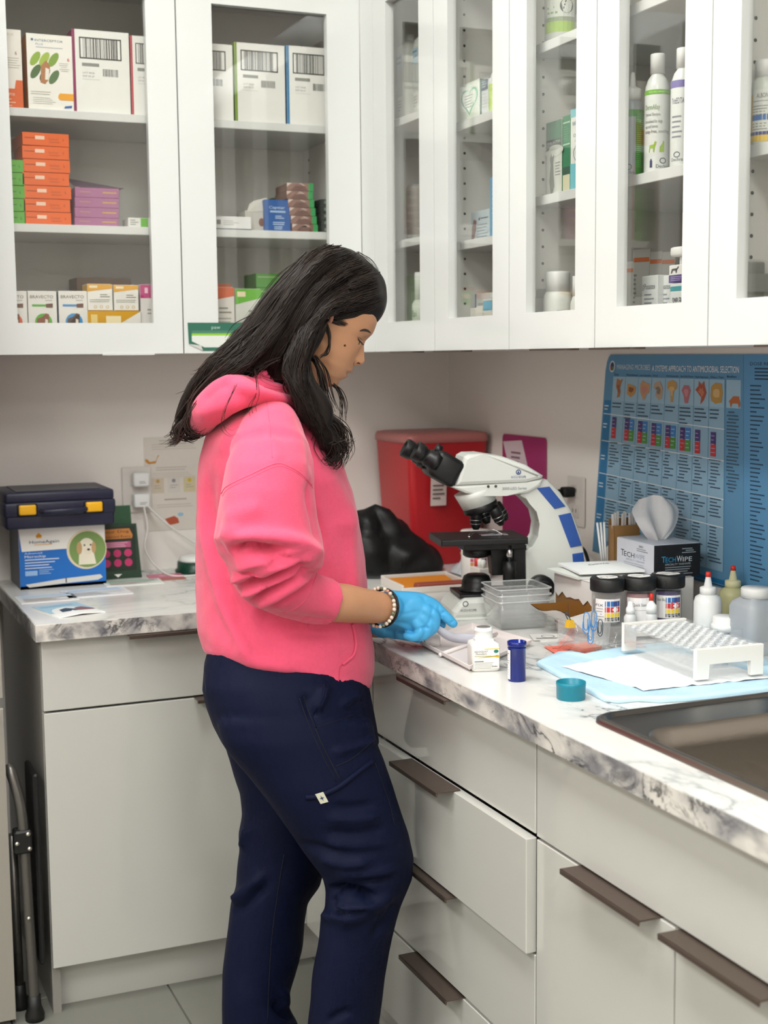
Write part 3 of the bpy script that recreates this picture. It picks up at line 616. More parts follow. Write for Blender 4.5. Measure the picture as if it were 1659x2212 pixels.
for i in range(8):
    a = .07+i*cw; T_(a+.008, .102, heads[i], .010, '#16324a', min(cw*.85, .009*len(heads[i]))); R_(a+cw-.0012, .107, a+cw+.0012, .93, '#5c8db0')
    sh = [[(.4, .1), (.62, .15), (.7, .35), (.62, .6), (.85, .95), (.6, .85), (.3, .95), (.25, .6), (.45, .35)], [(.12, .3), (.5, .15), (.85, .35), (.9, .6), (.5, .7), (.15, .72)], [(.45, .05), (.58, .12), (.62, .3), (.9, .4), (.95, .75), (.6, .8), (.3, .9), (.1, .7), (.15, .4)], [(.6, .1), (.85, .2), (.9, .6), (.6, .9), (.2, .8), (.12, .6), (.4, .55), (.3, .3)], [(.42, .05), (.6, .05), (.65, .5), (.88, .6), (.85, .85), (.5, .95), (.12, .85), (.12, .6), (.38, .5)], [(.4, .05), (.65, .05), (.75, .35), (.85, .55), (.68, .75), (.3, .75), (.12, .55), (.3, .35)], [(.45, .03), (.7, .2), (.9, .5), (.75, .75), (.7, .95), (.5, .8), (.3, .95), (.28, .75), (.05, .6), (.3, .45), (.5, .3)], [(.4, .1), (.85, .15), (.95, .5), (.85, .85), (.4, .9), (.1, .75), (.05, .4), (.12, .2)]][i]
    P.up(); P.poly([(a+cw*(.06+.88*x), 1-.222+.113*y) for x, y in sh], flesh[i]); P.up(); P.poly([(a+cw*(.5+.5*(x-.5)), 1-.222+.113*(.5+.42*(y-.5))) for x, y in sh], ['#9a5a3c', '#8a5a34', '#c78a84', '#8a7a6c', '#d8b47c', '#c98a92', '#c47a5c', '#d2b07a'][i]); P.k -= 2
    P.up(); P.lines(a+.008, a+cw-.012, 1-.235, 2+(i*7) % 4, .017, .006, '#39536b', .5, i+3)
    y0, y1 = .305+.004*i, .41+.004*i
    full = 0 < i < 6
    R_(a+.016, y0, a+.05, (y0+y1)/2, '#4b3b78'); R_(a+.016, (y0+y1)/2, a+.05, y1, '#c23b40')
    if full: R_(a+.052, y0, a+.088, (y0+y1)/2, '#3f80c4'); R_(a+.052, (y0+y1)/2, a+.088, y1, '#4f9440')
    P.up(); P.lines(a+.02, a+.046, 1-y0-.015, 5, .018, .003, '#b7a9c9', .5, i); 
    if full: P.lines(a+.056, a+.084, 1-y0-.015, 5, .018, .003, '#b9d3e2', .5, i+9)
    P.k -= 1
    P.lines(a+.008, a+cw-.01, 1-.43-.003*i, 9+(i*5) % 5, .0148, .0055, '#41596e', .6, i+11, .01); P.lines(a+.008, a+cw-.01, 1-.598-.003*i, 5+(i*3) % 4, .0148, .0055, '#41596e', .6, i+21, .01); P.lines(a+.008, a+cw-.01, 1-.722-.003*i, 10+(i*3) % 5, .0148, .0055, '#41596e', .6, i+31, .01); P.k -= 1
P.up(); P.poly([(.91, .80), (.94, .825), (.975, .825), (.985, .79), (.975, .775), (.97, .795), (.935, .795), (.925, .775), (.918, .80)], '#b4673c'); P.lines(.9, .98, 1-.24, 24, .0145, .0055, '#41596e', .5, 77, .01); T_(.9, .098, 'Biofilm', .010, '#16324a', .06)
for v in (.29, .425, .59, .712):
    P.poly([(.012, 1-v), (.885, 1-v-.025), (.885, 1-v-.029), (.012, 1-v-.004)], '#dbe7ee')
for v in (.25, .34, .5, .64, .8): P.lines(.016, .056, 1-v, 2, .016, .006, '#cfe0ec', .4, int(v*100))
P.lines(.3, .98, 1-.99, 1, .01, .004, '#16324a', .05, 5); P.build(t, 'printed_chart', L)
A2 = (Vector((RW-.002, -1.329, .942)), Vector((RW-.002, -1.66, .935)), Vector((RW-.002, -1.65, 1.406)), Vector((RW-.002, -1.314, 1.407)))
sheet_quad(A2, ink('#5e97c2'), False).build('side_sheet', None, t, L)
P = Print((0, 0, 0), (1, 0, 0), (0, 0, 1)); P.P = lambda a, b, k: quad(a, b, k, A2)
P.rect(0, 0, .012, 1, '#a9c9de'); P.rect(.05, .885, 1, .905, '#3a7fb4'); P.rect(.05, .04, 1, .885, '#82b2d4'); P.up(); P.text(.06, .955, 'DOSE RECOMMENDATIONS', .014, '#14283c', w=.55)
P.lines(.1, .9, .945, 4, .014, .006, '#24405a', .3, 4)
for k, (a0, a1) in enumerate(((.06, .2), (.26, .31), (.4, .62), (.7, .95))): P.lines(a0, a1, .875, 46, .0178, .006, '#2d4a64', .6, 50+k)
P.build(t, 'printed_table', L)
# clipboard on the wall
t = thing('clipboard', 'pink translucent clipboard hung on the right wall behind the microscope', 'clipboard', (RW-.001, -.445, .93)); L = t.location
def wallr(y0, z0, y1, z1, th, m, r=.012):
    b = MB(); b.prism([Vector((RW-.001, p.x, p.y)) for p in [Vector((q.x, q.y)) for q in rrect(min(y0, y1), z0, max(y0, y1), z1, r, 0, 5)]], (-th, 0, 0), m); return b
wallr(-.33, .92, -.556, 1.208, .003, mat('pink_acrylic', '#b8457c', rough=.2, trans=.15)).build('board', None, t, L)
b = MB(); b.prism([(RW-.0045, -.335, 1.188), (RW-.0045, -.435, 1.196), (RW-.0045, -.468, 1.128), (RW-.0045, -.37, 1.118)], (-.0006, 0, 0), card('#e6d3da')); b.build('note', None, t, L)
P = Print((RW-.0052, -.36, 1.12), (0, -1, 0), (0, 0, 1)); P.lines(.02, .075, .045, 3, .012, .005, '#8c6a78', .4, 3); P.build(t, 'note_print', L)
# outlet with black plug
ow2 = outlet('wall_outlet', 'white wall outlet on the right wall with a black plug', None, (0, -1, 0), (RW-.0008, -.70, 1.065))
t = thing('power_plug', 'black power plug in the right wall outlet with its cord hanging', 'plug', (RW-.012, -.695, 1.09)); L = t.location; Mk = mat('black_rubber', '#131314', rough=.5)
b = MB(); b.box((RW-.024, -.694, 1.088), (.028, .026, .024), None, .004, seg=2); b.tube([(RW-.035, -.69, 1.088), (RW-.05, -.672, 1.084), (RW-.058, -.655, 1.082)], [.009, .007, .005], 12); part(b, 'plug', Mk, t)
b = MB(); b.tube(bez([(RW-.058, -.655, 1.082), (RW-.06, -.61, 1.065), (RW-.04, -.58, 1.0), (RW-.03, -.60, .93), (RW-.03, -.70, .935), (RW-.03, -.76, .965), (RW-.035, -.80, .95), (RW-.045, -.83, .90), (RW-.05, -.80, .868)]), .004, 8); part(b, 'cord', Mk, t)
# sharps container
t = thing('sharps_container', 'red sharps disposal container in the corner of the worktop', 'container', (-.07, -.155, HC)); Mr = mat('sharps_red', '#c0252b', rough=.35, trans=.1)
b = MB(); rg = lambda s, z, r: [Vector((p.x, p.y, z)) for p in rrect(-.125*s, -.12*s, .105*s, .11*s, r, 0, 5)]
loftrings(b, [rg(.86, 0, .015), rg(.87, .004, .018), rg(1.0, .325, .018), rg(1.0, .33, .018)], cap_start=True); b.build('tub', Mr, t)
b = MB(); loftrings(b, [rg(1.03, .322, .02), rg(1.03, .336, .02), rg(1.0, .345, .02), rg(.9, .348, .02)], cap_start=True); b.build('lid', mat('sharps_lid', '#b8726e', rough=.4), t); 
P = Print((-.119, -.115, .03), (1, 0, 0), (-.0, -.05, .999), lift=.006); P.rect(.05, .13, .095, .25, '#d8c9c4').up(); P.disc(.072, .215, .018, '#b8492c'); P.lines(.055, .09, .185, 4, .011, .004, '#6d5c58', .4, 4); P.build(t)
# black dust cover crumpled
t = thing('dust_cover', 'crumpled black plastic dust cover between the person and the microscope', 'cover', (-.265, -.335, HC))
b = MB(); n = 60; vs = []; fs = []
for j in range(17):
    for i in range(n):
        a = 2*math.pi*i/n; v = j/16; rr = (1-v**2.0)**.6 if v < 1 else 0; rx, ry = .125*rr, .085*rr
        p = Vector((rx*math.cos(a)-.05*v, ry*math.sin(a), .178*v*(1-.3*max(0, math.cos(a))*(1-v))))
        q = mnoise.noise(p*16+Vector((3, 1, 7)))*.014+abs(mnoise.noise(p*11))*.05
        d = Vector((math.cos(a), math.sin(a), .5)); vs.append(p+d*(q-.012)*min(1, (1-v)*6+.2)*(.2 if v == 0 else 1)); vs[-1].z = max(.0005, vs[-1].z)
for j in range(16):
    for i in range(n): fs.append((j*n+i, j*n+(i+1) % n, (j+1)*n+(i+1) % n, (j+1)*n+i))
b.mesh(vs, fs, None, True); b.build('cover', mat('black_vinyl', '#0d0d0e', rough=.5, spec=.4), t)
# plastic bag with strips
t = thing('plastic_bag', 'small clear bag of paper strips lying beside the black cover', 'bag', (-.09, -.43, HC)); b = MB(); vs = []; fs = []
for j in range(9):
    for i in range(11):
        u_, v_ = i/10-.5, j/8-.5; e = (1-(2*u_)**4)*(1-(2*v_)**4); vs.append(Vector((u_*.10, v_*.08, .004+.045*max(0, e)*(.7+.5*mnoise.noise(Vector((u_*6, v_*6, 2)))))))
for j in range(8):
    for i in range(10): k = j*11+i; fs.append((k, k+1, k+12, k+11))
b.mesh(vs, fs, None, True); b.build('bag', mat('bag_film', '#c7c8cc', rough=.25, var=.1, vscale=30), t)
MB().box((-.012, -.012, .056), (.055, .03, .008), card('#b08a4c'), .002, rot=Matrix.Rotation(.5, 3, 'Z')).build('strip_bundle', None, t); MB().box((.0, .025, .062), (.04, .03, .004), card('#3b78b8'), .001, rot=Matrix.Rotation(.4, 3, 'Z')).build('blue_tab', None, t)
# slide tray
t = thing('slide_tray', 'shallow white slide tray with an orange card behind the gloved hand', 'tray', (-.285, -.565, HC), math.radians(-4)); b = MB(); w, d = .17, .155
b.box((0, 0, .002), (w, d, .004), None, .001); b.box((0, d/2-.003, .012), (w, .006, .022), None, .001); b.box((0, -d/2+.003, .008), (w, .006, .014), None, .001)
for s_ in (-1, 1): b.box((s_*(w/2-.003), 0, .011), (.006, d-.012, .02), None, .001)
b.build('tray', mat('tray_white', '#e3dad2', rough=.4), t); MB().box((.0, .018, .010), (w*.86, d*.5, .008), card('#e08a2c'), .001, rot=Matrix.Rotation(.12, 3, 'X')).build('orange_card', None, t)
MB().box((.02, -.045, .012), (w*.72, .03, .014), card('#9c4f40'), .003).build('brown_folder', None, t)
# test strip tube with colour chart
t = thing('strip_canister', 'white test strip canister with a coloured square chart behind the microscope stage', 'canister', tuple(at(1027, 1250, z=HC)[:2])+(HC,)); MB().lathe([(0, 0), (.034, 0), (.035, .002), (.035, .098), (0, .098)], seg=36).build('canister', mat('canister_white', '#e4ded8', rough=.4), t); MB().lathe([(0, .098), (.037, .098), (.037, .118), (.034, .121), (0, .121)], seg=36).build('lid', mat('canister_lid', '#e9e6e2', rough=.4), t)
P = Print((0, 0, 0), (1, 0, 0), (0, 0, 1), wrap=((0, 0, 0), .035, math.radians(-150)))
for r_, cs in enumerate((['#8a8f3c', '#b0a83a', '#7d8a44', '#6d7c4a', '#5c6e4c'], ['#d8c83c', '#e0c030', '#d8b838', '#c8a840', '#b8983c'], ['#d88a4c', '#d07848', '#c86a50', '#c05a5c', '#b04c60'], ['#c8506c', '#b8487c', '#a8407c', '#98386c', '#883064'], ['#5c78b8', '#4c68a8', '#4c7098', '#3c5888', '#4c6078'])):
    for c_, c in enumerate(cs): P.rect(.008+c_*.009, .018+r_*.0095, .0155+c_*.009, .026+r_*.0095, c)
P.lines(.0, .055, .082, 2, .006, .002, '#8a8680', .3, 3); P.build(t)
t = thing('glass_tube_rack', 'small white block of capped tubes behind the microscope base', 'rack', (-.19, -.665, HC)); MB().box((0, 0, .028), (.03, .05, .056), mat('rack_white', '#e8e0da', rough=.4), .002).build('block', None, t)
for k, c in enumerate(('#e8e8e4', '#f0efe8', '#d8423c')): MB().lathe([(.006, 0), (.006, .018), (0, .02)], (0, -.016+.016*k, .056), 14, mat('cap_'+c[1:], c, rough=.4)).build('cap', None, t)
# white torn carton (dispenser)
BA = at(1279, 1260, z=HC+.108); BH = BA.z-HC; ang = math.radians(-5); BW_, BD_ = .222, .17
ux, uy = Vector((math.cos(ang), math.sin(ang), 0)), Vector((-math.sin(ang), math.cos(ang), 0))
bc = Vector((BA.x, BA.y, HC))+ux*BW_/2+uy*BD_/2
t = thing('dispenser_carton', 'long white carton torn open at its end, under the wipe box', 'box', bc, ang); Mwc = card('#e6e2de'); Mbr = card('#8a5f2c')
b = MB(); h = BH; w2, d2 = BW_/2, BD_/2
b.bx((-w2, -d2, 0), (w2, -d2+.0012, h), Mwc); b.bx((-w2, d2-.0012, 0), (w2, d2, h), Mwc); b.bx((w2-.0012, -d2, 0), (w2, d2, h), Mwc); b.bx((-w2, -d2, 0), (w2, d2, .0012), Mwc); b.bx((-w2, -d2, h-.0012), (w2, d2, h), Mwc); b.build('carton', None, t)
b = MB(); m_ = 9                                            # torn end wall: kept upper part with a ragged lower edge
top = [Vector((-w2, -d2+BD_*k/m_, h)) for k in range(m_+1)]; bot = [Vector((-w2, -d2+BD_*k/m_, h*(.60+(.03 if k % 2 else -.03)+.03*math.sin(k*2.1)))) for k in range(m_+1)]
b.mesh(top+bot, [(k, k+1, m_+1+k+1, m_+1+k) for k in range(m_)], Mwc); b.build('torn_end', None, t)
b = MB(); fl = []                                           # flap folded outwards like a chute
for k in range(m_+1):
    s = k/m_; fl.append((Vector((-w2, -d2+BD_*s*.62, .002)), Vector((-w2-.045-.040*s, -d2+BD_*.62*(.04+.92*s), h*(.40+.12*s)+.012*math.sin(math.pi*s*2)*.5))))
vs = [p for a_ in fl for p in a_]; b.mesh(vs, [(2*k, 2*k+2, 2*k+3, 2*k+1) for k in range(m_)], Mwc); b.mesh([v+Vector((.0012, 0, .0012)) for v in vs], [(2*k, 2*k+1, 2*k+3, 2*k+2) for k in range(m_)], Mbr)
b.mesh([(-w2, -d2, .002), fl[0][1], (-w2, -d2, h*.5)], [(0, 1, 2)], Mwc); b.mesh([(-w2, -d2+BD_*.62, .002), fl[-1][1], (-w2, -d2+BD_*.62, h*.5)], [(0, 1, 2)], Mbr); b.build('flap', None, t)
MB().bx((-w2+.002, -d2+.003, .002), (-w2+.06, d2-.003, h-.004), Mbr).build('inner_liner', None, t)
ZB = HC+BH+.0005
# padded envelopes on it
for k, (lab, off, rz, c) in enumerate((('white padded pouch lying on the torn carton, lower one', (-.055, .03), .05, '#dde0da'), ('white pouch with handwriting on top of the other pouch', (-.04, .02), -.12, '#eef0ee'))):
    p = bc+ux*off[0]+uy*off[1]; p.z = ZB+k*.0095
    sheet('pouch', lab, 'pouch', p, .135, .135, ang+rz, c, (lambda P, w, d: (P.text(w*.3, d*.4, 'Gauze', .012, '#4a4a4a', w=w*.34, rot=.2))) if k else None, .004, lambda x, y: .006*max(0, 1-(2*x)**2)*max(0, 1-(2*y)**2), None)
# wipe box
TA = at(1412, 1249, z=HC+.1085); tw, td, th_ = .105, .145, .064; ta = math.radians(-3)
tu, tv = Vector((math.cos(ta), math.sin(ta), 0)), Vector((-math.sin(ta), math.cos(ta), 0)); tc_ = Vector((TA.x, TA.y, ZB))+tu*tw/2+tv*td/2
def f_tw(P, w, h):
    P.rect(0, 0, w, h, '#15171b').up(); P.text(w*.16, h*.46, 'T', h*.2, '#2c9ad0', w=w*.09); P.text(w*.25, h*.46, 'ECH', h*.16, '#2c9ad0', w=w*.22); P.text(w*.49, h*.46, 'W', h*.2, '#d8e2e8', w=w*.12); P.text(w*.62, h*.46, 'IPE', h*.15, '#d8e2e8', w=w*.2); P.text(w*.24, h*.36, 'SPECIALTY TASKWIPE', h*.06, '#b8c4cc', w=w*.55); P.lines(w*.24, w*.84, h*.31, 4, h*.07, h*.028, '#8d979f', .3, 3); P.lines(w*.6, w*.9, h*.87, 3, h*.06, h*.028, '#9aa4ac', .3, 6, w*.08)
def f_tws(P, w, h):
    P.text(w*.12, h*.46, 'T', h*.22, '#3a3d44', w=w*.09); P.text(w*.21, h*.46, 'ECH', h*.17, '#3a3d44', w=w*.28); P.text(w*.5, h*.46, 'WIPE', h*.17, '#9da9b8', w=w*.27); P.text(w*.26, h*.36, 'SPECIALTY TASKWIPE', h*.06, '#9aa0aa', w=w*.5); P.lines(w*.2, w*.78, h*.3, 4, h*.06, h*.022, '#aab0ba', .3, 8); P.text(w*.6, h*.84, '280', h*.07, '#5a5f68', w=w*.12); P.lines(w*.55, w*.85, h*.8, 2, h*.06, h*.025, '#8d939d', .2, 2)
t = carton('wipe_box', 'black and white tissue wipe box with a tissue standing out of its top', 'box', tc_, tw, td, th_, ta, '#d9dce6', {'front': '#15171b', 'left': '#d3d6e0', 'top': '#c6ccd8', 'right': '#15171b'}, f_tw, None, True, f_tws)
b = MB(); vs = []; fs = []                                  # the pulled tissue
for j in range(13):
    for i in range(13):
        u_, v_ = i/12-.5, j/12; wdt = .03+.085*math.sin(min(1, v_*1.25)*math.pi*.5) if v_ < .8 else .115*(1-(v_-.8)*1.8)
        vs.append(Vector((u_*wdt+.008*v_, .008*math.sin(u_*9+v_*4)*(1-v_*.4)+.03*v_*v_+.006*math.cos(u_*14), th_+v_*.088*(1-.35*abs(u_)**1.5))))
for j in range(12):
    for i in range(12): k = j*13+i; fs.append((k, k+1, k+14, k+13))
b.mesh(vs, fs, None, True); b.build('tissue', mat('tissue', '#d9d9dc', rough=.9, bump=.3, bscale=120), t)
# applicators in brown box, behind the wipe box
ap = tc_+tv*(td/2+.028)-tu*.02; ap.z = ZB
if ap.x > RW-.05: ap.x = RW-.05
t = thing('applicator_box', 'brown open box of white paper-wrapped swabs behind the wipe box', 'box', ap, ta); b = MB(); Mcb = card('#9a7446')
for a_, c_ in (((-.03, -.012, 0), (.03, -.011, .085)), ((-.03, .011, 0), (.03, .012, .098)), ((-.03, -.012, 0), (-.029, .012, .085)), ((.029, -.012, 0), (.03, .012, .085)), ((-.03, -.012, 0), (.03, .012, .001))): b.bx(a_, c_, Mcb)
b.build('box', None, t)
for k in range(9):
    x = -.026+.0064*k; MB().box((x, -.003+.003*(k % 3), .055), (.0055, .0012, .108+.004*(k % 3)), card('#e0dad6'), .0004, rot=Matrix.Rotation(.03*(k % 5-2), 3, 'Y')).build('swab', None, t)
t = thing('swab_bundle', 'pair of loose white swabs standing between spray bottle and wipe box', 'swabs', ap-tu*.05+Vector((0, 0, 0)), ta)
for k in range(3): MB().tube([(.004*k, 0, 0), (.004*k-.012+.004*k, .002, .092)], .0024, 8, card('#dcdcdc')).build('swab', None, t)
# spray bottle
sp = at(1315, 1215, z=ZB); sp.z = ZB
t = thing('spray_bottle', 'white mist spray bottle standing behind the pouches', 'bottle', (-.052, -1.035, HC)); Mwb = mat('white_plastic', '#dadada', rough=.35, trans=.1); s0 = BH
MB().lathe([(0, 0), (.03, 0), (.032, .004), (.032, BH+.012), (.027, BH+.03), (.013, BH+.042), (.013, BH+.046)], seg=32, m=Mwb).build('bottle', None, t); MB().lathe([(.0165, BH+.044), (.0165, BH+.068), (.013, BH+.071), (.0095, BH+.072), (.0095, BH+.085), (.006, BH+.088), (.006, BH+.097), (0, BH+.098)], seg=24, m=mat('spray_white', '#e2e2e2', rough=.4)).build('spray_head', None, t)
# folded pad under the jars and three stain jars
JZ = HC+.036; jp = [at(1310, 1353, z=JZ), at(1378, 1350, z=JZ), at(1441, 1344, z=JZ)]
t = thing('jar_stand', 'clear plastic tub turned upside down under the three stain jars', 'tub', (jp[1].x+.016, jp[1].y+.006, HC))
M_cl2 = clear('clear_bin', '#ffffff', rough=.08, refl=.0, tint_mix=.08)
def standring(s_, z): return [Vector((p.x, p.y, z)) for p in rrect(-.096*s_, -.048*s_, .100*s_, .048*s_, .01, 0, 4)]
loftrings(MB_ := MB(), [standring(1.0, .0006), standring(1.0, .003), standring(.985, .004), standring(.95, .034), standring(.94, .0358)], M_cl2, cap_end=True); MB_.build('tub', None, t)
M_jar = clear('jar_plastic', '#fafbfb', rough=.05, refl=.02, tint_mix=.05); Mlid = mat('black_lid', '#161616', rough=.45)
for k, (lab, liq) in enumerate((('clear stain jar with black lid nearest the paper clips', '#c9cdd0'), ('stain jar of pinkish liquid with black lid, the middle one of three', '#b98a8c'), ('stain jar of purple liquid with black lid, the right one of three', '#4c3a70'))):
    c = jp[k]; t = thing('stain_jar', lab, 'jar', (c.x+.014, c.y+.020, JZ), 0, 'stain jars'); R = .0275; hj = .073
    MB().lathe([(0, 0), (R-.003, 0), (R, .004), (R, hj-.016), (R-.004, hj-.006), (R-.004, hj)], seg=8, m=M_jar, smooth=False).build('jar', None, t)
    MB().lathe([(0, .0025), (R-.0045, .0025), (R-.0025, .006), (R-.0025, hj*(.5 if k == 0 else .8)), (0, hj*(.5 if k == 0 else .8))], seg=24, m=mat('liquid_%d' % k, liq, rough=.1, trans=.45 if k == 0 else .2)).build('stain', None, t)
    b = MB(); b.lathe([(0, hj-.008), (R+.0045, hj-.008), (R+.0055, hj-.005), (R+.0055, hj+.014), (R+.003, hj+.017), (0, hj+.017)], seg=40); o = b.build('lid', Mlid, t)
    Q = Print((0, 0, hj+.0172), (1, 0, 0), (0, 1, 0)); Q.poly([(R*.9*math.cos(a_*.7)*(.85+.15*math.sin(a_*3+k)), R*.9*math.sin(a_*.7)*(.9+.1*math.cos(a_*4))) for a_ in range(9)], '#eeeae6').up(); Q.text(-R*.6, -.004, ['Fix', 'Stain A', 'Stain B'][k], .008, '#4a4a4a', w=R*1.2); Q.build(o, 'lid_label')
    P = Print((0, 0, 0), (1, 0, 0), (0, 0, 1), wrap=((0, 0, 0), R+.0002, FACE-.95)); P.rect(0, .008, .052, .052, '#e6e3e2').up()
    if k != 1: P.rect(.02, .038, .036, .048, '#2f69ac'); P.rect(.036, .038, .050, .048, '#3a4a8a'); P.rect(.02, .027, .050, .037, '#c8383c'); P.rect(.02, .018, .050, .026, '#e2c63c'); P.rect(.02, .010, .050, .017, '#4c4c4c'); P.up(); P.poly([(.040, .0375), (.0465, .032), (.040, .0265), (.0335, .032)], '#f0f0f0'); P.lines(.022, .048, .015, 2, .003, .0012, '#d8d8d8', .2, k)
    if k == 0: P.text(.001, .038, 'FIX', .005, '#4a4a4a', w=.016); P.lines(.001, .018, .034, 5, .005, .0012, '#8a8a8a', .4, 3)
    if k == 1: P.rect(0, .028, .044, .0285, '#777'+'777'); P.text(.003, .036, 'Dip Quick Stain', .006, '#3c3c40', w=.036); P.text(.006, .030, '#2', .005, '#3c3c40', w=.006); P.lines(.004, .02, .02, 3, .004, .0012, '#9a9a9a', .4, 2); P.rect(.045, .01, .052, .05, '#6a6a3c')
    if k == 2: P.text(.002, .041, 'Stain Blu', .006, '#3c3c40', w=.017); P.rect(.03, .026, .042, .04, '#c8383c')
    P.build(t)
# clear clip bin with paper clips, binder clip, note, small dropper bottles in front of jars
M_cl = clear('clear_acrylic', '#ffffff', rough=.04, refl=.0, tint_mix=.05); M_cl2 = clear('clear_bin', '#ffffff', rough=.08, refl=.0, tint_mix=.08)
def openbox(mb, x0, y0, x1, y1, z0, z1, tp, th, m):
    """thin-walled tapered tub"""
    mx, my = (x0+x1)/2, (y0+y1)/2
    def rg_(s, z, i): return [Vector((mx+(p.x-mx)*s+0, my+(p.y-my)*s, z)) for p in rrect(x0+i, y0+i, x1-i, y1-i, .008, 0, 4)]
    loftrings(mb, [rg_(tp, z0, 0), rg_(1, z1, 0), rg_(1, z1, th), rg_(tp, z0+th, th)], m, cap_start=True); return mb
cb = Vector((-.335, -1.357, HC))
t = thing('clip_bin', 'clear plastic bin with blue paper clips hooked on its edge', 'bin', (cb.x+.02, cb.y+.03, HC)); openbox(MB(), -.042, -.045, .036, .030, .001, .058, .92, .002, M_cl).build('bin', None, t)
t2 = thing('note_stack', 'pale pink note lying inside the clear clip bin', 'note', (cb.x+.018, cb.y+.022, HC+.0035), .1); MB().box((0, 0, .004), (.05, .045, .007), card('#f0a08c'), .001).build('note', None, t2)
Mbl = mat('clip_blue', '#3f86c8', rough=.35); Mblk = mat('clip_steel', '#3a4a58', rough=.3, metal=.6)
def clip(label, x, y, z, rot, m, s=1.0, nm='paper_clip'):
    t = thing(nm, label, 'paper clip', (x, y, z), rot, 'paper clips on the bin edge'); w = .006*s; h_ = .034*s
    pts = [(-w, 0, -h_*.25), (-w, 0, -h_*.75), (0, 0, -h_), (w, 0, -h_*.75), (w, 0, h_*.1), (.0, .0008, h_*.28), (-w*.75, .001, h_*.1), (-w*.75, .001, -h_*.6), (0, .001, -h_*.78), (w*.55, .001, -h_*.6), (w*.55, .001, -h_*.1)]
    MB().tube(bez(pts, 6), .0011*s, 6, m).build('wire', None, t); return t
ex, ey = cb.x+.02-.042, cb.y+.03-.045
clip('long blue paper clip hooked upright on the clear bin, left one', ex+.020, ey-.0035, HC+.072, -.5, Mbl, .9); clip('long blue paper clip hooked upright on the clear bin, right one', ex+.036, ey-.0035, HC+.074, -.3, Mbl, .85); clip('dark small paper clip on the clear bin beside the blue ones', ex+.050, ey-.003, HC+.058, -.4, Mblk, .7); clip('blue paper clip hanging low on the side of the clear bin', ex+.028, ey-.006, HC+.05, -.45, Mbl, .8)
t = thing('binder_clip', 'small yellow binder clip on the left edge of the clear bin', 'binder clip', (ex-.004, ey+.012, HC+.06)); MB().prism([(-.008, -.007, -.007), (.008, -.007, -.007), (.003, -.007, .007), (-.003, -.007, .007)], (0, .014, 0), mat('binder_yellow', '#d8a828', rough=.35)).build('body', None, t); MB().tube(bez([(-.002, -.005, .006), (-.008, -.004, .02), (-.009, .004, .02), (-.002, .005, .006)], 6), .0008, 6, Mblk).build('lever', None, t)
for k, (lab, px_, cap) in enumerate((('small white dropper bottle with a plain white cap before the jars', (1365, 1356), '#ececea'), ('small white dropper bottle with a red tip before the jars', (1410, 1352), '#d93a2c'))):
    p = at(*px_, z=JZ); t = thing('dropper_bottle', lab, 'bottle', (p.x+.004, p.y+.012, JZ)); MB().lathe([(0, 0), (.0115, 0), (.012, .002), (.012, .018), (.0085, .024), (.006, .026)], seg=24, m=Mwb).build('bottle', None, t)
    if k == 0: MB().lathe([(.0085, .024), (.0085, .034), (.005, .041), (.0045, .047), (0, .048)], seg=24, m=mat('cap_white', '#ececea', rough=.35)).build('cap', None, t)
    else: MB().lathe([(.0105, .022), (.0105, .037), (.0085, .039), (.0035, .046), (.003, .048)], seg=24, m=mat('cap_white', '#ececea', rough=.35)).build('cap', None, t); MB().lathe([(.0048, .047), (.004, .060), (0, .061)], seg=16, m=mat('tip_red', '#d8372c', rough=.4)).build('tip', None, t)
# stack of clear trays
for k in range(3):
    p = Vector((-.312, -1.065, HC+.0015+.0125*k)); t = thing('clear_tray', ['clear plastic tray at the bottom of the nested stack by the microscope', 'clear plastic tray in the middle of the nested stack by the microscope', 'clear plastic tray on top of the nested stack by the microscope'][k], 'tray', p, math.radians(-8), 'nested clear trays')
    openbox(MB(), -.055, -.052, .055, .055, 0, .056, .86, .0016, M_cl2).build('tub', None, t); b = MB(); b.tube([q for q in rrect(-.057, -.054, .057, .057, .009, .056, 5)]+[rrect(-.057, -.054, .057, .057, .009, .056, 5)[0]], .0014, 6, clear('clear_rim', '#ffffff', rough=.06, refl=.12, tint_mix=.28)); b.build('rim', None, t)
# squeeze bottles at the wall
def squeeze(label, px_, R, h, body, tipcol, zoff=0, liq=None, g=None):
    p = at(*px_, z=HC+.002); t = thing('squeeze_bottle', label, 'bottle', (p.x+R*.4, p.y+R*.9, HC), 0, g)
    MB().lathe([(0, 0), (R-.002, 0), (R, .003), (R, h*.58), (R*.88, h*.655), (R*.5, h*.70), (R*.42, h*.71)], seg=36, m=body).build('bottle', None, t)
    b = MB(); b.lathe([(R*.58, h*.69), (R*.58, h*.785), (R*.48, h*.795), (R*.3, h*.80), (R*.16, h*.945), (0, h*.945)], seg=28, m=liq); b.build('cap', None, t); MB().lathe([(R*.2, h*.935), (R*.17, h), (0, h*1.002)], seg=16, m=mat('tip_red', '#d8372c', rough=.4)).build('tip', None, t); return t
squeeze('white squeeze bottle with a red tip behind the clear rack', (1534, 1394), .0265, .137, mat('bottle_white', '#e8e9e8', rough=.3), None, liq=mat('cap_white', '#ececea'))
squeeze('yellowish squeeze bottle with a red tip against the poster', (1588, 1376), .0265, .137, mat('bottle_yellow', '#dcd9a4', rough=.3, trans=.15), None, liq=mat('cap_yellow', '#e4e0b4', rough=.4))
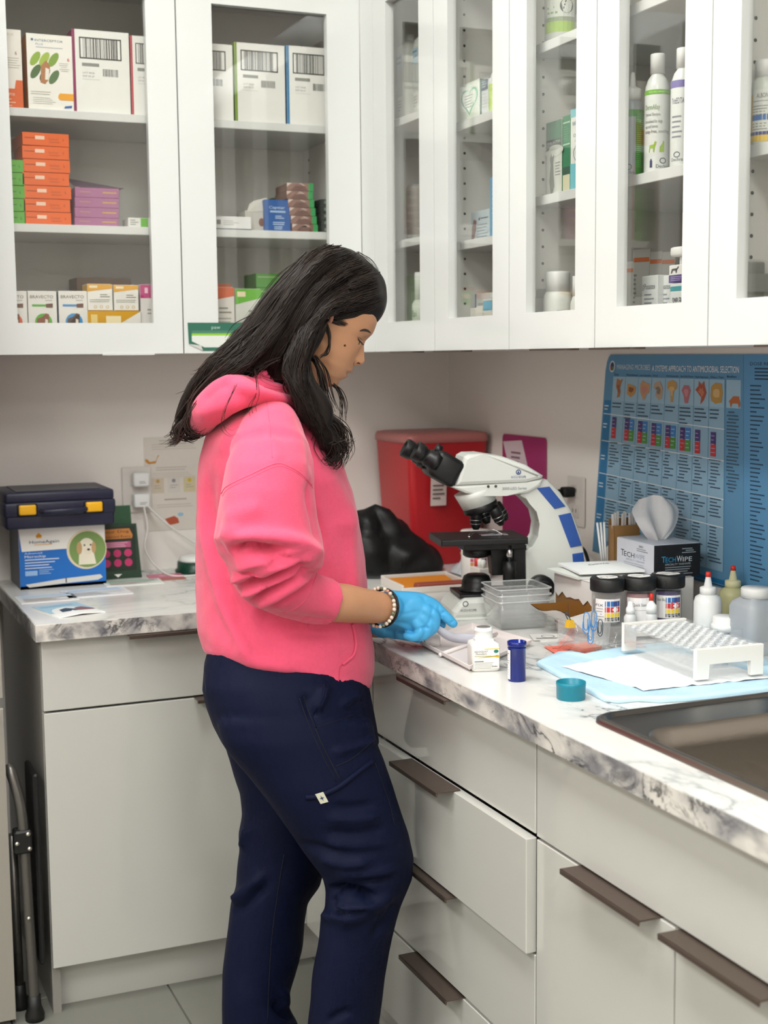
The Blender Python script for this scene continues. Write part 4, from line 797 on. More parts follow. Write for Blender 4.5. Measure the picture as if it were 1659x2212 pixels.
p = at(1565, 1400, z=HC+.002); t = thing('blue_vial', 'short dark blue bottle with a wide white cap behind the clear rack', 'bottle', (p.x, p.y, HC)); MB().lathe([(0, 0), (.020, 0), (.0205, .002), (.0205, .040), (0, .040)], seg=32, m=mat('vial_dark_blue', '#1c3a8c', rough=.15, trans=.2)).build('bottle', None, t); MB().lathe([(.0255, .036), (.0255, .046), (.0235, .048), (.0225, .048), (.0225, .061), (.019, .063), (0, .063)], seg=40, m=mat('cap_white', '#ececea')).build('cap', None, t)
p = at(1640, 1412, z=HC+.002); t = thing('refill_bottle', 'large translucent square bottle with a white cap and cream label by the poster', 'bottle', (p.x+.005, p.y+.02, HC)); MB().lathe([(0, 0), (.036, 0), (.038, .003), (.038, .085), (.034, .095), (.022, .103), (.021, .106)], seg=48, sq=3.0, m=mat('hdpe', '#cdd4dc', rough=.35, trans=.35)).build('bottle', None, t); MB().lathe([(.0265, .103), (.0265, .119), (.025, .121), (0, .121)], seg=40, m=mat('cap_white', '#ececea')).build('cap', None, t)
P = Print((0, 0, 0), (1, 0, 0), (0, 0, 1), wrap=((0, 0, 0), .0392, FACE-.75)); P.rect(0, .022, .036, .078, '#e9deb0').up(); P.lines(.003, .033, .072, 9, .0055, .0016, '#a89c6c', .4, 3); P.build(t)
p = at(1650, 1440, z=HC+.002); t = thing('clear_bin', 'clear plastic bin around the bottles at the right edge', 'bin', (p.x+.035, p.y+.035, HC)); openbox(MB(), -.065, -.055, .075, .06, .001, .05, .95, .002, M_cl2).build('bin', None, t)
# orange notes
for k in range(3):
    sheet('index_card', ['coral note card with handwriting on top of the pile on the worktop', 'coral note card in the middle of the pile on the worktop', 'coral note card at the bottom of the pile on the worktop'][k], 'note', (-.338-.004*(2-k), -1.335, HC+.0009*(2-k)), .066, .10, math.radians(-10+3*k), '#ee7460', (lambda P, w, d: (P.text(w*.15, d*.75, 'Mix 4 drops', .008, '#5a2a22', w=w*.75), P.text(w*.2, d*.6, 'in 10 ml', .008, '#5a2a22', w=w*.5), P.text(w*.15, d*.45, 'shake well', .008, '#5a2a22', w=w*.7))) if k == 0 else None, .0008, None, 'coral note cards')
# sachets
for k in range(2): sheet('sachet', ['printed white sachet on the worktop by the torn carton, upper one', 'printed white sachet on the worktop by the torn carton, lower one'][k], 'sachet', (-.318+.008*k, -1.205-.008*k, HC+.0016*(1-k)), .065, .055, math.radians(-20+6*k), '#e3e0dc', (lambda P, w, d: (P.ring(w*.5, d*.55, w*.2, .0015, '#6a6a6a', d*.25), P.lines(w*.1, w*.9, d*.3, 3, d*.08, d*.03, '#8a8a8a', .4, 3))) if k == 0 else None, .0014, None, 'white sachets')
# absorbent pad with rack
def padpt(px, py, z): q = at(px, py, z=z); return q
t = thing('absorbent_pad', 'pale blue absorbent pad folded under the clear rack', 'pad', (-.30, -1.53, HC))
out = [padpt(*q, HC+.006) for q in ((1160, 1432), (1205, 1412), (1235, 1410), (1262, 1416), (1330, 1402), (1452, 1388), (1560, 1398), (1659, 1432), (1700, 1448), (1700, 1484), (1659, 1489), (1560, 1500), (1480, 1508), (1425, 1511), (1380, 1508), (1335, 1512), (1305, 1508), (1270, 1490), (1232, 1470), (1190, 1448))]
b = MB(); Mpad = mat('pad_film', '#bfe0f2', rough=.5, bump=1.0, bscale=35, var=.08); c0 = sum(out, Vector())/len(out); n = len(out)
def wob(p, s, z): 
    q = c0+(p-c0)*s; q.z = HC+z+.007*abs(mnoise.noise(q*38)); return q
rings = [[wob(p, 1.0, .0) for p in out], [wob(p, 1.006, .004) for p in out], [wob(p, .99, .0085) for p in out], [wob(p, .93, .007) for p in out], [wob(p, .5, .0065) for p in out]]
for r0 in rings[0]: r0.z = HC+.0006
loftrings(b, rings); b.build('film', None, t, t.location) if False else b.mats or b.mats.append(Mpad); b.build('film', None, t, t.location)
b = MB(); qu = [padpt(*q, HC+.0085) for q in ((1212, 1437), (1300, 1425), (1420, 1408), (1560, 1412), (1650, 1445), (1590, 1478), (1490, 1492), (1400, 1490))]; g = 22; vs = []; fs = []
A_, B__, C_, D_ = padpt(1212, 1438, HC+.010), padpt(1390, 1490, HC+.010), padpt(1672, 1462, HC+.010), padpt(1440, 1402, HC+.010)
for j in range(g+1):
    for i in range(g+1):
        s, r_ = i/g, j/g; q = A_*(1-s)*(1-r_)+B__*s*(1-r_)+C_*s*r_+D_*(1-s)*r_; e = min(s, 1-s, r_, 1-r_); q.z = HC+.0082+(.003 if e > .02 else 0)+.0045*abs(mnoise.noise(q*55)); vs.append(q)
for j in range(g):
    for i in range(g): k = j*(g+1)+i; fs.append((k, k+1, k+g+2, k+g+1))
b.mesh(vs, fs, mat('pad_quilt', '#eef1f2', rough=.85, bump=1.0, bscale=60), True); b.build('quilt', None, t, t.location)
# clear rack with white ends
RZ = HC+.0150; a0 = Vector((-.243, -1.668, RZ)); a1 = Vector((-.226, -1.428, RZ)); ax = (a1-a0).normalized(); rang = math.atan2(ax.y, ax.x)-math.pi/2; RL = (a1-a0).length
t = thing('tube_rack', 'clear acrylic tube rack with white end plates on the blue pad', 'rack', (a0+a1)/2, rang); Me = mat('rack_end', '#efece6', rough=.4); rw, rh = .064, .051
for s_ in (-1, 1):
    b = MB(); b.prism([(-rw, s_*RL/2-.005, 0), (-rw+.024, s_*RL/2-.005, 0), (-rw+.024, s_*RL/2-.005, .026), (rw-.024, s_*RL/2-.005, .026), (rw-.024, s_*RL/2-.005, 0), (rw, s_*RL/2-.005, 0), (rw, s_*RL/2-.005, rh), (-rw, s_*RL/2-.005, rh)], (0, .010, 0), Me, .001); b.build('end_plate', None, t)
for zz, nm in ((rh-.006, 'top_sheet'), (.016, 'bottom_sheet')):
    MB().box((0, 0, zz), (rw*2-.004, RL-.010, .003), M_cl).build(nm, None, t)
for s_ in (-1, 1): MB().box((s_*(rw-.001), 0, rh*.62), (.0016, RL-.010, rh*.72), M_cl).build('side_sheet', None, t)
M_hole = clear('hole_edge', '#ffffff', rough=.05, refl=.10, tint_mix=.28); hb = None
for r_ in range(10):
    for c_ in range(6):
        x = -rw+.0125+c_*.0206; y = -RL/2+.018+r_*(RL-.036)/9
        if hb is None: o = MB().lathe([(.0086, -.0004), (.0086, .0030), (.0076, .0034), (.0074, -.0004)], seg=18, m=M_hole, cap=False).build('hole_rim', None, t); hb = o.data
        else: o = bpy.data.objects.new('hole_rim', hb); link(o, t)
        o.location = (x, y, rh-.0058)
t.rotation_euler.z = rang
# pill bottle, vial, cap
p = at(1049, 1449, z=HC); t = thing('pill_bottle', 'white square pill bottle with a yellow and white label near the counter edge', 'bottle', (p.x+.004, p.y+.016, HC), math.radians(-15)); Mpb = mat('pill_white', '#e9e7e1', rough=.35)
MB().lathe([(0, 0), (.0225, 0), (.0252, .0025), (.0255, .043), (.0240, .048), (.0185, .0505), (.0165, .052), (.0165, .056)], seg=64, sq=5.0, m=Mpb).build('body', None, t)
MB().lathe([(.0165, .052), (.0175, .0535), (.0165, .055), (.0158, .068), (.0165, .0688), (.0165, .071), (.0150, .0714), (.0150, .0735), (.0135, .0745), (.0105, .0748)], seg=40, m=mat('cap_white', '#ececea')).build('neck', None, t); MB().lathe([(.0148, .0736), (.0120, .0748), (0, .0752)], seg=32, m=mat('foil_seal', '#b9b6b0', rough=.25, metal=.7)).build('foil_seal', None, t)
P = Print((-.0222, -.0257, 0), (1, 0, 0), (0, 0, 1), lift=.0003); w, h = .0444, .049; P.rect(0, .006, w, .044, '#f2f0ea').up(); P.poly([(w*.40, .041), (w, .041), (w, .027), (w*.1, .0245), (w*.6, .028)], '#e8d23c'); P.poly([(0, .0255), (w*.8, .026), (w, .024), (w, .0285), (w*.5, .027)], '#ddc94a'); P.up(); P.poly([(w*.42, .0395), (w, .0395), (w, .029), (w*.42, .027)], '#f2f0ea'); P.up(); P.text(w*.02, .0345, 'apoquel', .0052, '#7a756c', w=w*.52); P.text(w*.06, .0305, 'chewable', .0034, '#4a463e', w=w*.45); P.lines(w*.02, w*.7, .0285, 1, .003, .001, '#b0a878', .2); P.disc(w*.88, .036, .0042, '#2a7c6c', .003); P.rect(w*.86, .0265, w*.96, .0295, '#e0a020'); P.lines(w*.02, w*.42, .0195, 1, .003, .0014, '#5c5850', .1, 2); P.lines(w*.02, w*.95, .0165, 5, .0023, .0006, '#8d887e', .3, 5); P.text(w*.72, .0085, 'zoetis', .0036, '#5c5850', w=w*.2); P.build(t)
p = at(1118, 1473, z=HC); t = thing('pharmacy_vial', 'empty translucent blue pharmacy vial standing open beside the pill bottle', 'vial', (p.x+.004, p.y+.01, HC)); Mv = mat('vial_blue', '#0d2fa8', rough=.08, trans=.55, spec=.6)
MB().lathe([(0, 0), (.0145, 0), (.0150, .001), (.0152, .060), (.0163, .0605), (.0163, .067), (.0152, .0675), (.0142, .0675), (.0140, .0025), (0, .0025)], seg=44, m=Mv).build('vial', None, t); MB().lathe([(.0155, .056), (.0160, .0565), (.0155, .0575)], seg=40, m=Mv, cap=False).build('thread', None, t)
P = Print((0, 0, 0), (1, 0, 0), (0, 0, 1), wrap=((0, 0, 0), .0153, math.radians(-215))); P.rect(0, .004, .014, .054, '#e6e6e4').up(); P.lines(.003, .012, .048, 10, .004, .001, '#6a6a6a', .5, 3); P.build(t)
p = at(1236, 1514, z=HC); t = thing('vial_cap', 'teal plastic vial cap lying upside down near the sink', 'cap', (p.x+.006, p.y+.014, HC)); R = .0238
MB().lathe([(0, 0), (R*.93, 0), (R*.96, .001), (R*.985, .022), (R, .0225), (R, .0275), (R*.96, .028), (R*.93, .0275), (R*.9, .004), (0, .004)], seg=56, m=mat('teal_plastic', '#0e7c92', rough=.35)).build('cap', None, t)
# pill counting tray + spatula (held)
t = thing('pill_tray', 'white plastic pill counting tray under the gloved hand', 'tray', (-.46, -1.24, HC)); Mt = mat('pill_tray_white', '#e9e0de', rough=.35); c = [at(903, 1383, z=HC+.012), at(1020, 1346, z=HC+.012), at(1150, 1383, z=HC+.012), at(1014, 1440, z=HC+.012)]
b = MB(); m0 = sum(c, Vector())/4
def qd(s, z): return [Vector((m0.x+(p.x-m0.x)*s, m0.y+(p.y-m0.y)*s, HC+z)) for p in c]
loftrings(b, [qd(.90, .0006), qd(.97, .006), qd(1.0, .013), qd(.985, .0135), qd(.95, .006), qd(.88, .003)], Mt, False, cap_start=True); b.build('tray', None, t, t.location)
b = MB(); e0, e1 = c[0].lerp(c[3], .0), c[1]; d_ = (c[1]-c[0]).normalized(); nn = Vector((d_.y, -d_.x, 0))
pa = c[0].lerp(c[3], .45); pb = c[1].lerp(c[2], .45); b.tube([pa+Vector((0, 0, -.006)), pb+Vector((0, 0, -.006))], .004, 8, Mt); b.build('divider', None, t, t.location)
b = MB(); pa = c[0]+Vector((.0, -.004, 0)); b.lathe([(0, 0), (.010, 0), (.0125, .003), (.0125, .028), (.010, .03), (0, .03)], (pa.x+.006, pa.y-.01, HC+.013), 20, Mt, Matrix.Rotation(math.radians(90), 3, 'Y') @ Matrix.Rotation(.35, 3, 'X')); b.build('spout', None, t, t.location)
# ================================================================== MICROSCOPE
mo = at(1080, 1325, z=HC); mo = Vector((mo.x-.002, mo.y+.008, HC)); MS = .00100
t = thing('microscope', 'white and black binocular microscope with blue side panels on the worktop', 'microscope', mo, -YAW+.16)
def uv(px, py, w=0.0): return Vector(((px-1080)*MS*1.035, w, (1332-py)*MS*.975))
Mmw = mat('scope_white', '#d9dbd5', rough=.35); Mmb = mat('scope_black', '#141415', rough=.42); Mmblue = mat('scope_blue', '#2c57a8', rough=.4); Mch = mat('scope_chrome', '#c9c9c9', rough=.2, metal=1.0)
def side(pts, w0, w1, m, bev=0.0, name='part', par=None):
    b = MB(); b.prism([uv(x, y, w0) for x, y in pts], (0, w1-w0, 0), m, bev); o = b.build(name, None, par or t); return o
base = side([(972, 1330), (972, 1312), (984, 1296), (1000, 1286), (1262, 1284), (1268, 1292), (1268, 1330)], -.068, .068, Mmw, .010, 'base')
side([(968, 1333), (968, 1326), (1270, 1326), (1270, 1333)], -.072, .072, Mmw, .003, 'foot', base)
side([(990, 1287), (990, 1280), (1132, 1280), (1132, 1287)], -.052, .052, Mmb, .003, 'base_plate', base)
P = Print(uv(972, 1325, -.069), (1, 0, 0), (0, 0, 1)); P.ring(.027, .028, .006, .0015, '#4a4c50'); P.text(.016, .012, 'ACCU-SCOPE', .005, '#4a4c50', w=.034); P.build(base, 'base_print')
b = MB(); b.lathe([(0, 0), (.037, 0), (.037, .006), (.032, .008), (.031, .022), (.027, .032), (.02, .036), (0, .036)], uv(1036, 1281), 40, Mmb); b.build('illuminator', None, t)
arm = [(1132, 1285), (1130, 1190), (1150, 1189), (1163, 1165), (1167, 1135), (1160, 1105), (1142, 1083), (1118, 1073), (1125, 1050), (1160, 1034), (1178, 1040), (1205, 1068), (1230, 1112), (1249, 1165), (1257, 1215), (1260, 1285)]
side(arm, -.034, .034, Mmw, .007, 'arm')
for q in ([(1154, 1057), (1180, 1054), (1214, 1098), (1191, 1103)], [(1199, 1117), (1225, 1112), (1249, 1184), (1225, 1188)], [(1229, 1202), (1252, 1199), (1255, 1224), (1231, 1226)]):
    side(q, -.0362, -.032, Mmblue, .0012, 'blue_panel')
side([(970, 1047), (1132, 1043), (1166, 1036), (1160, 1052), (1135, 1066), (1090, 1071), (1040, 1070), (1005, 1064)], -.042, .042, Mmw, .006, 'head_mount')
hd = side([(1002, 986), (1012, 980), (1040, 980), (1085, 988), (1130, 1006), (1166, 1030), (1163, 1036), (1130, 1044), (984, 1047)], -.044, .044, Mmw, .008, 'head')
P = Print(uv(1080, 1047, -.0445), (1, 0, 0), (0, 0, 1)); P.ring(.034, .026, .0055, .0018, '#23407c'); P.poly([(.0315, .0235), (.0365, .0235), (.034, .029)], '#23407c'); P.text(.018, .0135, 'ACCU-SCOPE', .005, '#23407c', w=.032); P.build(hd, 'brand_print')
P = Print(uv(1080, 1062, -.0425), (1, 0, 0), (0, 0, 1)); P.text(.0, .004, '3000-LED Series', .006, '#7d8288', w=.052); P.disc(-.014, .012, .003, '#4a4a46'); P.disc(-.03, .012, .003, '#3a3a36'); P.build(hd, 'series_print')
b = MB(); T = Matrix.Rotation(math.radians(-16), 3, 'Y'); b.lathe([(.045, .042), (.042, .03), (.034, .0), (0, .0)], uv(1044, 1102), 40, Mmw, T); b.build('nosepiece_cone', None, t)
b = MB(); b.lathe([(0, -.004), (.032, -.004), (.037, 0), (.0375, .012), (.034, .015), (0, .015)], uv(1046, 1104), 44, Mmb, T); b.build('nosepiece_ring', None, t)
def objective(px, py, ang, w, L, tilt=0):
    b = MB(); R = Matrix.Rotation(math.radians(tilt), 3, 'X') @ Matrix.Rotation(math.radians(ang), 3, 'Y'); b.lathe([(.0105, .0), (.0125, -.002), (.0125, -L*.5), (.0118, -L*.52), (.0118, -L*.72), (.008, -L*.9), (.006, -L), (0, -L)], uv(px, py, w), 24, Mmb, R); o = b.build('objective', None, t)
    b = MB(); b.lathe([(.0128, -L*.47), (.0128, -L*.5)], uv(px, py, w), 24, Mch, R); b.lathe([(.012, -L*.68), (.012, -L*.70)], uv(px, py, w), 24, Mch, R); b.build('band', None, o)
objective(1035, 1106, 0, 0, .040); objective(1066, 1098, -28, -.024, .042, 10); objective(1078, 1094, -36, .012, .042); objective(1052, 1100, -18, .03, .04, -20)
side([(948, 1172), (948, 1158), (1126, 1158), (1126, 1172)], -.075, .06, Mmb, .003, 'stage')
side([(1000, 1186), (1000, 1172), (1126, 1172), (1126, 1186)], -.05, .045, Mmb, .002, 'stage_carriage')
b = MB(); b.tube(bez([uv(1010, 1157, -.045), uv(1022, 1150, -.03), uv(1052, 1150, -.012), uv(1080, 1154, .0)], 8), .003, 8, Mch, squash=.5); b.tube(bez([uv(1052, 1150, -.012), uv(1068, 1146, -.02), uv(1085, 1156, -.03)], 8), .0025, 8, Mch, squash=.5); b.build('slide_clip', None, t)
side([(1040, 1157), (1040, 1155.5), (1095, 1155.5), (1095, 1157)], -.03, -.005, mat('slide_glass', '#c8ccd0', rough=.1, trans=.5), 0, 'glass_slide')
b = MB(); b.lathe([(0, 0), (.024, 0), (.029, .004), (.029, .018), (.027, .02), (0, .02)], uv(1036, 1206), 36, Mmb); b.build('condenser', None, t)
side([(1066, 1246), (1060, 1186), (1100, 1186), (1098, 1246)], -.02, .02, Mmb, .003, 'condenser_mount')
b = MB(); b.lathe([(.0065, 0), (.0065, .034)], uv(1094, 1212, -.045), 20, Mch); b.build('drive_shaft', None, t)
b = MB(); b.lathe([(0, 0), (.013, 0), (.0135, .004), (.0135, .022), (.0145, .024), (.0145, .05), (0, .05)], uv(1094, 1262, -.045), 28, Mmb); b.build('stage_knob', None, t)
side([(1106, 1284), (1106, 1180), (1134, 1180), (1134, 1284)], -.03, .03, Mmb, .002, 'focus_block')
RY = Matrix.Rotation(math.pi/2, 3, 'X')
b = MB(); b.lathe([(0, 0), (.028, 0), (.028, .016), (.026, .018), (.019, .019), (.018, .032), (.016, .034), (0, .034)], uv(1161, 1273, -.034), 40, Mmb, RY); b.build('focus_knob', None, t)
b = MB(); b.lathe([(0, 0), (.028, 0), (.028, .016), (.018, .019), (.018, .032), (0, .034)], uv(1161, 1273, .034), 40, Mmb, Matrix.Rotation(-math.pi/2, 3, 'X')); b.build('focus_knob', None, t)
# binocular head: points up to the left
dv = Vector((-.86, 0, .51)).normalized(); nv = Vector((.51, 0, .86)).normalized(); RE = Matrix((Vector((0, 1, 0)), nv, dv)).transposed()   # local z along the tubes
b = MB(); b.box(uv(967, 1011), (.092, .060, .062), Mmb, .010, rot=RE, seg=2); b.build('binocular_block', None, t)
b = MB(); b.box(uv(996, 1030), (.07, .05, .05), Mmb, .008, rot=RE, seg=2); b.build('binocular_mount', None, t)
for w in (-.030, .030):
    o0 = uv(950, 1001, w)+(Vector((-.012, 0, .003)) if w > 0 else Vector((.0, 0, 0)))
    b = MB(); b.lathe([(0, 0), (.022, 0), (.022, .014), (.019, .016), (.019, .026), (.0165, .027), (.0165, .034), (.0185, .036), (.0200, .040), (.0205, .054), (.0190, .056), (.0140, .056), (.0125, .050), (.0, .0495)], o0+nv*.002, 36, Mmb, RE); tb = b.build('eyepiece', None, t)
    b = MB(); b.lathe([(0, .0498), (.0122, .0498), (.0122, .0505), (0, .052)], o0+nv*.002, 28, mat('lens', '#2a1c1c', rough=.05, spec=.9), RE); b.build('lens', None, tb)
b = MB(); b.lathe([(0, 0), (.011, 0), (.011, .012), (0, .013)], uv(962, 975, -.002), 24, Mmb, RE); b.build('adjuster', None, t)
# ================================================================== CABINET CONTENTS
def ub(name, label, cat, pl_, pr_, pt, pb, z, yf=-.295, d=.12, col='#efefec', cols=None, fn=None, group=None, dz=0.0, flap=True):
    """carton in the back cabinet, its front face at y = yf"""
    a = at(pl_, pb, y=yf); c = at(pr_, pb, y=yf); top = at((pl_+pr_)/2, pt, y=yf); w = c.x-a.x; base = z+dz; h = top.z-base
    return carton(name, label, cat, ((a.x+c.x)/2, yf+d/2, base), w, d, h, 0, col, cols, fn, group, flap)
def ur(name, label, cat, pl_, pr_, pt, pb, z, xf=-.295, d=.09, col='#efefec', cols=None, fn=None, group=None, flap=True):
    """carton in the right cabinets, its front face at x = xf"""
    a = at(pl_, pb, x=xf); c = at(pr_, pb, x=xf); top = at((pl_+pr_)/2, pt, x=xf); w = a.y-c.y; h = top.z-z
    return carton(name, label, cat, (xf+d/2, (a.y+c.y)/2, z), w, d, h, -math.pi/2, col, cols, fn, group, flap)
def ship(seed, big=True):
    def f(P, w, h):
        P.barcode(w*.12, h*.65, w*.86, h*.91, seed, '#3a3a38', frame=w*.022); P.rect(w*.16, h*.56, w*.46, h*.60, '#8d8d88'); P.rect(w*.16, h*.40, w*.46, h*.405, '#c9c9c4'); P.text(w*.17, h*.47, 'LOT 9038', h*.022, '#8a8a86', w=w*.2); P.text(w*.17, h*.43, 'EXP 04 27', h*.022, '#8a8a86', w=w*.2); P.barcode(w*.52, h*.45, w*.8, h*.54, seed+5, '#5a5a58')
    return f
def f_int(a, b_, c):
    def f(P, w, h):
        P.rect(w*.1, h*.905, w*.15, h*.935, '#3b6a8c'); P.text(w*.18, h*.9, 'INTERCEPTOR', h*.032, '#5a6880', w=w*.62); P.text(w*.2, h*.85, 'PLUS', h*.03, '#8a94b0', w=w*.16); P.lines(w*.2, w*.8, h*.83, 1, .01, .0015, '#b0b4be', .1)
        cs = ['#8fae3c', '#a4bc4c', '#7fa03a', '#4c6a3c', '#3f5a3c', '#56744a']
        for i in range(6):
            x = w*(.18+.2*(i % 3)); y = h*(.67 if i < 3 else .50)-h*.03*(i % 3)*(1 if i >= 3 else 0)
            P.poly([(x+w*.12*math.cos(q)*1.0+w*.07*math.sin(q)*0, y+h*.075*math.sin(q)+h*.5*.12*math.cos(q)) for q in [2*math.pi*k/14 for k in range(14)]], cs[i])
        P.up(); P.poly([(w*.28, h*.36), (w*.3, h*.58), (w*.42, h*.66), (w*.5, h*.58), (w*.46, h*.4), (w*.38, h*.34)], '#b0764c'); P.up(); P.poly([(w*.38, h*.4), (w*.4, h*.56), (w*.48, h*.54), (w*.46, h*.4)], '#efe8dc')
        P.text(w*.88, h*.66, '6', h*.05, '#d8483c', w=w*.05); P.lines(w*.7, w*.92, h*.63, 5, h*.025, h*.006, '#b8b4ac', .4, 3, w*.04); P.poly([(w*.66, h*.16), (w*.7, h*.14), (w, h*.14), (w, h*.23), (w*.7, h*.23), (w*.66, h*.20)], b_); P.lines(w*.06, w*.6, h*.24, 2, h*.03, h*.008, '#b8b8a8', .3, 5); P.lines(w*.1, w*.6, h*.16, 4, h*.025, h*.006, '#c0c0b8', .3, 6); P.poly([(w*.78, h*.03), (w*.95, h*.04), (w*.96, h*.075), (w*.8, h*.06)], c)
    return f
# --- top shelf, left door
G = 'cartons on the top shelf of the back cabinet'
ub('medicine_carton', 'white and orange carton half hidden by the left door frame, top shelf', 'box', -30, 51, 62, 231, S1, -.295, .1, '#e8e2da', {}, lambda P, w, h: (P.poly([(0, 0), (w, 0), (w, h*.36), (w*.82, h*.36), (w*.78, h*.25), (0, h*.25)], '#d8622c'), P.up(), P.text(w*.42, h*.16, 'INTERCEPTOR', h*.035, '#f2d8c8', w=w*.36), P.lines(w*.4, w*.8, h*.12, 3, h*.04, h*.012, '#f0c0a0', .3, 2), P.text(w*.82, h*.68, '6', h*.05, '#a8403c', w=w*.05), P.lines(w*.6, w*.95, h*.64, 5, h*.03, h*.006, '#aaa59c', .4, 3), P.disc(w*.42, h*.7, w*.08, '#5a6a5c'), P.disc(w*.42, h*.56, w*.08, '#a8b070'), P.disc(w*.44, h*.42, w*.07, '#5a6660'), P.text(w*.45, h*.92, 'CEPTOR', h*.03, '#c8b8a8', w=w*.35)), G)
ub('medicine_carton', 'white carton with green pill pictures and an orange tab, top shelf', 'box', 62, 160, 75, 235, S1, -.300, .1, '#f1eee6', {'left': '#c87a2c'}, f_int(0, '#f0a62c', '#3c66b0'), G)
for k, (a, b_, p0, c, lab) in enumerate(((161, 283, 67, '#8c2458', 'large white barcode carton with a maroon side, top shelf'), (286, 372, 80, '#c03c4c', 'white barcode carton with a red side behind the door frame, top shelf'), (395, 505, 93, '#8a8a70', 'white barcode carton left of the green-sided one, top shelf'), (509, 617, 95, '#7c9a34', 'white barcode carton with a green side, top shelf'), (621, 728, 102, '#3c84b4', 'white barcode carton with a blue side, top shelf'))):
    ub('shipping_carton', lab, 'box', a, b_, p0, 250, S1, -.298, .16, '#ecebe6', {'left': c, 'top': '#e4ded8'}, (lambda P, w, h, k=k, c=c: (ship(k+3)(P, w, h), P.up(), P.rect(0, 0, w*.045, h, c))), G)
# --- middle shelf
def f_or(P, w, h):
    P.rect(w*.04, h*.55, w*.26, h*.6, '#7c3a1c'); P.rect(w*.27, h*.48, w*.47, h*.76, '#f6d0b8'); P.text(w*.56, h*.45, 'Sentinel', h*.22, '#b8521c', w=w*.2); P.rect(w*.57, h*.28, w*.8, h*.33, '#b8521c'); P.text(w*.86, h*.42, '6', h*.24, '#8c3c14', w=w*.025)
orz = [at(60, y, y=-.29).z for y in (482, 458, 430, 402, 374, 345, 314, 284)]
for k in range(7):
    z = S2+.0005+(orz[7]-S2)*k/7; h = (orz[7]-S2)/7-.0012; dx = random.uniform(-.003, .003)
    t_ = carton('medicine_box', ['orange medicine box at the bottom of its stack', 'orange medicine box second from the bottom of its stack', 'orange medicine box third from the bottom of its stack', 'orange medicine box in the middle of its stack of seven', 'orange medicine box third from the top of its stack', 'orange medicine box second from the top of its stack', 'orange medicine box at the top of its stack, tilted'][k], 'box', (at(106, 480, y=-.29).x+dx, -.225, z), .104, .12, h, 0 if k < 6 else .05, '#e8641c', {'right': '#e8d8cc', 'top': '#e8d8cc'}, f_or, 'stack of orange boxes', False)
for k in range(5):
    z = S2+.0005+.0285*k; carton('medicine_box', ['green medicine box at the bottom of the stack by the left frame', 'green medicine box second in the stack by the left frame', 'green medicine box in the middle of the stack by the left frame', 'green medicine box fourth in the stack by the left frame', 'green medicine box at the top of the stack by the left frame'][k], 'box', (at(20, 475, y=-.29).x, -.225, z), .075, .12, .0272, 0, '#58a832', {'right': '#cfe0c4', 'top': '#dfe8d8'}, lambda P, w, h: (P.rect(w*.5, h*.5, w*.75, h*.56, '#2c6a1c'), P.text(w*.84, h*.35, '6', h*.3, '#2c6a1c', w=w*.04)), 'stack of green boxes', False)
for k in range(4):
    z = S2+.0005+(.0195 if k else 0)+max(0, k-1)*.0225+(0); h = .019 if k == 0 else .022
    carton('medicine_box', ['mauve medicine box at the bottom of its stack', 'mauve medicine box second from the bottom of its stack', 'mauve medicine box third from the bottom of its stack', 'mauve medicine box with its lid open on top of its stack'][k], 'box', (at(212, 478, y=-.29).x+.001*(k-2), -.225, z), .101, .12, h, .0, '#a86a92', {'top': '#6c5468'}, lambda P, w, h: (P.rect(w*.1, h*.5, w*.35, h*.62, '#b88a7c'), P.rect(w*.62, h*.45, w*.94, h*.6, '#c8a05c')), 'stack of mauve boxes', False)
zt = S2+.0005+.0195+3*.0225; cx = at(212, 478, y=-.29).x
t = thing('box_lid', 'raised dark mauve lid of the open box on the mauve stack', 'lid', (cx, -.225, zt)); b = MB(); b.prism([(-.05, -.06, .0005), (.063, -.06, .0005), (.05, .05, .0005), (-.05, .058, .034)], (0, 0, .0012), card('#5f4c5c')); b.build('lid', None, t)
ub('small_carton', 'small green and white carton by the door frame, middle shelf', 'box', 277, 322, 471, 488, S2, -.29, .06, '#e6e6e0', {}, lambda P, w, h: (P.rect(w*.6, 0, w*.95, h, '#62b030'), P.lines(w*.1, w*.5, h*.8, 3, h*.22, h*.08, '#8a8a84', .4, 2)), None)
ub('small_carton', 'flat white carton with a dark underside, left end of the middle shelf', 'box', 456, 543, 468, 493, S2, -.295, .09, '#ecebea', {}, lambda P, w, h: (P.rect(0, 0, w, h*.1, '#2c2c44'), P.rect(w*.14, h*.4, w*.24, h*.75, '#8c8c88'), P.lines(w*.3, w*.7, h*.7, 3, h*.14, h*.05, '#c4c4c0', .4, 2)), None)
t = ub('open_carton', 'grey-white carton with a torn raised flap beside the blue box', 'box', 530, 574, 455, 494, S2, -.27, .07, '#c4c0b8', {}, lambda P, w, h: P.disc(w*.8, h*.45, w*.14, '#7a4c3c', h*.2), None, 0, False)
b = MB(); b.prism([(-.022, -.036, .045), (.026, -.036, .05), (.032, -.03, .082), (.0, -.026, .074), (-.012, -.028, .066)], (0, .0012, 0), card('#c9c5bd')); b.build('flap', None, t)
ub('blue_carton', 'bright blue medicine carton standing on the middle shelf', 'box', 573, 628, 432, 496, S2, -.285, .05, '#2f5fa4', {}, lambda P, w, h: (P.text(w*.16, h*.72, 'Capstar', h*.09, '#d4e2f2', w=w*.62), P.rect(w*.2, h*.6, w*.8, h*.66, '#a8c4e2'), P.lines(w*.4, w*.75, h*.5, 2, h*.06, h*.025, '#c4d8ee', .3, 2), P.lines(w*.3, w*.8, h*.3, 2, h*.06, h*.025, '#c4d8ee', .3, 3), P.lines(w*.35, w*.7, h*.16, 2, h*.06, h*.025, '#c4d8ee', .3, 4)), None)
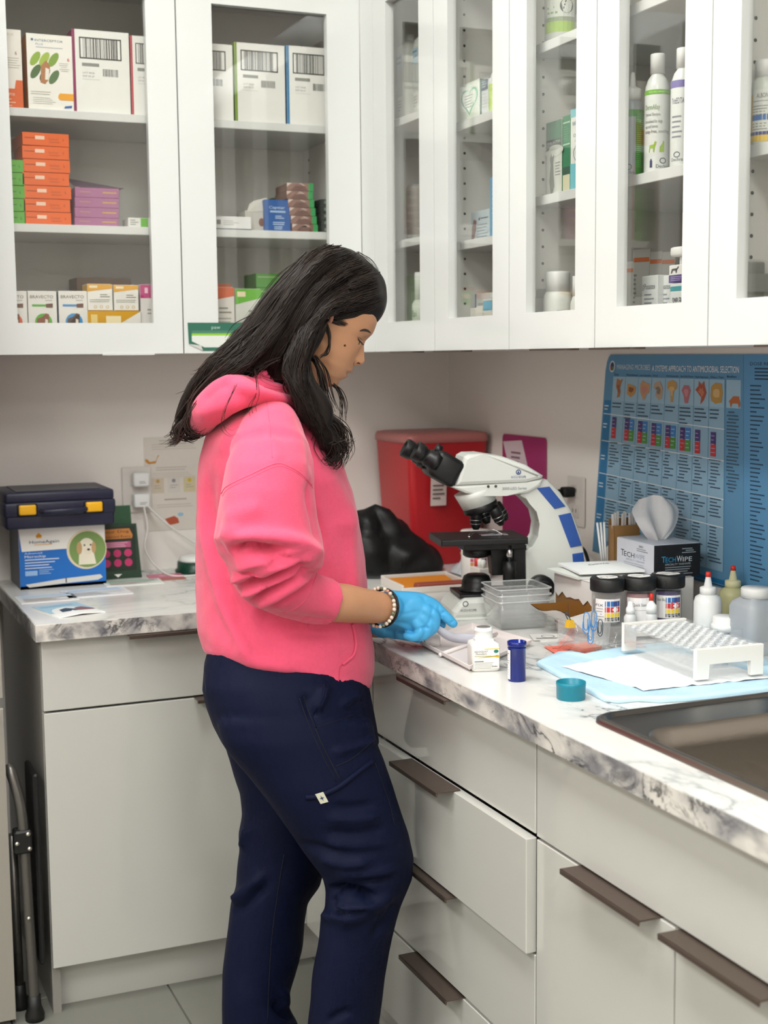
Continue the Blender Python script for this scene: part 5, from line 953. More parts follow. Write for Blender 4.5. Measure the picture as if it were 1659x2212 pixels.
for k in range(6):
    ang_ = -.015*k; xk = at(660, 494, y=-.29).x-.0022*k+(.004 if k == 5 else 0)
    carton('dog_chew_box', ['brown photo box at the bottom of the leaning stack', 'brown photo box second from the bottom of the leaning stack', 'brown photo box third from the bottom of the leaning stack', 'brown photo box third from the top of the leaning stack', 'brown photo box second from the top of the leaning stack', 'brown photo box at the top of the leaning stack'][k], 'box', (xk, -.232, S2+.0004+.0196*k), .066, .11, .0188, ang_, '#8a6658', {'top': '#3c5c40', 'right': '#3c8c54'}, lambda P, w, h: (P.rect(w*.82, 0, w, h, '#3fa05c'), P.poly([(w*.12, 0), (w*.3, h*.6), (w*.5, h*.9), (w*.7, h*.5), (w*.8, 0)], '#6a443a'), P.poly([(0, h*.5), (w*.2, h), (0, h)], '#d8c4bc'), P.poly([(w*.35, h*.6), (w*.5, h*.98), (w*.7, h*.7)], '#d8b8ac')), 'leaning stack of brown boxes', False)
for k in range(5):
    if k < 4: carton('dark_box', ['dark green box at the bottom of the stack behind the brown boxes', 'dark green box second in the stack behind the brown boxes', 'dark green box third in the stack behind the brown boxes', 'dark green box at the top of the stack behind the brown boxes'][k], 'box', (at(612, 490, y=-.16).x, -.10, S2+.0004+.024*k), .05, .1, .0232, 0, '#3c5a44', {}, lambda P, w, h: P.lines(w*.1, w*.7, h*.6, 2, h*.25, h*.1, '#6c8a74', .4, 2), 'dark green boxes', False)
    carton('black_box', ['black box at the bottom of the stack by the right frame', 'black box second in the stack by the right frame', 'black box in the middle of the stack by the right frame', 'black box fourth in the stack by the right frame', 'black box at the top of the stack by the right frame'][k], 'box', (at(716, 492, y=-.28).x, -.222, S2+.0004+.0165*k), .05, .11, .0158, 0, '#2c3430', {}, lambda P, w, h: P.rect(w*.15, h*.3, w*.3, h*.75, '#7c8a84'), 'stack of black boxes', False)
# --- bottom of the back cabinet
def f_bra(c1, c2):
    def f(P, w, h):
        P.text(w*.08, h*.87, 'BRAVECTO', h*.06, '#5c564e', w=w*.8); P.lines(w*.6, w*.85, h*.84, 1, .01, .0015, '#a8a49c', .2); P.rect(w*.14, h*.72, w*.7, h*.76, c1); P.up(); P.poly([(w*.62, h*.70), (w*.86, h*.70), (w*.86, h*.78), (w*.62, h*.77)], '#6a4638'); P.disc(w*.52, h*.44, w*.30, c1); P.up(); P.poly([(w*.26, h*.3), (w*.3, h*.5), (w*.5, h*.54), (w*.6, h*.60), (w*.72, h*.58), (w*.70, h*.3)], c2); P.up(); P.poly([(w*.56, h*.32), (w*.58, h*.5), (w*.67, h*.48), (w*.66, h*.32)], '#e8e0d4')
    return f
for (a, b_, c, d_, lab, left) in ((-2, 60, '#e0562c', '#7c4430', 'white carton with an orange dog circle, cut by the door frame', None), (62, 124, '#58ae34', '#8a4a30', 'white carton with a green dog circle, cabinet bottom', None), (128, 190, '#3c90cc', '#54423c', 'white carton with a blue dog circle, cabinet bottom', '#5c84a8')):
    ub('chew_carton', lab, 'box', a, b_, 629, 698, S3, -.295, .08, '#eae7e1', {'left': left} if left else {}, f_bra(c, d_), 'chew cartons on the cabinet floor')
def f_cred(c):
    def f(P, w, h):
        P.poly([(0, h*.72), (0, h), (w, h), (w, h*.84)], c); P.rect(0, 0, w, h*.02, c); P.up(); P.rect(w*.08, h*.86, w*.4, h*.95, '#f4e4c0'); P.lines(w*.5, w*.9, h*.62, 2, h*.08, h*.03, '#8a8a7c', .3, 2); P.lines(w*.08, w*.92, h*.42, 2, h*.07, h*.025, '#a8a89c', .2, 3)
        for q in range(3): P.ring(w*(.3+.24*q), h*.14, w*.06, w*.015, '#d8a83c')
    return f
ub('wide_carton', 'wide yellow and white carton lying under the two yellow cartons', 'box', 190, 305, 672, 700, S3, -.297, .12, '#eeebe4', {}, lambda P, w, h: (P.poly([(0, 0), (0, h), (w, h), (0, h*.1)], '#d8a020'), P.up(), P.rect(w*.06, h*.6, w*.18, h*.9, '#f0d488'), P.rect(w*.34, h*.62, w*.62, h*.86, '#f6e6bc'), P.text(w*.5, h*.1, 'Credelio', h*.18, '#5c6a74', w=w*.3)), None)
zw = at(240, 672, y=-.297).z+.0012
ub('yellow_carton', 'yellow and white carton on the wide carton, left one', 'box', 190, 244, 614, 672, zw, -.295, .06, '#eeebe4', {'left': '#c89a30'}, f_cred('#e0a428'), 'yellow cartons')
ub('yellow_carton', 'yellow and white carton on the wide carton, right one', 'box', 247, 300, 616, 672, zw, -.295, .06, '#eeebe4', {}, f_cred('#e0a428'), 'yellow cartons')
ub('magenta_carton', 'magenta and white carton by the right frame of the left door', 'box', 305, 352, 615, 699, S3, -.29, .08, '#e6e2de', {}, lambda P, w, h: (P.rect(0, h*.78, w, h, '#c02c78'), P.rect(0, 0, w, h*.26, '#c02c78'), P.up(), P.rect(w*.2, h*.86, w*.34, h*.95, '#f0c0d8'), P.rect(w*.1, h*.14, w*.3, h*.22, '#f0c0d8'), P.lines(w*.3, w*.6, h*.6, 2, h*.06, h*.02, '#9a9690', .3, 2)), None)
ub('brown_box', 'brown cardboard box behind the yellow cartons', 'box', 168, 285, 600, 690, S3, -.16, .1, '#6c5444', {}, None, None)
for k in range(4): carton('orange_box', ['orange box at the bottom of the back stack behind the right door', 'orange box second in the back stack behind the right door', 'orange box third in the back stack behind the right door', 'orange box at the top of the back stack behind the right door'][k], 'box', (at(472, 640, y=-.2).x-(.004 if k < 3 else 0), -.15, S3+.0005+.0375*k), .066, .1, .0368, 0, '#d8622c', {}, lambda P, w, h: P.rect(w*.5, h*.4, w*.8, h*.5, '#f0b898'), 'orange boxes behind', False)
ub('orange_white_carton', 'orange and white carton upright behind the right door', 'box', 440, 507, 621, 684, S3+.013, -.292, .06, '#e6e0d8', {}, f_cred('#d8622c'), None)
carton('orange_flat_carton', 'orange and white flat carton under the upright orange carton', 'box', (at(474, 696, y=-.29).x, -.255, S3), .068, .09, .0126, 0, '#e0dcd4', {'front': '#d8763c'}, None, None, False)
for k in range(5): carton('green_box', ['green box at the bottom of the tall stack behind her hair', 'green box second in the tall stack behind her hair', 'green box in the middle of the tall stack behind her hair', 'green box fourth in the tall stack behind her hair', 'green box at the top of the tall stack behind her hair'][k], 'box', (at(580, 690, y=-.2).x, -.15, S3+.0005+.0355*k), .06, .1, .0345, 0, '#5aa83c', {}, lambda P, w, h: P.rect(w*.06, h*.7, w*.95, h*.8, '#a8d08c'), 'tall stack of green boxes', False)
ub('green_white_carton', 'green and white carton upright behind her hair', 'box', 509, 565, 624, 700, S3, -.28, .06, '#dcdcd4', {}, f_cred('#6cb83c'), None)
# --- sign card on the cabinet door
t = thing('sign_card', 'dark green and white card stuck on the right door of the back cabinet', 'sign', (-.705, YU-.001, ZU)); a = at(405, 697, y=YU-.001); c = at(540, 757, y=YU-.001); L = t.location
b = MB(); b.prism([(a.x, YU-.0008, a.z), (c.x, YU-.0008, a.z), (c.x, YU-.0008, c.z), (a.x+.035, YU-.0008, c.z), (a.x+.002, YU-.0008, c.z+.016)], (0, -.0008, 0), card('#2f6a56')); b.build('card', None, t, L)
b = MB(); b.prism([(a.x+.002, YU-.0018, c.z+.016), (a.x+.035, YU-.0018, c.z), (a.x+.030, YU-.006, c.z+.012)], (0, -.0006, 0), card('#e8e8e4')); b.build('curled_corner', None, t, L)
P = Print((a.x, YU-.0018, c.z), (1, 0, 0), (0, 0, 1)); hh = a.z-c.z; ww = c.x-a.x; P.rect(ww*.06, hh*.62, ww, hh*.72, '#4a7c68'); P.rect(ww*.06, hh*.54, ww, hh*.62, '#8cc23c'); P.poly([(ww*.26, hh*.12), (ww, hh*.12), (ww, hh*.54), (ww*.06, hh*.54), (ww*.06, hh*.34)], '#dcdfd8'); P.up(); P.text(ww*.38, hh*.78, 'paw', hh*.13, '#b4d4c4', w=ww*.14); P.build(t, 'printed_label', L)
# ------------------------------------------------------------------ right cabinets
Mjug = mat('jug_white', '#dedfd8', rough=.4)
def rb(name, label, cat, px, R_px, pt, pb, z, xf, prof, m, sq=0.0, seg=36):
    """round or square bottle standing on a shelf of the right cabinets"""
    p = at(px, pb, x=xf); s = (p-Vector(CAM)).dot(Vector(_fw))/FPX; R = R_px*s; h = at(px, pt, x=xf).z-z
    t = thing(name, label, cat, (p.x, p.y, z)); MB().lathe([(a*R, b_*h) for a, b_ in prof], seg=seg, sq=sq, m=m).build('bottle', None, t); return t, R, h
JUG = [(0, 0), (.96, 0), (1, .03), (1, .84), (.9, .9), (.5, .95), (.42, .97)]
for k, (lab, px, pt) in enumerate((('white jug with a pale blue label, left one in the corner cabinet', 887, 82), ('white jug behind the frame, right one in the corner cabinet', 921, 66))):
    t, R, h = rb('white_jug', lab, 'jug', px, 24, pt, 252, CN_S1, -.255+.012*k, JUG, Mjug, 2.5); MB().lathe([(R*.5, h*.93), (R*.5, h*1.03), (0, h*1.03)], seg=24, m=mat('cap_white', '#ececea')).build('cap', None, t)
    P = Print((-R*1.001, R*.7, 0), (0, -1, 0), (0, 0, 1), lift=.0006); P.rect(0, h*.62, R*1.2, h*.8, '#b9d2de'); P.rect(0, h*.30, R*1.25, h*.62, '#c6cac6').up(); P.lines(R*.1, R*1.0, h*.77, 2, h*.06, h*.02, '#6a8aa0', .2, 3); P.lines(R*.2, R*1.0, h*.25, 4, h*.035, h*.01, '#a8aca6', .4, 4); P.build(t)
t, R, h = rb('grey_jug', 'pale grey translucent jug on the middle shelf of the corner cabinet', 'jug', 905, 24, 398, 515, CN_S2, -.24, [(0, 0), (.85, 0), (.9, .05), (1, .6), (1, .9), (.9, .98), (0, 1)], mat('jug_grey', '#a8a8a2', rough=.4), 2.0)
MB().lathe([(R*1.01, h*.8), (R*1.01, h*.84)], seg=32, m=mat('jug_band', '#88928e')).build('band', None, t)
t, R, h = rb('green_label_bottle', 'white bottle with a green label at the bottom of the corner cabinet', 'bottle', 908, 18, 648, 694, S3, -.28, [(0, 0), (1, 0), (1, .9), (.7, 1), (0, 1)], Mjug); MB().lathe([(R*.68, h*.97), (R*.68, h*1.6), (R*.6, h*1.64), (0, h*1.64)], seg=28, m=mat('cap_white', '#ececea')).build('cap', None, t)
P = Print((0, 0, 0), (1, 0, 0), (0, 0, 1), wrap=((0, 0, 0), R, FACE-1.3)); P.rect(0, 0, R*2.6, h*.52, '#4c9c5c').up(); P.text(R*.2, h*.3, 'Ear', h*.14, '#d0e8d4', w=R*.7); P.text(R*.2, h*.62, 'Epi', h*.14, '#6a6a66', w=R*.7); P.build(t)
# D4
ur('heart_carton', 'white carton with a green heart outline, single-door cabinet', 'box', 993, 1036, 178, 258, D4_S1, -.30, .05, '#dfe6da', {'right': '#2c5c48'}, lambda P, w, h: (P.poly([(w*.5+w*.46*(16*math.sin(q)**3)/17, h*.53+h*.44*(13*math.cos(q)-5*math.cos(2*q)-2*math.cos(3*q)-math.cos(4*q))/17) for q in [2*math.pi*k/28 for k in range(28)]], '#6cb890'), P.up(), P.poly([(w*.5+w*.38*(16*math.sin(q)**3)/17, h*.53+h*.37*(13*math.cos(q)-5*math.cos(2*q)-2*math.cos(3*q)-math.cos(4*q))/17) for q in [2*math.pi*k/28 for k in range(28)]], '#e6ece2'), P.up(), P.lines(w*.28, w*.7, h*.66, 5, h*.075, h*.022, '#8a9a8e', .4, 3)), None)
ur('navy_carton', 'navy and white slim carton right of the heart carton', 'box', 1038, 1054, 172, 247, D4_S1, -.295, .05, '#d0d4d4', {}, lambda P, w, h: (P.rect(0, h*.7, w, h, '#2c4858'), P.up(), P.lines(w*.1, w*.9, h*.95, 3, h*.07, h*.02, '#c8d4d8', .3, 2), P.lines(w*.1, w*.9, h*.6, 5, h*.09, h*.02, '#9aa0a4', .3, 3)), None)
t, R, h = rb('lime_bottle', 'white bottle with a lime green label by the door frame', 'bottle', 1070, 14, 158, 240, D4_S1, -.285, [(0, 0), (1, 0), (1, .82), (.7, .9), (.6, 1), (0, 1)], Mjug); P = Print((0, 0, 0), (1, 0, 0), (0, 0, 1), wrap=((0, 0, 0), R, FACE-1.4)); P.rect(0, h*.02, R*2.8, h*.72, '#b4d02c'); P.build(t)
ur('dog_photo_carton', 'pale blue carton with a dog photo, single-door cabinet', 'box', 1010, 1057, 456, 517, D4_S2, -.27, .05, '#c8d4da', {}, lambda P, w, h: (P.poly([(w*.2, h*.05), (w*.22, h*.5), (w*.3, h*.75), (w*.42, h*.7), (w*.4, h*.4), (w*.3, h*.05)], '#8a5c58'), P.poly([(w*.5, h*.72), (w*.58, h*.8), (w*.58, h*.68)], '#3c6a84'), P.lines(w*.62, w*.95, h*.76, 1, .01, .002, '#5a6a74', .2), P.lines(w*.45, w*.95, h*.55, 5, h*.1, h*.025, '#8a969c', .4, 3)), None)
ur('tall_blue_carton', 'tall light blue carton edge by the door frame, single-door cabinet', 'box', 1059, 1082, 380, 510, D4_S2, -.30, .05, '#58a8d4', {'left': '#9cd0e8'}, lambda P, w, h: P.lines(w*.2, w*.8, h*.8, 6, h*.08, h*.02, '#d4ecf6', .3, 2), None)
ur('blue_white_carton', 'blue and white carton behind the small ones, single-door cabinet', 'box', 1016, 1066, 634, 684, S3, -.26, .04, '#d4d8d4', {}, lambda P, w, h: (P.rect(0, 0, w*.26, h, '#3c7cb4'), P.lines(w*.35, w*.9, h*.8, 3, h*.12, h*.03, '#a0a8ac', .3, 2)), None)
for k, (a, b_, pt, lab) in enumerate(((1016, 1028, 666, 'tiny white carton at the left of the row, single-door cabinet'), (1029, 1042, 662, 'tiny white carton in the middle of the row, single-door cabinet'), (1044, 1063, 645, 'small white carton with a light blue top, single-door cabinet'))):
    ur('small_carton', lab, 'box', a, b_, pt, 683, S3, -.30, .03, '#e0dcd2', {'top': '#5cb0d0'} if k == 2 else {}, (lambda P, w, h: (P.rect(0, h*.72, w, h*.95, '#5cb0d0'), P.lines(w*.2, w*.8, h*.55, 4, h*.13, h*.035, '#7a6a64', .4, 2))) if k == 2 else (lambda P, w, h: P.lines(w*.15, w*.85, h*.7, 3, h*.2, h*.06, '#9a968e', .4, 2)), None)
# D5
S5 = 1.993
t, R, h = rb('supplement_jar', 'large green and white jar with a dark 50 badge, top shelf', 'jar', 1212, 36, -60, 70, S5, -.255, [(0, 0), (.97, 0), (1, .03), (1, .9), (.9, 1), (0, 1)], mat('jar_white', '#d4d8d0', rough=.3)); MB().lathe([(R*.9, h*.98), (R*.9, h*1.25), (0, h*1.26)], seg=36, m=mat('jar_cap', '#2c6a50', rough=.4)).build('cap', None, t)
P = Print((0, 0, 0), (1, 0, 0), (0, 0, 1), wrap=((0, 0, 0), R, FACE-1.25)); P.rect(0, h*.16, R*2.1, h*.36, '#a8cc4c'); P.rect(0, h*.3, R*2.1, h*.95, '#dfe3d8').up(); P.rect(0, h*.86, R*1.4, h*.95, '#3c7c5c'); P.disc(R*1.55, h*.5, R*.42, '#4a4c48', R*.42).up(); P.text(R*1.3, h*.44, '50', h*.11, '#f0f0ea', w=R*.5); P.rect(R*1.3, h*.68, R*1.55, h*.78, '#5c5c58'); P.rect(R*1.6, h*.68, R*1.85, h*.78, '#d88a7c'); P.lines(R*.3, R*1.0, h*.5, 3, h*.07, h*.025, '#8ab070', .3, 2); P.disc(R*.35, h*.8, R*.25, '#c89aa0', h*.1); P.up(); P.rect(R*2.1, h*.3, R*2.4, h*.9, '#b8bcb4'); P.barcode(R*2.15, h*.4, R*2.35, h*.8, 3, '#6a6a66'); P.build(t)
ur('cat_carton', 'green and white carton with a grey cat picture, two-door cabinet', 'box', 1180, 1213, 262, 413, 1.711, -.285, .05, '#d4d6cc', {'right': '#3c7c5c'}, lambda P, w, h: (P.rect(0, h*.72, w, h, '#4c7c60'), P.rect(0, h*.62, w, h*.76, '#56625a'), P.disc(w*.5, h*.6, w*.6, '#d4d6cc', h*.08), P.up(), P.text(w*.06, h*.70, 'WELACTIN', h*.035, '#c8d0c8', w=w*.85), P.text(w*.25, h*.61, 'OMEGA-3', h*.025, '#8a8e84', w=w*.5), P.poly([(w*.3, h*.04), (w*.22, h*.2), (w*.3, h*.42), (w*.25, h*.5), (w*.34, h*.58), (w*.38, h*.52), (w*.52, h*.55), (w*.46, h*.44), (w*.48, h*.3), (w*.55, h*.12), (w*.4, h*.03)], '#82847c'), P.lines(w*.6, w*.92, h*.44, 5, h*.04, h*.012, '#8a8c84', .3, 3)), None)
ur('green_carton', 'plain green carton between the cat carton and the blue carton', 'box', 1214, 1231, 250, 409, 1.711, -.282, .05, '#3f8460', {}, lambda P, w, h: (P.rect(0, 0, w, h*.24, '#d8d4b4'), P.rect(0, h*.24, w, h*.34, '#3c5c4c'), P.up(), P.rect(0, h*.62, w, h*.64, '#a8d0b4'), P.rect(0, h*.9, w, h*.92, '#a8d0b4'), P.lines(w*.2, w*.9, h*.86, 7, h*.03, h*.01, '#5c9c7c', .3, 2)), None)
ur('omega_carton', 'light blue and white omega carton half behind the door frame', 'box', 1232, 1268, 232, 405, 1.711, -.297, .06, '#e4e6e0', {'top': '#7cc8cc'}, lambda P, w, h: (P.rect(0, h*.9, w, h, '#7cc4cc'), P.poly([(0, 0), (w, 0), (w, h*.18), (w*.3, h*.32), (0, h*.33)], '#78c4d0'), P.up(), P.text(w*.1, h*.79, 'WELACTIN', h*.06, '#5a7a94', w=w*1.1), P.text(w*.18, h*.65, 'OMEGA-3', h*.045, '#7a8a94', w=w*.9), P.text(w*.25, h*.59, 'SUPPLEMENT', h*.025, '#9aa4a8', w=w*.8), P.ring(w*.6, h*.45, w*.42, w*.03, '#8a9aa0', h*.125), P.disc(w*.6, h*.45, w*.28, '#5c94a8', h*.08)), None)
t, R, h = rb('pill_jar', 'white screw-cap pill jar with a maroon and blue label', 'jar', 1205, 32, 630, 674, S3, -.27, [(0, 0), (.97, 0), (1, .04), (1, .80), (.93, .93), (.78, 1.0), (.7, 1.02)], Mjug); MB().lathe([(R*.82, h*1.0), (R*.82, h*1.38), (R*.76, h*1.42), (0, h*1.42)], seg=40, m=mat('cap_white', '#ececea')).build('cap', None, t)
P = Print((0, 0, 0), (1, 0, 0), (0, 0, 1), wrap=((0, 0, 0), R, FACE-1.2)); P.rect(0, h*.06, R*1.05, h*.4, '#7c4a54'); P.rect(R*1.1, h*.06, R*2.2, h*.6, '#9aa4b4').up(); P.disc(R*.8, h*.3, R*.2, '#d0a850', h*.14); P.lines(R*1.15, R*2.1, h*.55, 6, h*.08, h*.03, '#6a7484', .2, 3); P.build(t)
t, R, h = rb('pill_jar', 'second white pill jar half behind the door frame', 'jar', 1254, 22, 635, 672, S3, -.25, [(0, 0), (.97, 0), (1, .04), (1, .78), (.7, 1)], Mjug); MB().lathe([(R*.8, h*.95), (R*.8, h*1.4), (0, h*1.42)], seg=36, m=mat('cap_white', '#ececea')).build('cap', None, t)
t, R, h = rb('small_vial', 'tiny grey bottle at the left of the white pill jars', 'bottle', 1163, 11, 655, 673, S3, -.285, [(0, 0), (1, 0), (1, .8), (.6, 1), (0, 1)], mat('vial_grey', '#a8a8a4', rough=.4)); MB().lathe([(R*.7, h), (R*.7, h*1.3), (0, h*1.3)], seg=24, m=mat('cap_white', '#ececea')).build('cap', None, t)
# D6 bottles
def label_bottle(name, lab, px, Rp, pt, pb, xf, bodymat, shape, fn, capprof):
    t, R, h = rb(name, lab, 'bottle', px, Rp, pt, pb, 1.711, xf, shape, bodymat); MB().lathe([(a*R, b_*h) for a, b_ in capprof], seg=36, m=mat('cap_white', '#ececea')).build('cap', None, t); P = Print((0, 0, 0), (1, 0, 0), (0, 0, 1), wrap=((0, 0, 0), R, FACE-1.5)); fn(P, R, h); P.build(t); return t
SHO = [(0, 0), (.97, 0), (1, .015), (1, .78), (.93, .86), (.75, .93), (.52, .97), (.5, 1)]
label_bottle('shampoo_bottle', 'white shampoo bottle with green dog and cat print', 1418, 27, 158, 366, -.278, mat('shampoo_white', '#e2e4e0', rough=.25), SHO, lambda P, R, h: (P.rect(0, h*.77, R*3, h*.815, '#78b83c'), P.up(), P.text(R*.7, h*.785, 'SKIN WELL-BEING SUPPORT', h*.016, '#e0f0d0', w=R*1.9), P.text(R*.35, h*.62, 'DermAllay', h*.055, '#7c9c60', w=R*1.25), P.text(R*.35, h*.56, 'Oatmeal Shampoo', h*.032, '#7a7e78', w=R*1.3), P.text(R*.35, h*.49, 'formulated for dogs,', h*.034, '#6a6e68', w=R*1.5), P.text(R*.35, h*.44, 'cats and horses', h*.034, '#6a6e68', w=R*1.1), P.text(R*.35, h*.39, 'soap-free, soothing', h*.036, '#6a6e68', w=R*2.1), P.poly([(R*.75, h*.2), (R*.8, h*.27), (R*1.15, h*.275), (R*1.25, h*.31), (R*1.38, h*.30), (R*1.25, h*.25), (R*1.2, h*.2), (R*1.12, h*.2), (R*1.1, h*.24), (R*.85, h*.24), (R*.82, h*.2)], '#98b838'), P.poly([(R*1.6, h*.2), (R*1.62, h*.25), (R*1.85, h*.29), (R*1.9, h*.315), (R*2.0, h*.30), (R*1.98, h*.2)], '#98b838'), P.rect(R*.85, h*.05, R*1.05, h*.12, '#3c4468'), P.rect(R*.9, h*.12, R*1.0, h*.135, '#3c4468'), P.ring(R*1.9, h*.115, R*.28, R*.07, '#3c4858', h*.03), P.text(R*1.35, h*.045, 'Dechra', h*.035, '#3c4858', w=R*1.05)), [(.58, .985), (.58, 1.17), (.55, 1.18), (0, 1.18)])
label_bottle('flush_bottle', 'white bottle with a purple label by the door frame', 1474, 27, 145, 356, -.285, mat('shampoo_white', '#e2e4e0', rough=.25), SHO, lambda P, R, h: (P.rect(0, h*.78, R*3.2, h*.85, '#7c70b0'), P.rect(R*1.55, h*.04, R*3.2, h*.78, '#8478b4'), P.up(), P.text(R*.35, h*.62, 'TrizEDTA', h*.06, '#6a6a7c', w=R*1.1), P.lines(R*.4, R*1.3, h*.5, 5, h*.05, h*.016, '#8a8a94', .3, 3), P.lines(R*1.62, R*2.9, h*.76, 30, h*.019, h*.007, '#b8b0d8', .15, 4), P.ring(R*.9, h*.115, R*.28, R*.07, '#5a6270', h*.03), P.text(R*.4, h*.05, 'Dechra', h*.035, '#4a5260', w=R*1.0)), [(.58, .985), (.58, 1.17), (.55, 1.18), (0, 1.18)])
label_bottle('dropper_tip_bottle', 'translucent bottle with green label and a pointed nozzle', 1365, 23, 215, 378, -.292, mat('squeeze_grey', '#b4bcc0', rough=.3, trans=.25), [(0, 0), (.97, 0), (1, .015), (1, .86), (.92, .94), (.6, 1.0)], lambda P, R, h: (P.rect(0, h*.76, R*3.2, h*.85, '#4c9444'), P.rect(R*1.75, 0.01*h, R*3.2, h*.76, '#4c9c40'), P.up(), P.lines(R*1.8, R*2.9, h*.72, 24, h*.026, h*.009, '#8cc880', .15, 4), P.ring(R*1.1, h*.12, R*.3, R*.08, '#3c4858', h*.04), P.text(R*.7, h*.03, 'Dechra', h*.045, '#3c4858', w=R*.95)), [(.78, .98), (.8, 1.12), (.7, 1.13), (.3, 1.16), (.2, 1.32), (.12, 1.34), (0, 1.34)])
# D6 bottom
for k, px in enumerate((1358, 1386, 1412, 1440)):
    p = at(px, 650, x=-.24+.012*k); s = (p-Vector(CAM)).dot(Vector(_fw))/FPX; t = thing('ointment_tube', ['flat white tube with an orange stripe, first from the left', 'flat white tube with an orange stripe, second from the left', 'flat white tube with an orange stripe, third from the left', 'flat white tube with an orange stripe, by the small dog carton'][k], 'tube', (p.x, p.y, S3), -1.1, 'flat tubes'); ht = [.135, .155, .150, .148][k]; b = MB()
    b.mesh([(-.014, -.010, 0), (.014, -.010, 0), (.014, .010, 0), (-.014, .010, 0), (-.017, -.001, ht), (.017, -.001, ht), (.017, .001, ht), (-.017, .001, ht)], [(3, 2, 1, 0), (4, 5, 6, 7), (0, 1, 5, 4), (1, 2, 6, 5), (2, 3, 7, 6), (3, 0, 4, 7)], card('#c9c8c2')); b.build('tube', None, t)
    P = Print((-.014, -.010, 0), (1, 0, 0), (0, .009/ht, 1)); P.rect(-.002, ht*.86, .030, ht*.91, '#d8743c'); P.lines(0, .006, ht*.72, 9, .008, .003, '#8a8a88', .4, k); P.up(); P.disc(.004, .03, .008, '#e0a858', .014) if k < 2 else None; P.build(t)
for k, (a, b_, lab) in enumerate(((1386, 1420, 'white ear medicine carton with a blue wave, left one'), (1422, 1452, 'white ear medicine carton with a blue wave, right one'))):
    ur('ear_drop_carton', lab, 'box', a, b_, 596, 659, S3, -.283+.012*k, .03, '#d8dad8', {}, lambda P, w, h: (P.poly([(0, 0), (w, 0), (w, h*.25), (w*.4, h*.3), (0, h*.5)], '#a8d0dc'), P.up(), P.text(w*.18, h*.78, 'Posatex', h*.1, '#6a6e72', w=w*.68), P.ring(w*.1, h*.81, w*.05, w*.018, '#5a5e62', h*.05), P.lines(w*.18, w*.8, h*.7, 4, h*.07, h*.02, '#8a9096', .3, 2), P.lines(w*.45, w*.9, h*.42, 5, h*.06, h*.025, '#5c8a8c', .3, 3)), 'ear drop cartons')
ur('teal_text_carton', 'white carton with teal band under the small dog carton', 'box', 1448, 1492, 612, 653, S3, -.30, .035, '#dcdedc', {}, lambda P, w, h: (P.rect(0, h*.86, w, h*.95, '#4c9ca4'), P.text(w*.1, h*.6, 'SIMPLERA', h*.14, '#3a3e44', w=w*.55), P.lines(w*.1, w*.75, h*.5, 4, h*.11, h*.05, '#5a5e64', .3, 3)), None)
zz = at(1465, 612, x=-.30).z+.0015
ur('dog_carton', 'white and purple carton with a small dog silhouette', 'box', 1445, 1488, 572, 613, zz, -.299, .035, '#e2e2de', {}, lambda P, w, h: (P.rect(0, 0, w, h*.45, '#4c3c78'), P.up(), P.poly([(w*.1, h*.55), (w*.15, h*.8), (w*.4, h*.82), (w*.48, h*.95), (w*.5, h*.84), (w*.42, h*.74), (w*.4, h*.55), (w*.35, h*.55), (w*.33, h*.7), (w*.2, h*.7), (w*.16, h*.55)], '#3a3a38'), P.lines(w*.1, w*.7, h*.35, 3, h*.1, h*.03, '#b8acd4', .3, 3)), None)
z3 = at(1465, 572, x=-.299).z+.001
t = thing('white_clip', 'white plastic clip lying on the small dog carton', 'clip', (-.28, at(1470, 560, x=-.28).y, z3)); MB().box((0, 0, .022), (.02, .034, .016), card('#e6e6e2'), .004, seg=2).build('head', None, t); MB().box((0, -.004, .007), (.006, .006, .016), card('#d8d8d4'), .001).build('stem', None, t)
# D7
t, R, h = rb('antibiotic_bottle', 'white bottle with yellow and blue label at the right edge', 'bottle', 1652, 31, 165, 298, 1.716, -.285, [(0, 0), (.97, 0), (1, .02), (1, .78), (.9, .92), (.66, .98), (.66, 1.0)], mat('jar_white', '#d4d8d0', rough=.3)); MB().lathe([(R*.75, h*.97), (R*.75, h*1.2), (R*.7, h*1.22), (0, h*1.22)], seg=36, m=mat('cap_white', '#ececea')).build('cap', None, t)
P = Print((0, 0, 0), (1, 0, 0), (0, 0, 1), wrap=((0, 0, 0), R, FACE-1.5)); P.rect(0, h*.04, R*.35, h*.72, '#e8b83c'); P.rect(R*.35, h*.04, R*3, h*.78, '#e0e2dc').up(); P.rect(0, h*.04, R*3, h*.13, '#e8c03c'); P.rect(0, h*.13, R*3, h*.18, '#3c4484'); P.rect(R*.35, h*.34, R*1.8, h*.42, '#3c70b4'); P.text(R*.7, h*.66, 'ALBON', h*.07, '#3a3c40', w=R*.8); P.lines(R*.4, R*1.8, h*.62, 1, .01, .001, '#8a8c8a', .1, 2); P.lines(R*.4, R*1.6, h*.55, 4, h*.04, h*.012, '#7a7c7a', .4, 3); P.lines(R*.4, R*1.5, h*.3, 3, h*.04, h*.012, '#7a7c7a', .4, 4); P.up(); P.text(R*1.7, h*.06, 'zoetis', h*.04, '#6a5a2c', w=R*.5); P.build(t)
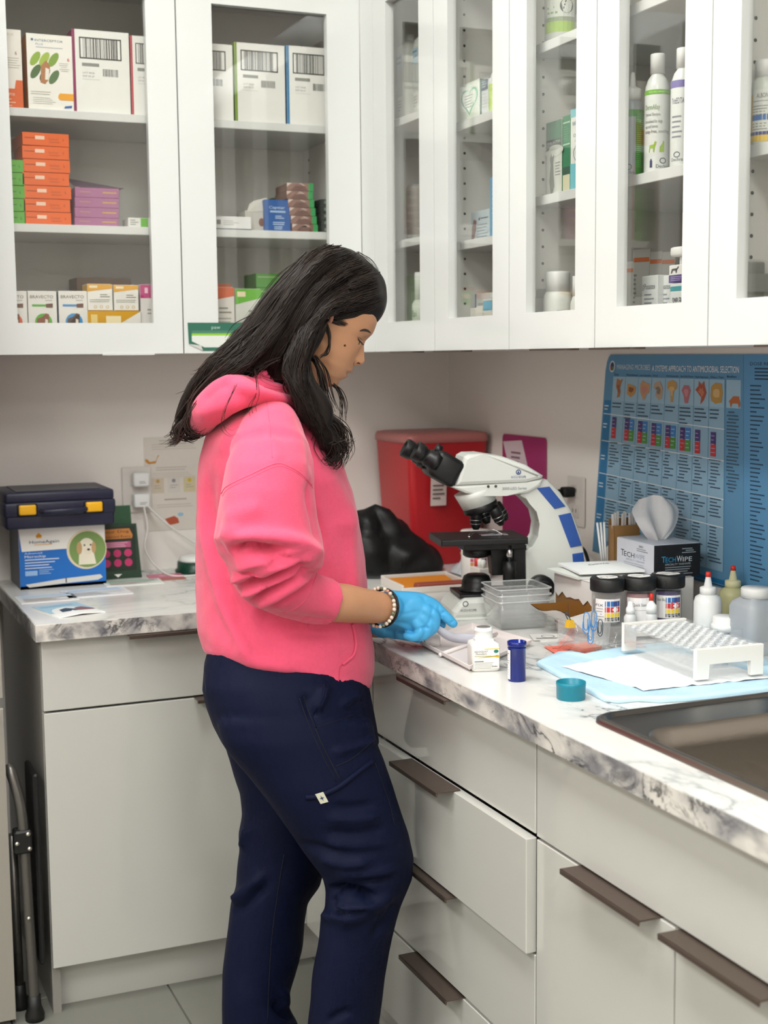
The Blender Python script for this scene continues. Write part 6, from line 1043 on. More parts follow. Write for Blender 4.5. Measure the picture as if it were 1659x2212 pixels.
# ================================================================== PERSON
from mathutils.bvhtree import BVHTree
KP = .00083                                           # metres per picture pixel at her distance
def pp(px, py, w=0.0):
    """her own frame: profile position, w metres to her far side"""
    return at(px, py, D=2.45+.2126*(px-620)*KP+w)
LAT = Vector(_h)                                      # her sideways axis
M_skin = mat('skin', '#c4906d', rough=.45, spec=.4, sss=.12, var=.05, vscale=40)
M_lip = mat('lips', '#b07566', rough=.4); M_brow = mat('brow', '#2c211c', rough=.6)
M_hood = mat('hoodie_fleece', '#e95677', rough=.85, spec=.2, sheen=.25, var=.07, vscale=160, bump=.22, bscale=420, bstretch=(.35, .35, 1.6))
M_pant = mat('navy_scrubs', '#080f2b', rough=.7, spec=.2, var=.04, vscale=90, bump=.12, bscale=700)
M_hair = mat('hair', '#18110e', rough=.45, spec=.28, var=.3, vscale=60)
M_hair2 = mat('hair_strand', '#241a15', rough=.38, spec=.34)
M_glove = mat('nitrile_glove', '#48a6da', rough=.42, spec=.4, bump=.35, bscale=70)
def interp(tab, s):
    if s <= tab[0][0]: return tab[0][1]
    for (a, va), (b_, vb) in zip(tab, tab[1:]):
        if s <= b_:
            k = (s-a)/(b_-a); k = k*k*(3-2*k)*.5+k*.5; return va+(vb-va)*k
    return tab[-1][1]
def ringloft(mb, levels, n=28, e=2.3, cap=True):
    """levels: (left px, right px, y px, lateral half-width m, lateral centre m[, slope of the ring])"""
    rings = []
    for lv in levels:
        l, r, y, b_, w0 = lv[:5]; sl = lv[5] if len(lv) > 5 else 0; cx, a = (l+r)/2, (r-l)/2; ring_ = []
        for k in range(n):
            q = 2*math.pi*k/n; c, s = math.cos(q), math.sin(q); f = (abs(c)**e+abs(s)**e)**(-1/e); ring_.append(pp(cx+a*c*f, y+sl*a*c*f, w0+b_*s*f))
        rings.append(ring_)
    loftrings(mb, rings, None, True, cap, cap)
def limb(mb, path, n=20, squash=1.0):
    """path: (px, y, w, radius px)"""
    P_ = [pp(x, y, w) for x, y, w, r in path]; out = bez(P_, 5); rs = []
    for i in range(len(path)-1):
        for k in range(5): rs.append((path[i][3]+(path[i+1][3]-path[i][3])*k/5)*KP)
    rs.append(path[-1][3]*KP)
    # round ends
    d0 = (out[0]-out[1]).normalized(); d1 = (out[-1]-out[-2]).normalized()
    a = [out[0]+d0*rs[0]*f for f in (.95, .6)]; b_ = [out[-1]+d1*rs[-1]*f for f in (.6, .95)]
    mb.tube(a+out+b_, [rs[0]*.25, rs[0]*.8]+rs+[rs[-1]*.8, rs[-1]*.25], n, None, True, True, squash)
def blob(mb, px, y, w, rx, ry, rw):
    """ellipsoid: radii px,px,m"""
    c = pp(px, y, w); M = Matrix.Translation(c) @ Matrix((tuple(Vector(_r)*rx*KP)+(0,), tuple(LAT*rw)+(0,), tuple(Vector((0, 0, 1))*ry*KP)+(0,), (0, 0, 0, 1))).transposed()
    r_ = bmesh.ops.create_uvsphere(mb.bm, u_segments=20, v_segments=12, radius=1.0); bmesh.ops.transform(mb.bm, matrix=M, verts=r_['verts'])
def fuse(mb, voxel, smooth_it, name):
    """melt overlapping shapes into one continuous surface; returns vertex array + polygons"""
    me = bpy.data.meshes.new('tmp'); bmesh.ops.recalc_face_normals(mb.bm, faces=mb.bm.faces[:]); mb.bm.to_mesh(me); mb.bm.free()
    o = bpy.data.objects.new('tmp', me); COL.objects.link(o); m = o.modifiers.new('r', 'REMESH'); m.mode = 'VOXEL'; m.voxel_size = voxel; m.adaptivity = 0
    if smooth_it: s = o.modifiers.new('s', 'SMOOTH'); s.factor = .5; s.iterations = smooth_it
    dg = bpy.context.evaluated_depsgraph_get(); out = bpy.data.meshes.new_from_object(o.evaluated_get(dg)); bpy.data.objects.remove(o); bpy.data.meshes.remove(me); out.name = name
    return out
def mverts(me): a = np.empty(len(me.vertices)*3); me.vertices.foreach_get('co', a); return a.reshape(-1, 3)
def mnorms(me): a = np.empty(len(me.vertices)*3); me.vertex_normals.foreach_get('vector', a); return a.reshape(-1, 3)
def setv(me, a): me.vertices.foreach_set('co', a.ravel()); me.update()
def topx(V):
    d = V-CAM; z = d@_fw; return np.stack([829.5+FPX*(d@_r)/z, 1106-FPX*(d@_u)/z], 1)
def strokes(me, lst, facing=-.05):
    """raise or press folds along picture-measured lines: (points, radius px, height m)"""
    V = mverts(me); N = mnorms(me); Q = topx(V); vd = (V-CAM); vd /= np.linalg.norm(vd, axis=1)[:, None]; fac = np.clip((-(N*vd).sum(1)-facing)*2.5, 0, 1); off = np.zeros(len(V))
    for pts, rad, h in lst:
        P_ = [Vector((x, y, 0)) for x, y in pts]; c = np.array([(p.x, p.y) for p in bez(P_, 8)]); best = np.full(len(V), 1e9); lo = c.min(0)-rad*3; hi = c.max(0)+rad*3
        idx = np.where(((Q > lo) & (Q < hi)).all(1))[0]
        if not len(idx): continue
        q = Q[idx]; bd = np.full(len(idx), 1e9); bt = np.zeros(len(idx)); n = len(c)-1
        for i in range(n):
            a, b_ = c[i], c[i+1]; ab = b_-a; t_ = np.clip(((q-a)@ab)/(ab@ab+1e-9), 0, 1); d = np.linalg.norm(q-(a+t_[:, None]*ab), axis=1); m = d < bd; bd[m] = d[m]; bt[m] = (i+t_[m])/n
        taper = np.clip(np.minimum(bt, 1-bt)*5+.15, 0, 1)
        off[idx] += h*np.exp(-(bd/rad)**2)*taper
    setv(me, V+N*(off*fac)[:, None])
def noise_disp(me, sc, amp, stretch=(1, 1, 1)):
    V = mverts(me); N = mnorms(me); o = np.array([mnoise.noise(Vector((v[0]*sc*stretch[0], v[1]*sc*stretch[1], v[2]*sc*stretch[2]))) for v in V]); setv(me, V+N*(o*amp)[:, None])
def bvh_of(me): return BVHTree.FromPolygons([v.co.copy() for v in me.vertices], [tuple(p.vertices) for p in me.polygons])
def surf(bvh, px, py, lift=0.0):
    d = Vector(ray(px, py)).normalized(); h = bvh.ray_cast(Vector(CAM), d)
    if h[0] is None: return None
    return h[0]+h[1]*lift*(1 if h[1].dot(d) < 0 else -1)
def seam(bvh, pts, r, lift=0.0, n=8, closed=False):
    b = []
    for p in bez([Vector((x, y, 0)) for x, y in pts], n):
        q = surf(bvh, p.x, p.y, lift)
        if q is not None and (not b or (q-b[-1]).length < .05): b.append(q)
    return b
def mesh_obj(name, me, m, parent, org):
    for p in me.polygons: p.use_smooth = True
    me.transform(Matrix.Translation(-Vector(org))); me.materials.clear(); me.materials.append(m); o = bpy.data.objects.new(name, me); link(o, parent); return o
PO = pp(640, 2391, 0); PO.z = 0
# ------------------------------------------------------------------ head + body
cH = np.array([728.0, 838.0]); eS = np.array([.473, -.881]); eT = np.array([.881, .473])
prof_px = [(727, 836), (731.5, 829), (733, 823.5), (741, 819.5), (749.5, 815.5), (751, 811.5), (748.5, 808), (755, 806.3), (761.5, 804.3), (761.5, 800), (762, 796), (764, 790.5), (772, 790.5), (779, 789), (785, 785), (787.7, 780), (787, 770), (786.5, 759), (786.5, 746), (789.5, 737), (797, 729), (804.5, 722), (809, 713), (813.5, 700), (818.5, 684), (822.5, 668)]
pst = sorted([(float((np.array(p)-cH)@eS), float((np.array(p)-cH)@eT)) for p in prof_px])
S_ = np.array([q[0] for q in pst]); T_p = np.array([q[1] for q in pst])
fbase = [(-12, -25), (0, -4), (14, -1), (25, 4), (36, 6), (60, 7), (90, 5), (115, 6), (138, 12.5), (155, 11), (178, 6.4), (194, 2.4), (215, -10), (240, -42), (254, -72), (262, -98)]
fback = [(-12, -60), (0, -78), (20, -102), (45, -122), (70, -150), (100, -172), (130, -188), (160, -194), (190, -193), (215, -183), (240, -160), (254, -130), (262, -101)]
fwid = [(-12, 8), (0, 30), (20, 49), (45, 63), (70, 72), (100, 78), (130, 81), (160, 82), (190, 80), (215, 74), (240, 56), (254, 34), (262, 3)]
hv = []; hf = []; NR, NA = 150, 96
for j in range(NR+1):
    s = -12+274*j/NR; tf = interp(fbase, s); tb = interp(fback, s); wd = interp(fwid, s); tc2 = tf-.46*(tf-tb); pt = float(np.interp(s, S_, T_p)) if s < 194 and s > 1 else tf
    for k in range(NA):
        # denser towards the front
        u_ = (k/NA)*2-1; q = math.pi*math.copysign(abs(u_)**1.5, u_); c, sn = math.cos(q), math.sin(q)
        t2 = tc2+((tf-tc2) if c > 0 else (tc2-tb))*math.copysign(abs(c)**.86, c); w2 = wd*math.copysign(abs(sn)**.94, sn)
        if c > 0:
            d = pt-tf; sg = 26.0
            if 58 < s < 112:
                f = min(1, max(0, (112-s)/22)); sg = 9.5+5.5*math.exp(-((s-72)/9)**2)
            t2 += d*math.exp(-(w2/sg)**2)
            for sd in (-1, 1):
                t2 -= 7.5*math.exp(-(((s-114)/11)**2+((w2-sd*30)/15)**2)); t2 += 5.5*math.exp(-(((s-108)/8)**2+((w2-sd*32)/10)**2)); t2 += 3.5*math.exp(-(((s-88)/18)**2+((w2-sd*46)/18)**2)); t2 += 5*math.exp(-(((s-72)/5.5)**2+((w2-sd*12)/5)**2))
                t2 -= 1.6*math.exp(-(((s-41)/4)**2+((w2-sd*24)/6)**2))
            t2 -= 1.6*math.exp(-((s-41)/2.2)**2)*math.exp(-(w2/19)**2)
        p = cH+eS*s+eT*t2; hv.append(pp(p[0], p[1], w2*KP))
for j in range(NR):
    for k in range(NA): hf.append((j*NA+k, j*NA+(k+1) % NA, (j+1)*NA+(k+1) % NA, (j+1)*NA+k))
bodyb = MB(); lipfaces = set()
for fi, f in enumerate(hf):
    j = fi//NA; s = -12+274*(j+.5)/NR; k = fi % NA; w2 = (hv[f[0]]-pp(*(cH+eS*s), 0)).dot(LAT)/KP
    u_ = abs((k/NA)*2-1)
    if 27 < s < 52 and u_ < .62 and abs(w2) < 23*(1-((s-40)/13.5)**2 if abs(s-40) < 13.5 else 0)+.5: lipfaces.add(fi)
bodyb.mesh(hv, [f for i, f in enumerate(hf) if i not in lipfaces]+[tuple(range(NA))[::-1]], M_skin, True)
bodyb.mesh(hv, [f for i, f in enumerate(hf) if i in lipfaces], M_lip, True)
bmesh.ops.remove_doubles(bodyb.bm, verts=bodyb.bm.verts[:], dist=1e-6)
head_bvh = BVHTree.FromPolygons(hv, hf)
core = MB()
limb(core, [(690, 760, 0, 56), (655, 800, 0, 54), (610, 850, 0, 58), (580, 900, 0, 70)])
ringloft(core, [(540, 640, 915, .06, .02), (490, 680, 980, .11, .02), (465, 700, 1100, .11, .03), (470, 720, 1300, .11, .03), (490, 730, 1450, .10, .02), (500, 720, 1560, .11, .01)])
limb(core, [(600, 975, -.10, 42), (575, 1080, -.17, 44), (560, 1200, -.19, 44), (620, 1268, -.17, 32), (680, 1298, -.146, 36), (715, 1301, -.13, 42), (745, 1303, -.112, 42), (790, 1309, -.078, 38), (830, 1313, -.045, 34)])
limb(core, [(590, 975, .10, 42), (590, 1080, .20, 44), (620, 1200, .21, 44), (720, 1300, .14, 40), (815, 1355, .065, 27)])
limb(core, [(610, 1540, -.06, 62), (720, 1700, -.095, 74), (800, 1850, -.10, 62), (770, 2050, -.09, 55), (735, 2290, -.085, 40), (735, 2370, -.085, 38)])
limb(core, [(590, 1540, .06, 62), (595, 1700, .10, 74), (590, 1850, .10, 64), (570, 2050, .10, 55), (560, 2290, .10, 40), (560, 2370, .10, 38)])
cme = fuse(core, .0065, 6, 'core'); V = mverts(cme); V[:, 2] = np.maximum(V[:, 2], .03); setv(cme, V); bodyb.mesh([v.co.copy() for v in cme.vertices], [tuple(p.vertices) for p in cme.polygons], M_skin, True)
person = bodyb.build('person', None, None, PO)
tag(person, 'person in pink hoodie and navy trousers counting pills with blue gloves', 'person')
core_bvh = bvh_of(cme)
# face details
def pad(name, pts, wr, m, bvh, lift=.0006, n=6, par=person):
    """short tapered bristle strip following the skin"""
    pth = seam(bvh, pts, 0, lift, n)
    if len(pth) < 2: return None
    k = len(pth); b = MB(); b.tube(pth, [wr*KP*(.25+.75*math.sin(math.pi*min(1, (i+.35)/k))) for i in range(k)], 8, m); return b.build(name, None, par, PO)
pad('eyebrow', [(777, 714.5), (785, 712.5), (793, 714), (800, 719)], 2.7, M_brow, head_bvh)
pad('eyelashes', [(772.5, 730), (776, 736), (781, 741.5), (785.5, 745.5)], 1.5, M_brow, head_bvh)
pad('eyelash_tips', [(776, 737), (775.5, 741), (774.5, 745)], .9, M_brow, head_bvh)
pad('eyelid_crease', [(771, 728), (777, 729.5), (783, 735)], .7, mat('skin_crease', '#8c5e4a', rough=.6), head_bvh, .0002)
pad('nostril', [(770, 785.5), (774, 783.8), (778, 786.5)], 1.7, mat('nostril_dark', '#3c1c16', rough=.8), head_bvh, -.0002)
pad('nose_wing_crease', [(764, 790), (764.5, 784), (768, 779.5)], .8, mat('skin_crease', '#8c5e4a'), head_bvh, .0)
q = surf(head_bvh, 744.8, 746, .0002)
if q is not None: b = MB(); b.lathe([(0, .0012), (.0014, .0009), (.0021, 0)], q, 12, mat('mole', '#4a2618', rough=.5), Matrix.Rotation(math.pi/2, 3, 'X')); b.build('mole', None, person, PO)
# ear
earc = pp(708, 684, -.0665); b = MB(); pth = []
for k in range(15):
    a = math.radians(-150+300*k/14); pth.append(pp(709+11*math.sin(a)*.8-.1*k, 682-16*math.cos(a), -.083-.004*math.sin(a)))
b.tube(pth, .0038, 8, mat('ear_skin', '#b07a66', rough=.45)); b.build('ear', None, person, PO)
b = MB(); blob(b, 708, 684, -.080, 8, 14, .006); b.build('ear_bowl', mat('ear_skin', '#b07a66'), person, PO)
# ------------------------------------------------------------------ hoodie
hb_ = MB()
ringloft(hb_, [(520, 640, 868, .07, 0), (478, 680, 900, .135, 0), (446, 708, 940, .172, .01), (430, 738, 1000, .18, .02), (424, 762, 1060, .175, .03), (424, 776, 1120, .168, .035), (424, 786, 1190, .162, .035), (423, 795, 1270, .160, .035), (423, 803, 1340, .162, .03, .03), (425, 809, 1385, .166, .025, .10), (432, 808, 1420, .168, .02, .17), (440, 802, 1448, .164, .015, .225), (452, 792, 1454, .15, .01, .22)], 40, 2.1)
limb(hb_, [(580, 895, -.075, 40), (585, 925, -.12, 62), (585, 975, -.155, 82)], 24)
ringloft(hb_, [(545, 645, 925, .05, -.14), (510, 670, 955, .072, -.16), (490, 680, 1000, .084, -.18), (476, 680, 1060, .088, -.195), (467, 686, 1115, .09, -.20), (459, 696, 1165, .09, -.205), (470, 699, 1200, .086, -.205, .02), (492, 694, 1226, .078, -.20, .03)], 32, 2.2)
limb(hb_, [(585, 1205, -.195, 92), (590, 1235, -.19, 82), (612, 1262, -.18, 66), (642, 1283, -.165, 56), (668, 1294, -.152, 51)], 28)
cf = [pp(660, 1292, -.156), pp(690, 1299, -.142), pp(712, 1302, -.133)]; hb_.tube(cf, [.044, .043, .0415], 30)
ringloft(hb_, [(540, 650, 905, .05, .14), (500, 672, 960, .08, .17), (500, 690, 1080, .085, .20), (520, 720, 1180, .085, .20), (560, 740, 1230, .075, .195)], 28, 2.2)
limb(hb_, [(650, 1220, .20, 80), (690, 1265, .18, 64), (735, 1305, .15, 52)], 24)
hme = fuse(hb_, .0052, 5, 'hoodie')
def z7(l): return [(390+x/3.606, 1000+y/3.606) for x, y in l]
FO = [(z7([(380, 640), (520, 590), (700, 585), (880, 605), (1010, 665), (1100, 745)]), 15, .013), (z7([(390, 735), (450, 665), (540, 645), (680, 660), (830, 670)]), 13, -.022), (z7([(400, 815), (560, 755), (760, 712), (930, 692)]), 11, .011), (z7([(430, 760), (620, 700), (800, 720), (1000, 735)]), 8, -.010), (z7([(370, 905), (500, 880), (700, 795), (930, 742), (1030, 762)]), 12, .013), (z7([(460, 945), (640, 880), (850, 805), (990, 775)]), 8, -.014), (z7([(470, 1000), (580, 985), (760, 900), (1000, 800)]), 11, .012), (z7([(560, 1060), (700, 965), (880, 870), (1010, 812)]), 7, -.013), (z7([(590, 1105), (690, 1060), (860, 950), (1030, 845)]), 11, .010), (z7([(660, 1120), (800, 1070), (960, 960), (1050, 860)]), 8, -.007), (z7([(690, 760), (760, 745), (850, 735)]), 6, -.008),
      (z7([(250, 620), (330, 560), (480, 500)]), 16, .006), (z7([(330, 450), (500, 380), (640, 330)]), 20, .005),
      (z7([(150, 50), (160, 350), (220, 700), (330, 1080), (450, 1350), (560, 1520)]), 12, .008), (z7([(230, 60), (220, 330), (280, 640), (380, 1000), (520, 1300)]), 16, -.010), (z7([(1020, 100), (1020, 300), (1060, 480), (1090, 640)]), 9, -.009), (z7([(560, 1160), (760, 1260), (1000, 1280), (1250, 1300)]), 24, -.010), (z7([(1320, 250), (1320, 600), (1340, 1000), (1360, 1200)]), 14, .007), (z7([(420, 1420), (600, 1560), (900, 1600)]), 20, .006), (z7([(150, 1440), (400, 1600), (760, 1680), (1200, 1710), (1440, 1770)]), 8, .006)]
FO += [([(560, 900), (590, 960), (600, 1000)], 14, .004), ([(640, 880), (672, 950), (680, 1030)], 9, -.008), ([(470, 990), (500, 930), (540, 890)], 14, .005), ([(700, 1010), (735, 1080), (745, 1160)], 18, .006)]
strokes(hme, [(a_f, b_f, c_f*(1.45 if i_f < 11 else 1.15)) for i_f, (a_f, b_f, c_f) in enumerate(FO)]); noise_disp(hme, 9, .004); noise_disp(hme, 34, .0012); hood_bvh = bvh_of(hme)
hoodie = mesh_obj('hoodie', hme, M_hood, person, PO)
hb_ = MB()                                            # the hood lying on the back
for sd in (-1, 1):
    limb(hb_, [(650, 868, sd*.055, 20), (600, 856, sd*.095, 26), (545, 846, sd*.12, 32), (495, 852, sd*.12, 38), (455, 882, sd*.09, 38), (436, 908, sd*.03, 34)], 20)
    limb(hb_, [(620, 842, sd*.04, 18), (560, 812, sd*.075, 28), (510, 800, sd*.075, 32), (465, 828, sd*.045, 34)], 20)
blob(hb_, 492, 845, 0, 78, 62, .11); blob(hb_, 440, 890, 0, 36, 50, .09)
kme = fuse(hb_, .005, 4, 'hood')
strokes(kme, [([(645, 850), (590, 832), (540, 806), (505, 780)], 9, -.012), ([(640, 868), (580, 852), (530, 840), (480, 812)], 10, .008), ([(435, 870), (470, 838), (520, 822)], 12, -.006), ([(425, 900), (470, 880), (540, 866)], 14, .006)]); noise_disp(kme, 14, .005)
hood = mesh_obj('hood', kme, M_hood, hoodie, PO); kb = bvh_of(kme)
M_seam = mat('hoodie_seam', '#ea5a7c', rough=.85)
def seams(name, pts, r, bvh, m, par, lift=.0, n=8):
    pth = seam(bvh, pts, r, lift, n)
    if len(pth) > 2: b = MB(); b.tube(pth, r, 6, m); return b.build(name, None, par, PO)
SS = z7([(318, 238), (365, 180), (540, 92), (740, 4), (850, 30), (940, 85), (1022, 172)])
seams('shoulder_seam', SS, .0011, hood_bvh, M_seam, hoodie); seams('shoulder_stitch', [(x+2, y+6) for x, y in SS], .0007, hood_bvh, M_seam, hoodie)
seams('cuff_seam', z7([(800, 1168), (900, 1130), (990, 1040), (1050, 900), (1058, 860)]), .001, hood_bvh, M_seam, hoodie)
PK = z7([(1335, 1255), (1352, 1330), (1362, 1420), (1340, 1500), (1262, 1570)])
seams('pocket_edge', PK, .0026, hood_bvh, M_hood, hoodie, .001); seams('pocket_painted_shade', [(x-2.4, y) for x, y in PK], .0012, hood_bvh, mat('hoodie_shade_seam', '#c8405f', rough=.9), hoodie); seams('hem_seam', z7([(1262, 1570), (1238, 1600), (1232, 1700)]), .0009, hood_bvh, mat('hoodie_shade_seam', '#c8405f'), hoodie)  # darker strip beside the pocket edge draws its shade in colour
seams('side_seam', [(575, 860), (582, 920), (588, 990)], .0008, hood_bvh, M_seam, hoodie)
# ------------------------------------------------------------------ trousers
pb_ = MB()
ringloft(pb_, [(452, 780, 1405, .145, .01, .1), (440, 792, 1450, .155, .01, .1), (436, 799, 1490, .165, 0), (446, 806, 1530, .175, 0), (459, 812, 1569, .18, 0), (478, 818, 1606, .18, 0), (497, 800, 1632, .175, 0)], 36, 2.3)
ringloft(pb_, [(470, 806, 1560, .095, -.085), (481, 818, 1609, .10, -.088), (504, 831, 1640, .10, -.09), (533, 842, 1674, .10, -.092), (573, 857, 1726, .10, -.094), (625, 882, 1797, .096, -.096), (664, 893, 1852, .092, -.098), (696, 890, 1897, .086, -.098), (703, 879, 1925, .084, -.098), (702, 864, 1960, .083, -.098), (692, 857, 1985, .083, -.098), (684, 845, 2045, .082, -.096), (674, 831, 2112, .082, -.094), (666, 819, 2212, .082, -.092), (660, 812, 2300, .082, -.09), (656, 808, 2362, .08, -.09)], 28, 2.2)
ringloft(pb_, [(470, 760, 1560, .09, .085), (488, 730, 1620, .095, .09), (503, 705, 1670, .095, .094), (519, 700, 1715, .094, .096), (521, 702, 1760, .092, .098), (514, 704, 1800, .09, .1), (518, 704, 1835, .088, .1), (512, 700, 1880, .086, .102), (509, 690, 1915, .085, .102), (498, 664, 1950, .083, .102), (493, 658, 1996, .08, .102), (486, 653, 2045, .078, .102), (480, 640, 2100, .078, .102), (479, 625, 2150, .078, .102), (478, 622, 2170, .078, .102), (478, 642, 2205, .08, .102), (478, 650, 2240, .08, .102), (480, 652, 2330, .08, .102), (482, 650, 2350, .078, .102)], 28, 2.2)
pme = fuse(pb_, .0058, 4, 'trousers')
def c4(l): return [(440+x/3.456, 1750+y/3.456) for x, y in l]
def c3(l): return [(410+x/3.253, 1400+y/3.253) for x, y in l]
PF = [(c4([(930, 600), (1050, 590), (1180, 620), (1270, 665)]), 8, -.022), (c4([(950, 690), (1060, 720), (1180, 700), (1290, 680)]), 8, .012), (c4([(950, 650), (1000, 730), (1040, 765)]), 6, -.012), (c4([(870, 780), (1000, 800), (1150, 770)]), 10, .006), (c4([(1000, 860), (1150, 800), (1300, 700), (1420, 590)]), 12, .006), (c4([(1250, 960), (1380, 800), (1450, 680)]), 10, -.006), (c4([(700, 240), (900, 290), (1150, 310), (1350, 280)]), 9, -.006), (c4([(850, 340), (1050, 400), (1250, 390)]), 10, .006), (c4([(1150, 540), (1300, 530), (1420, 510)]), 6, -.006), (c4([(980, 470), (1200, 480), (1450, 440)]), 10, .005), (c4([(280, 290), (300, 200), (320, 120)]), 8, .005), (c4([(210, 690), (320, 600), (450, 470)]), 11, .008), (c4([(230, 780), (350, 680), (470, 560)]), 9, -.006), (c4([(580, 1320), (620, 1430), (560, 1460)]), 10, .006), (c4([(520, 1440), (600, 1520), (700, 1560)]), 8, -.010), (c4([(930, 1580), (1010, 1530), (1100, 1500)]), 8, -.005),
             (c3([(1000, 740), (1150, 700), (1330, 640)]), 9, .004), (c3([(1000, 1110), (1150, 1120), (1300, 1090)]), 8, -.004), (c3([(960, 1190), (1150, 1210), (1350, 1180)]), 8, .004), (c3([(950, 1290), (1150, 1310), (1380, 1270)]), 9, -.005), (c3([(940, 1370), (1150, 1420), (1400, 1380)]), 9, .005), (c3([(800, 330), (840, 420), (870, 500)]), 10, -.005), (c3([(940, 260), (930, 340), (870, 450)]), 9, .008), (c3([(1060, 410), (1130, 350), (1200, 330)]), 9, .005)]
strokes(pme, [(a_f, b_f, c_f*1.7) for a_f, b_f, c_f in PF])
noise_disp(pme, 12, .003); V = mverts(pme); V[:, 2] = np.maximum(V[:, 2], .018+.02*np.clip(V[:, 2]+.1, 0, .1)); setv(pme, V); pbv = bvh_of(pme)
trousers = mesh_obj('trousers', pme, M_pant, person, PO)
M_ps = mat('navy_seam', '#040818', rough=.7)
for nm, pts, r in (('side_seam', c3([(800, 340), (860, 510), (950, 720), (1060, 930)]), .0012), ('side_stitch', c3([(770, 350), (830, 520), (920, 730), (1030, 940)]), .0008), ('pocket_edge', c3([(945, 262), (935, 345), (880, 440), (860, 490), (885, 560)]), .002), ('cargo_pocket_flap', c3([(815, 1050), (900, 1040), (1040, 980), (1160, 890), (1290, 790)]), .0052), ('knee_seam', c3([(880, 560), (1000, 520), (1150, 470)]), .0007), ('cargo_seam', c3([(1030, 830), (1150, 770), (1300, 640)]), .0008), ('cargo_pocket_edge', c3([(1300, 800), (1350, 940), (1400, 1080), (1440, 1250)]), .0008), ('inner_seam', c4([(600, 330), (550, 640), (510, 950), (490, 1250), (475, 1590)]), .0011), ('back_seam', c3([(120, 60), (105, 200), (118, 330)]), .0009)):
    seams(nm, pts, r, pbv, M_pant if nm in ('cargo_pocket_flap', 'pocket_edge') else M_ps, trousers, .0)
tg = [surf(pbv, 410+x/3.253, 1400+y/3.253, .0055) for x, y in ((880, 1022), (935, 1006), (970, 1072), (918, 1087))]
if all(q is not None for q in tg):
    b = MB(); b.mesh(tg+[q+Vector((0, .0015, 0)) for q in tg], [(0, 1, 2, 3), (7, 6, 5, 4), (0, 4, 5, 1), (1, 5, 6, 2), (2, 6, 7, 3), (3, 7, 4, 0)], mat('tag_cream', '#c9c8b4', rough=.7)); o = b.build('brand_tag', None, trousers, PO); cc = sum(tg, Vector())/4; a_, b_ = (tg[1]-tg[0])*.3, (tg[3]-tg[0])*.3; nn = Vector((-.0006*_h[0], -.0006*_h[1], 0)); b = MB()
    b.poly([cc+a_*math.cos(q)*(1 if k % 2 == 0 else .3)+b_*math.sin(q)*(1 if k % 2 == 0 else .3)+nn for k, q in enumerate([2*math.pi*k/8 for k in range(8)])], mat('tag_star', '#2c3560')); b.build('tag_star', None, o, PO)
# shoes
for sd, px0 in ((-1, 735), (1, 560)):
    b = MB(); q0 = pp(px0-20, 2340, sd*.095); fd = (pp(px0+120, 2340, sd*.095)-q0); fd.z = 0; fd.normalize(); q0.z = 0
    pts = [q0+fd*f+Vector((0, 0, z)) for f, z in ((0, .045), (.06, .042), (.13, .034), (.2, .028))]
    b.tube([q0-fd*.03+Vector((0, 0, .04))]+pts+[q0+fd*.225+Vector((0, 0, .024))], [.02, .042, .043, .041, .034, .012], 18, None); sm = fuse(b, .005, 3, 'shoe'); V = mverts(sm); V[:, 2] = np.maximum(V[:, 2], .002); setv(sm, V); mesh_obj('shoe', sm, mat('shoe_white', '#d8d8d8', rough=.6), person, PO)
# ------------------------------------------------------------------ gloves
def z5(l): return [(760+x/3.072, 900+y/3.072) for x, y in l]
gb = MB(); HW = -.018
limb(gb, [(826, 1312, HW-.022, 33), (842, 1311, HW-.008, 33)], 24)
ringsP = []
limb(gb, [(842, 1296, HW, 22), (880, 1298, HW+.004, 21), (920, 1303, HW+.008, 18)], 18); limb(gb, [(842, 1318, HW, 26), (885, 1322, HW+.004, 27), (918, 1324, HW+.008, 22)], 18); limb(gb, [(845, 1334, HW+.004, 17), (882, 1346, HW+.008, 20), (910, 1350, HW+.01, 18)], 18)
limb(gb, [(915, 1300, HW+.004, 17), (936, 1307, HW+.004, 14.5), (955, 1325, HW, 13), (971, 1340, HW-.004, 11.5), (979, 1347, HW-.005, 10.5)], 16)     # index
limb(gb, [(918, 1318, HW-.008, 16), (938, 1332, HW-.012, 13.5), (936, 1356, HW-.010, 12.5), (918, 1369, HW-.002, 11), (900, 1371, HW+.006, 10)], 16)   # middle, curled
limb(gb, [(912, 1336, HW-.010, 15), (926, 1352, HW-.014, 12.5), (918, 1371, HW-.012, 11.5), (898, 1376, HW-.004, 10.5)], 16)
limb(gb, [(900, 1345, HW-.010, 14), (908, 1362, HW-.016, 11.5), (895, 1376, HW-.014, 10.5), (878, 1374, HW-.006, 9.5)], 16)                           # little
limb(gb, [(868, 1322, HW+.022, 17), (905, 1334, HW+.030, 13.5), (935, 1340, HW+.024, 12), (955, 1350, HW+.016, 10)], 16)                                # thumb, beyond
blob(gb, 880, 1316, HW+.002, 48, 38, .019); blob(gb, 905, 1336, HW, 30, 34, .02); limb(gb, [(838, 1290, HW-.004, 16), (870, 1291, HW+.002, 15), (905, 1294, HW+.006, 15), (922, 1300, HW+.006, 14)], 16)
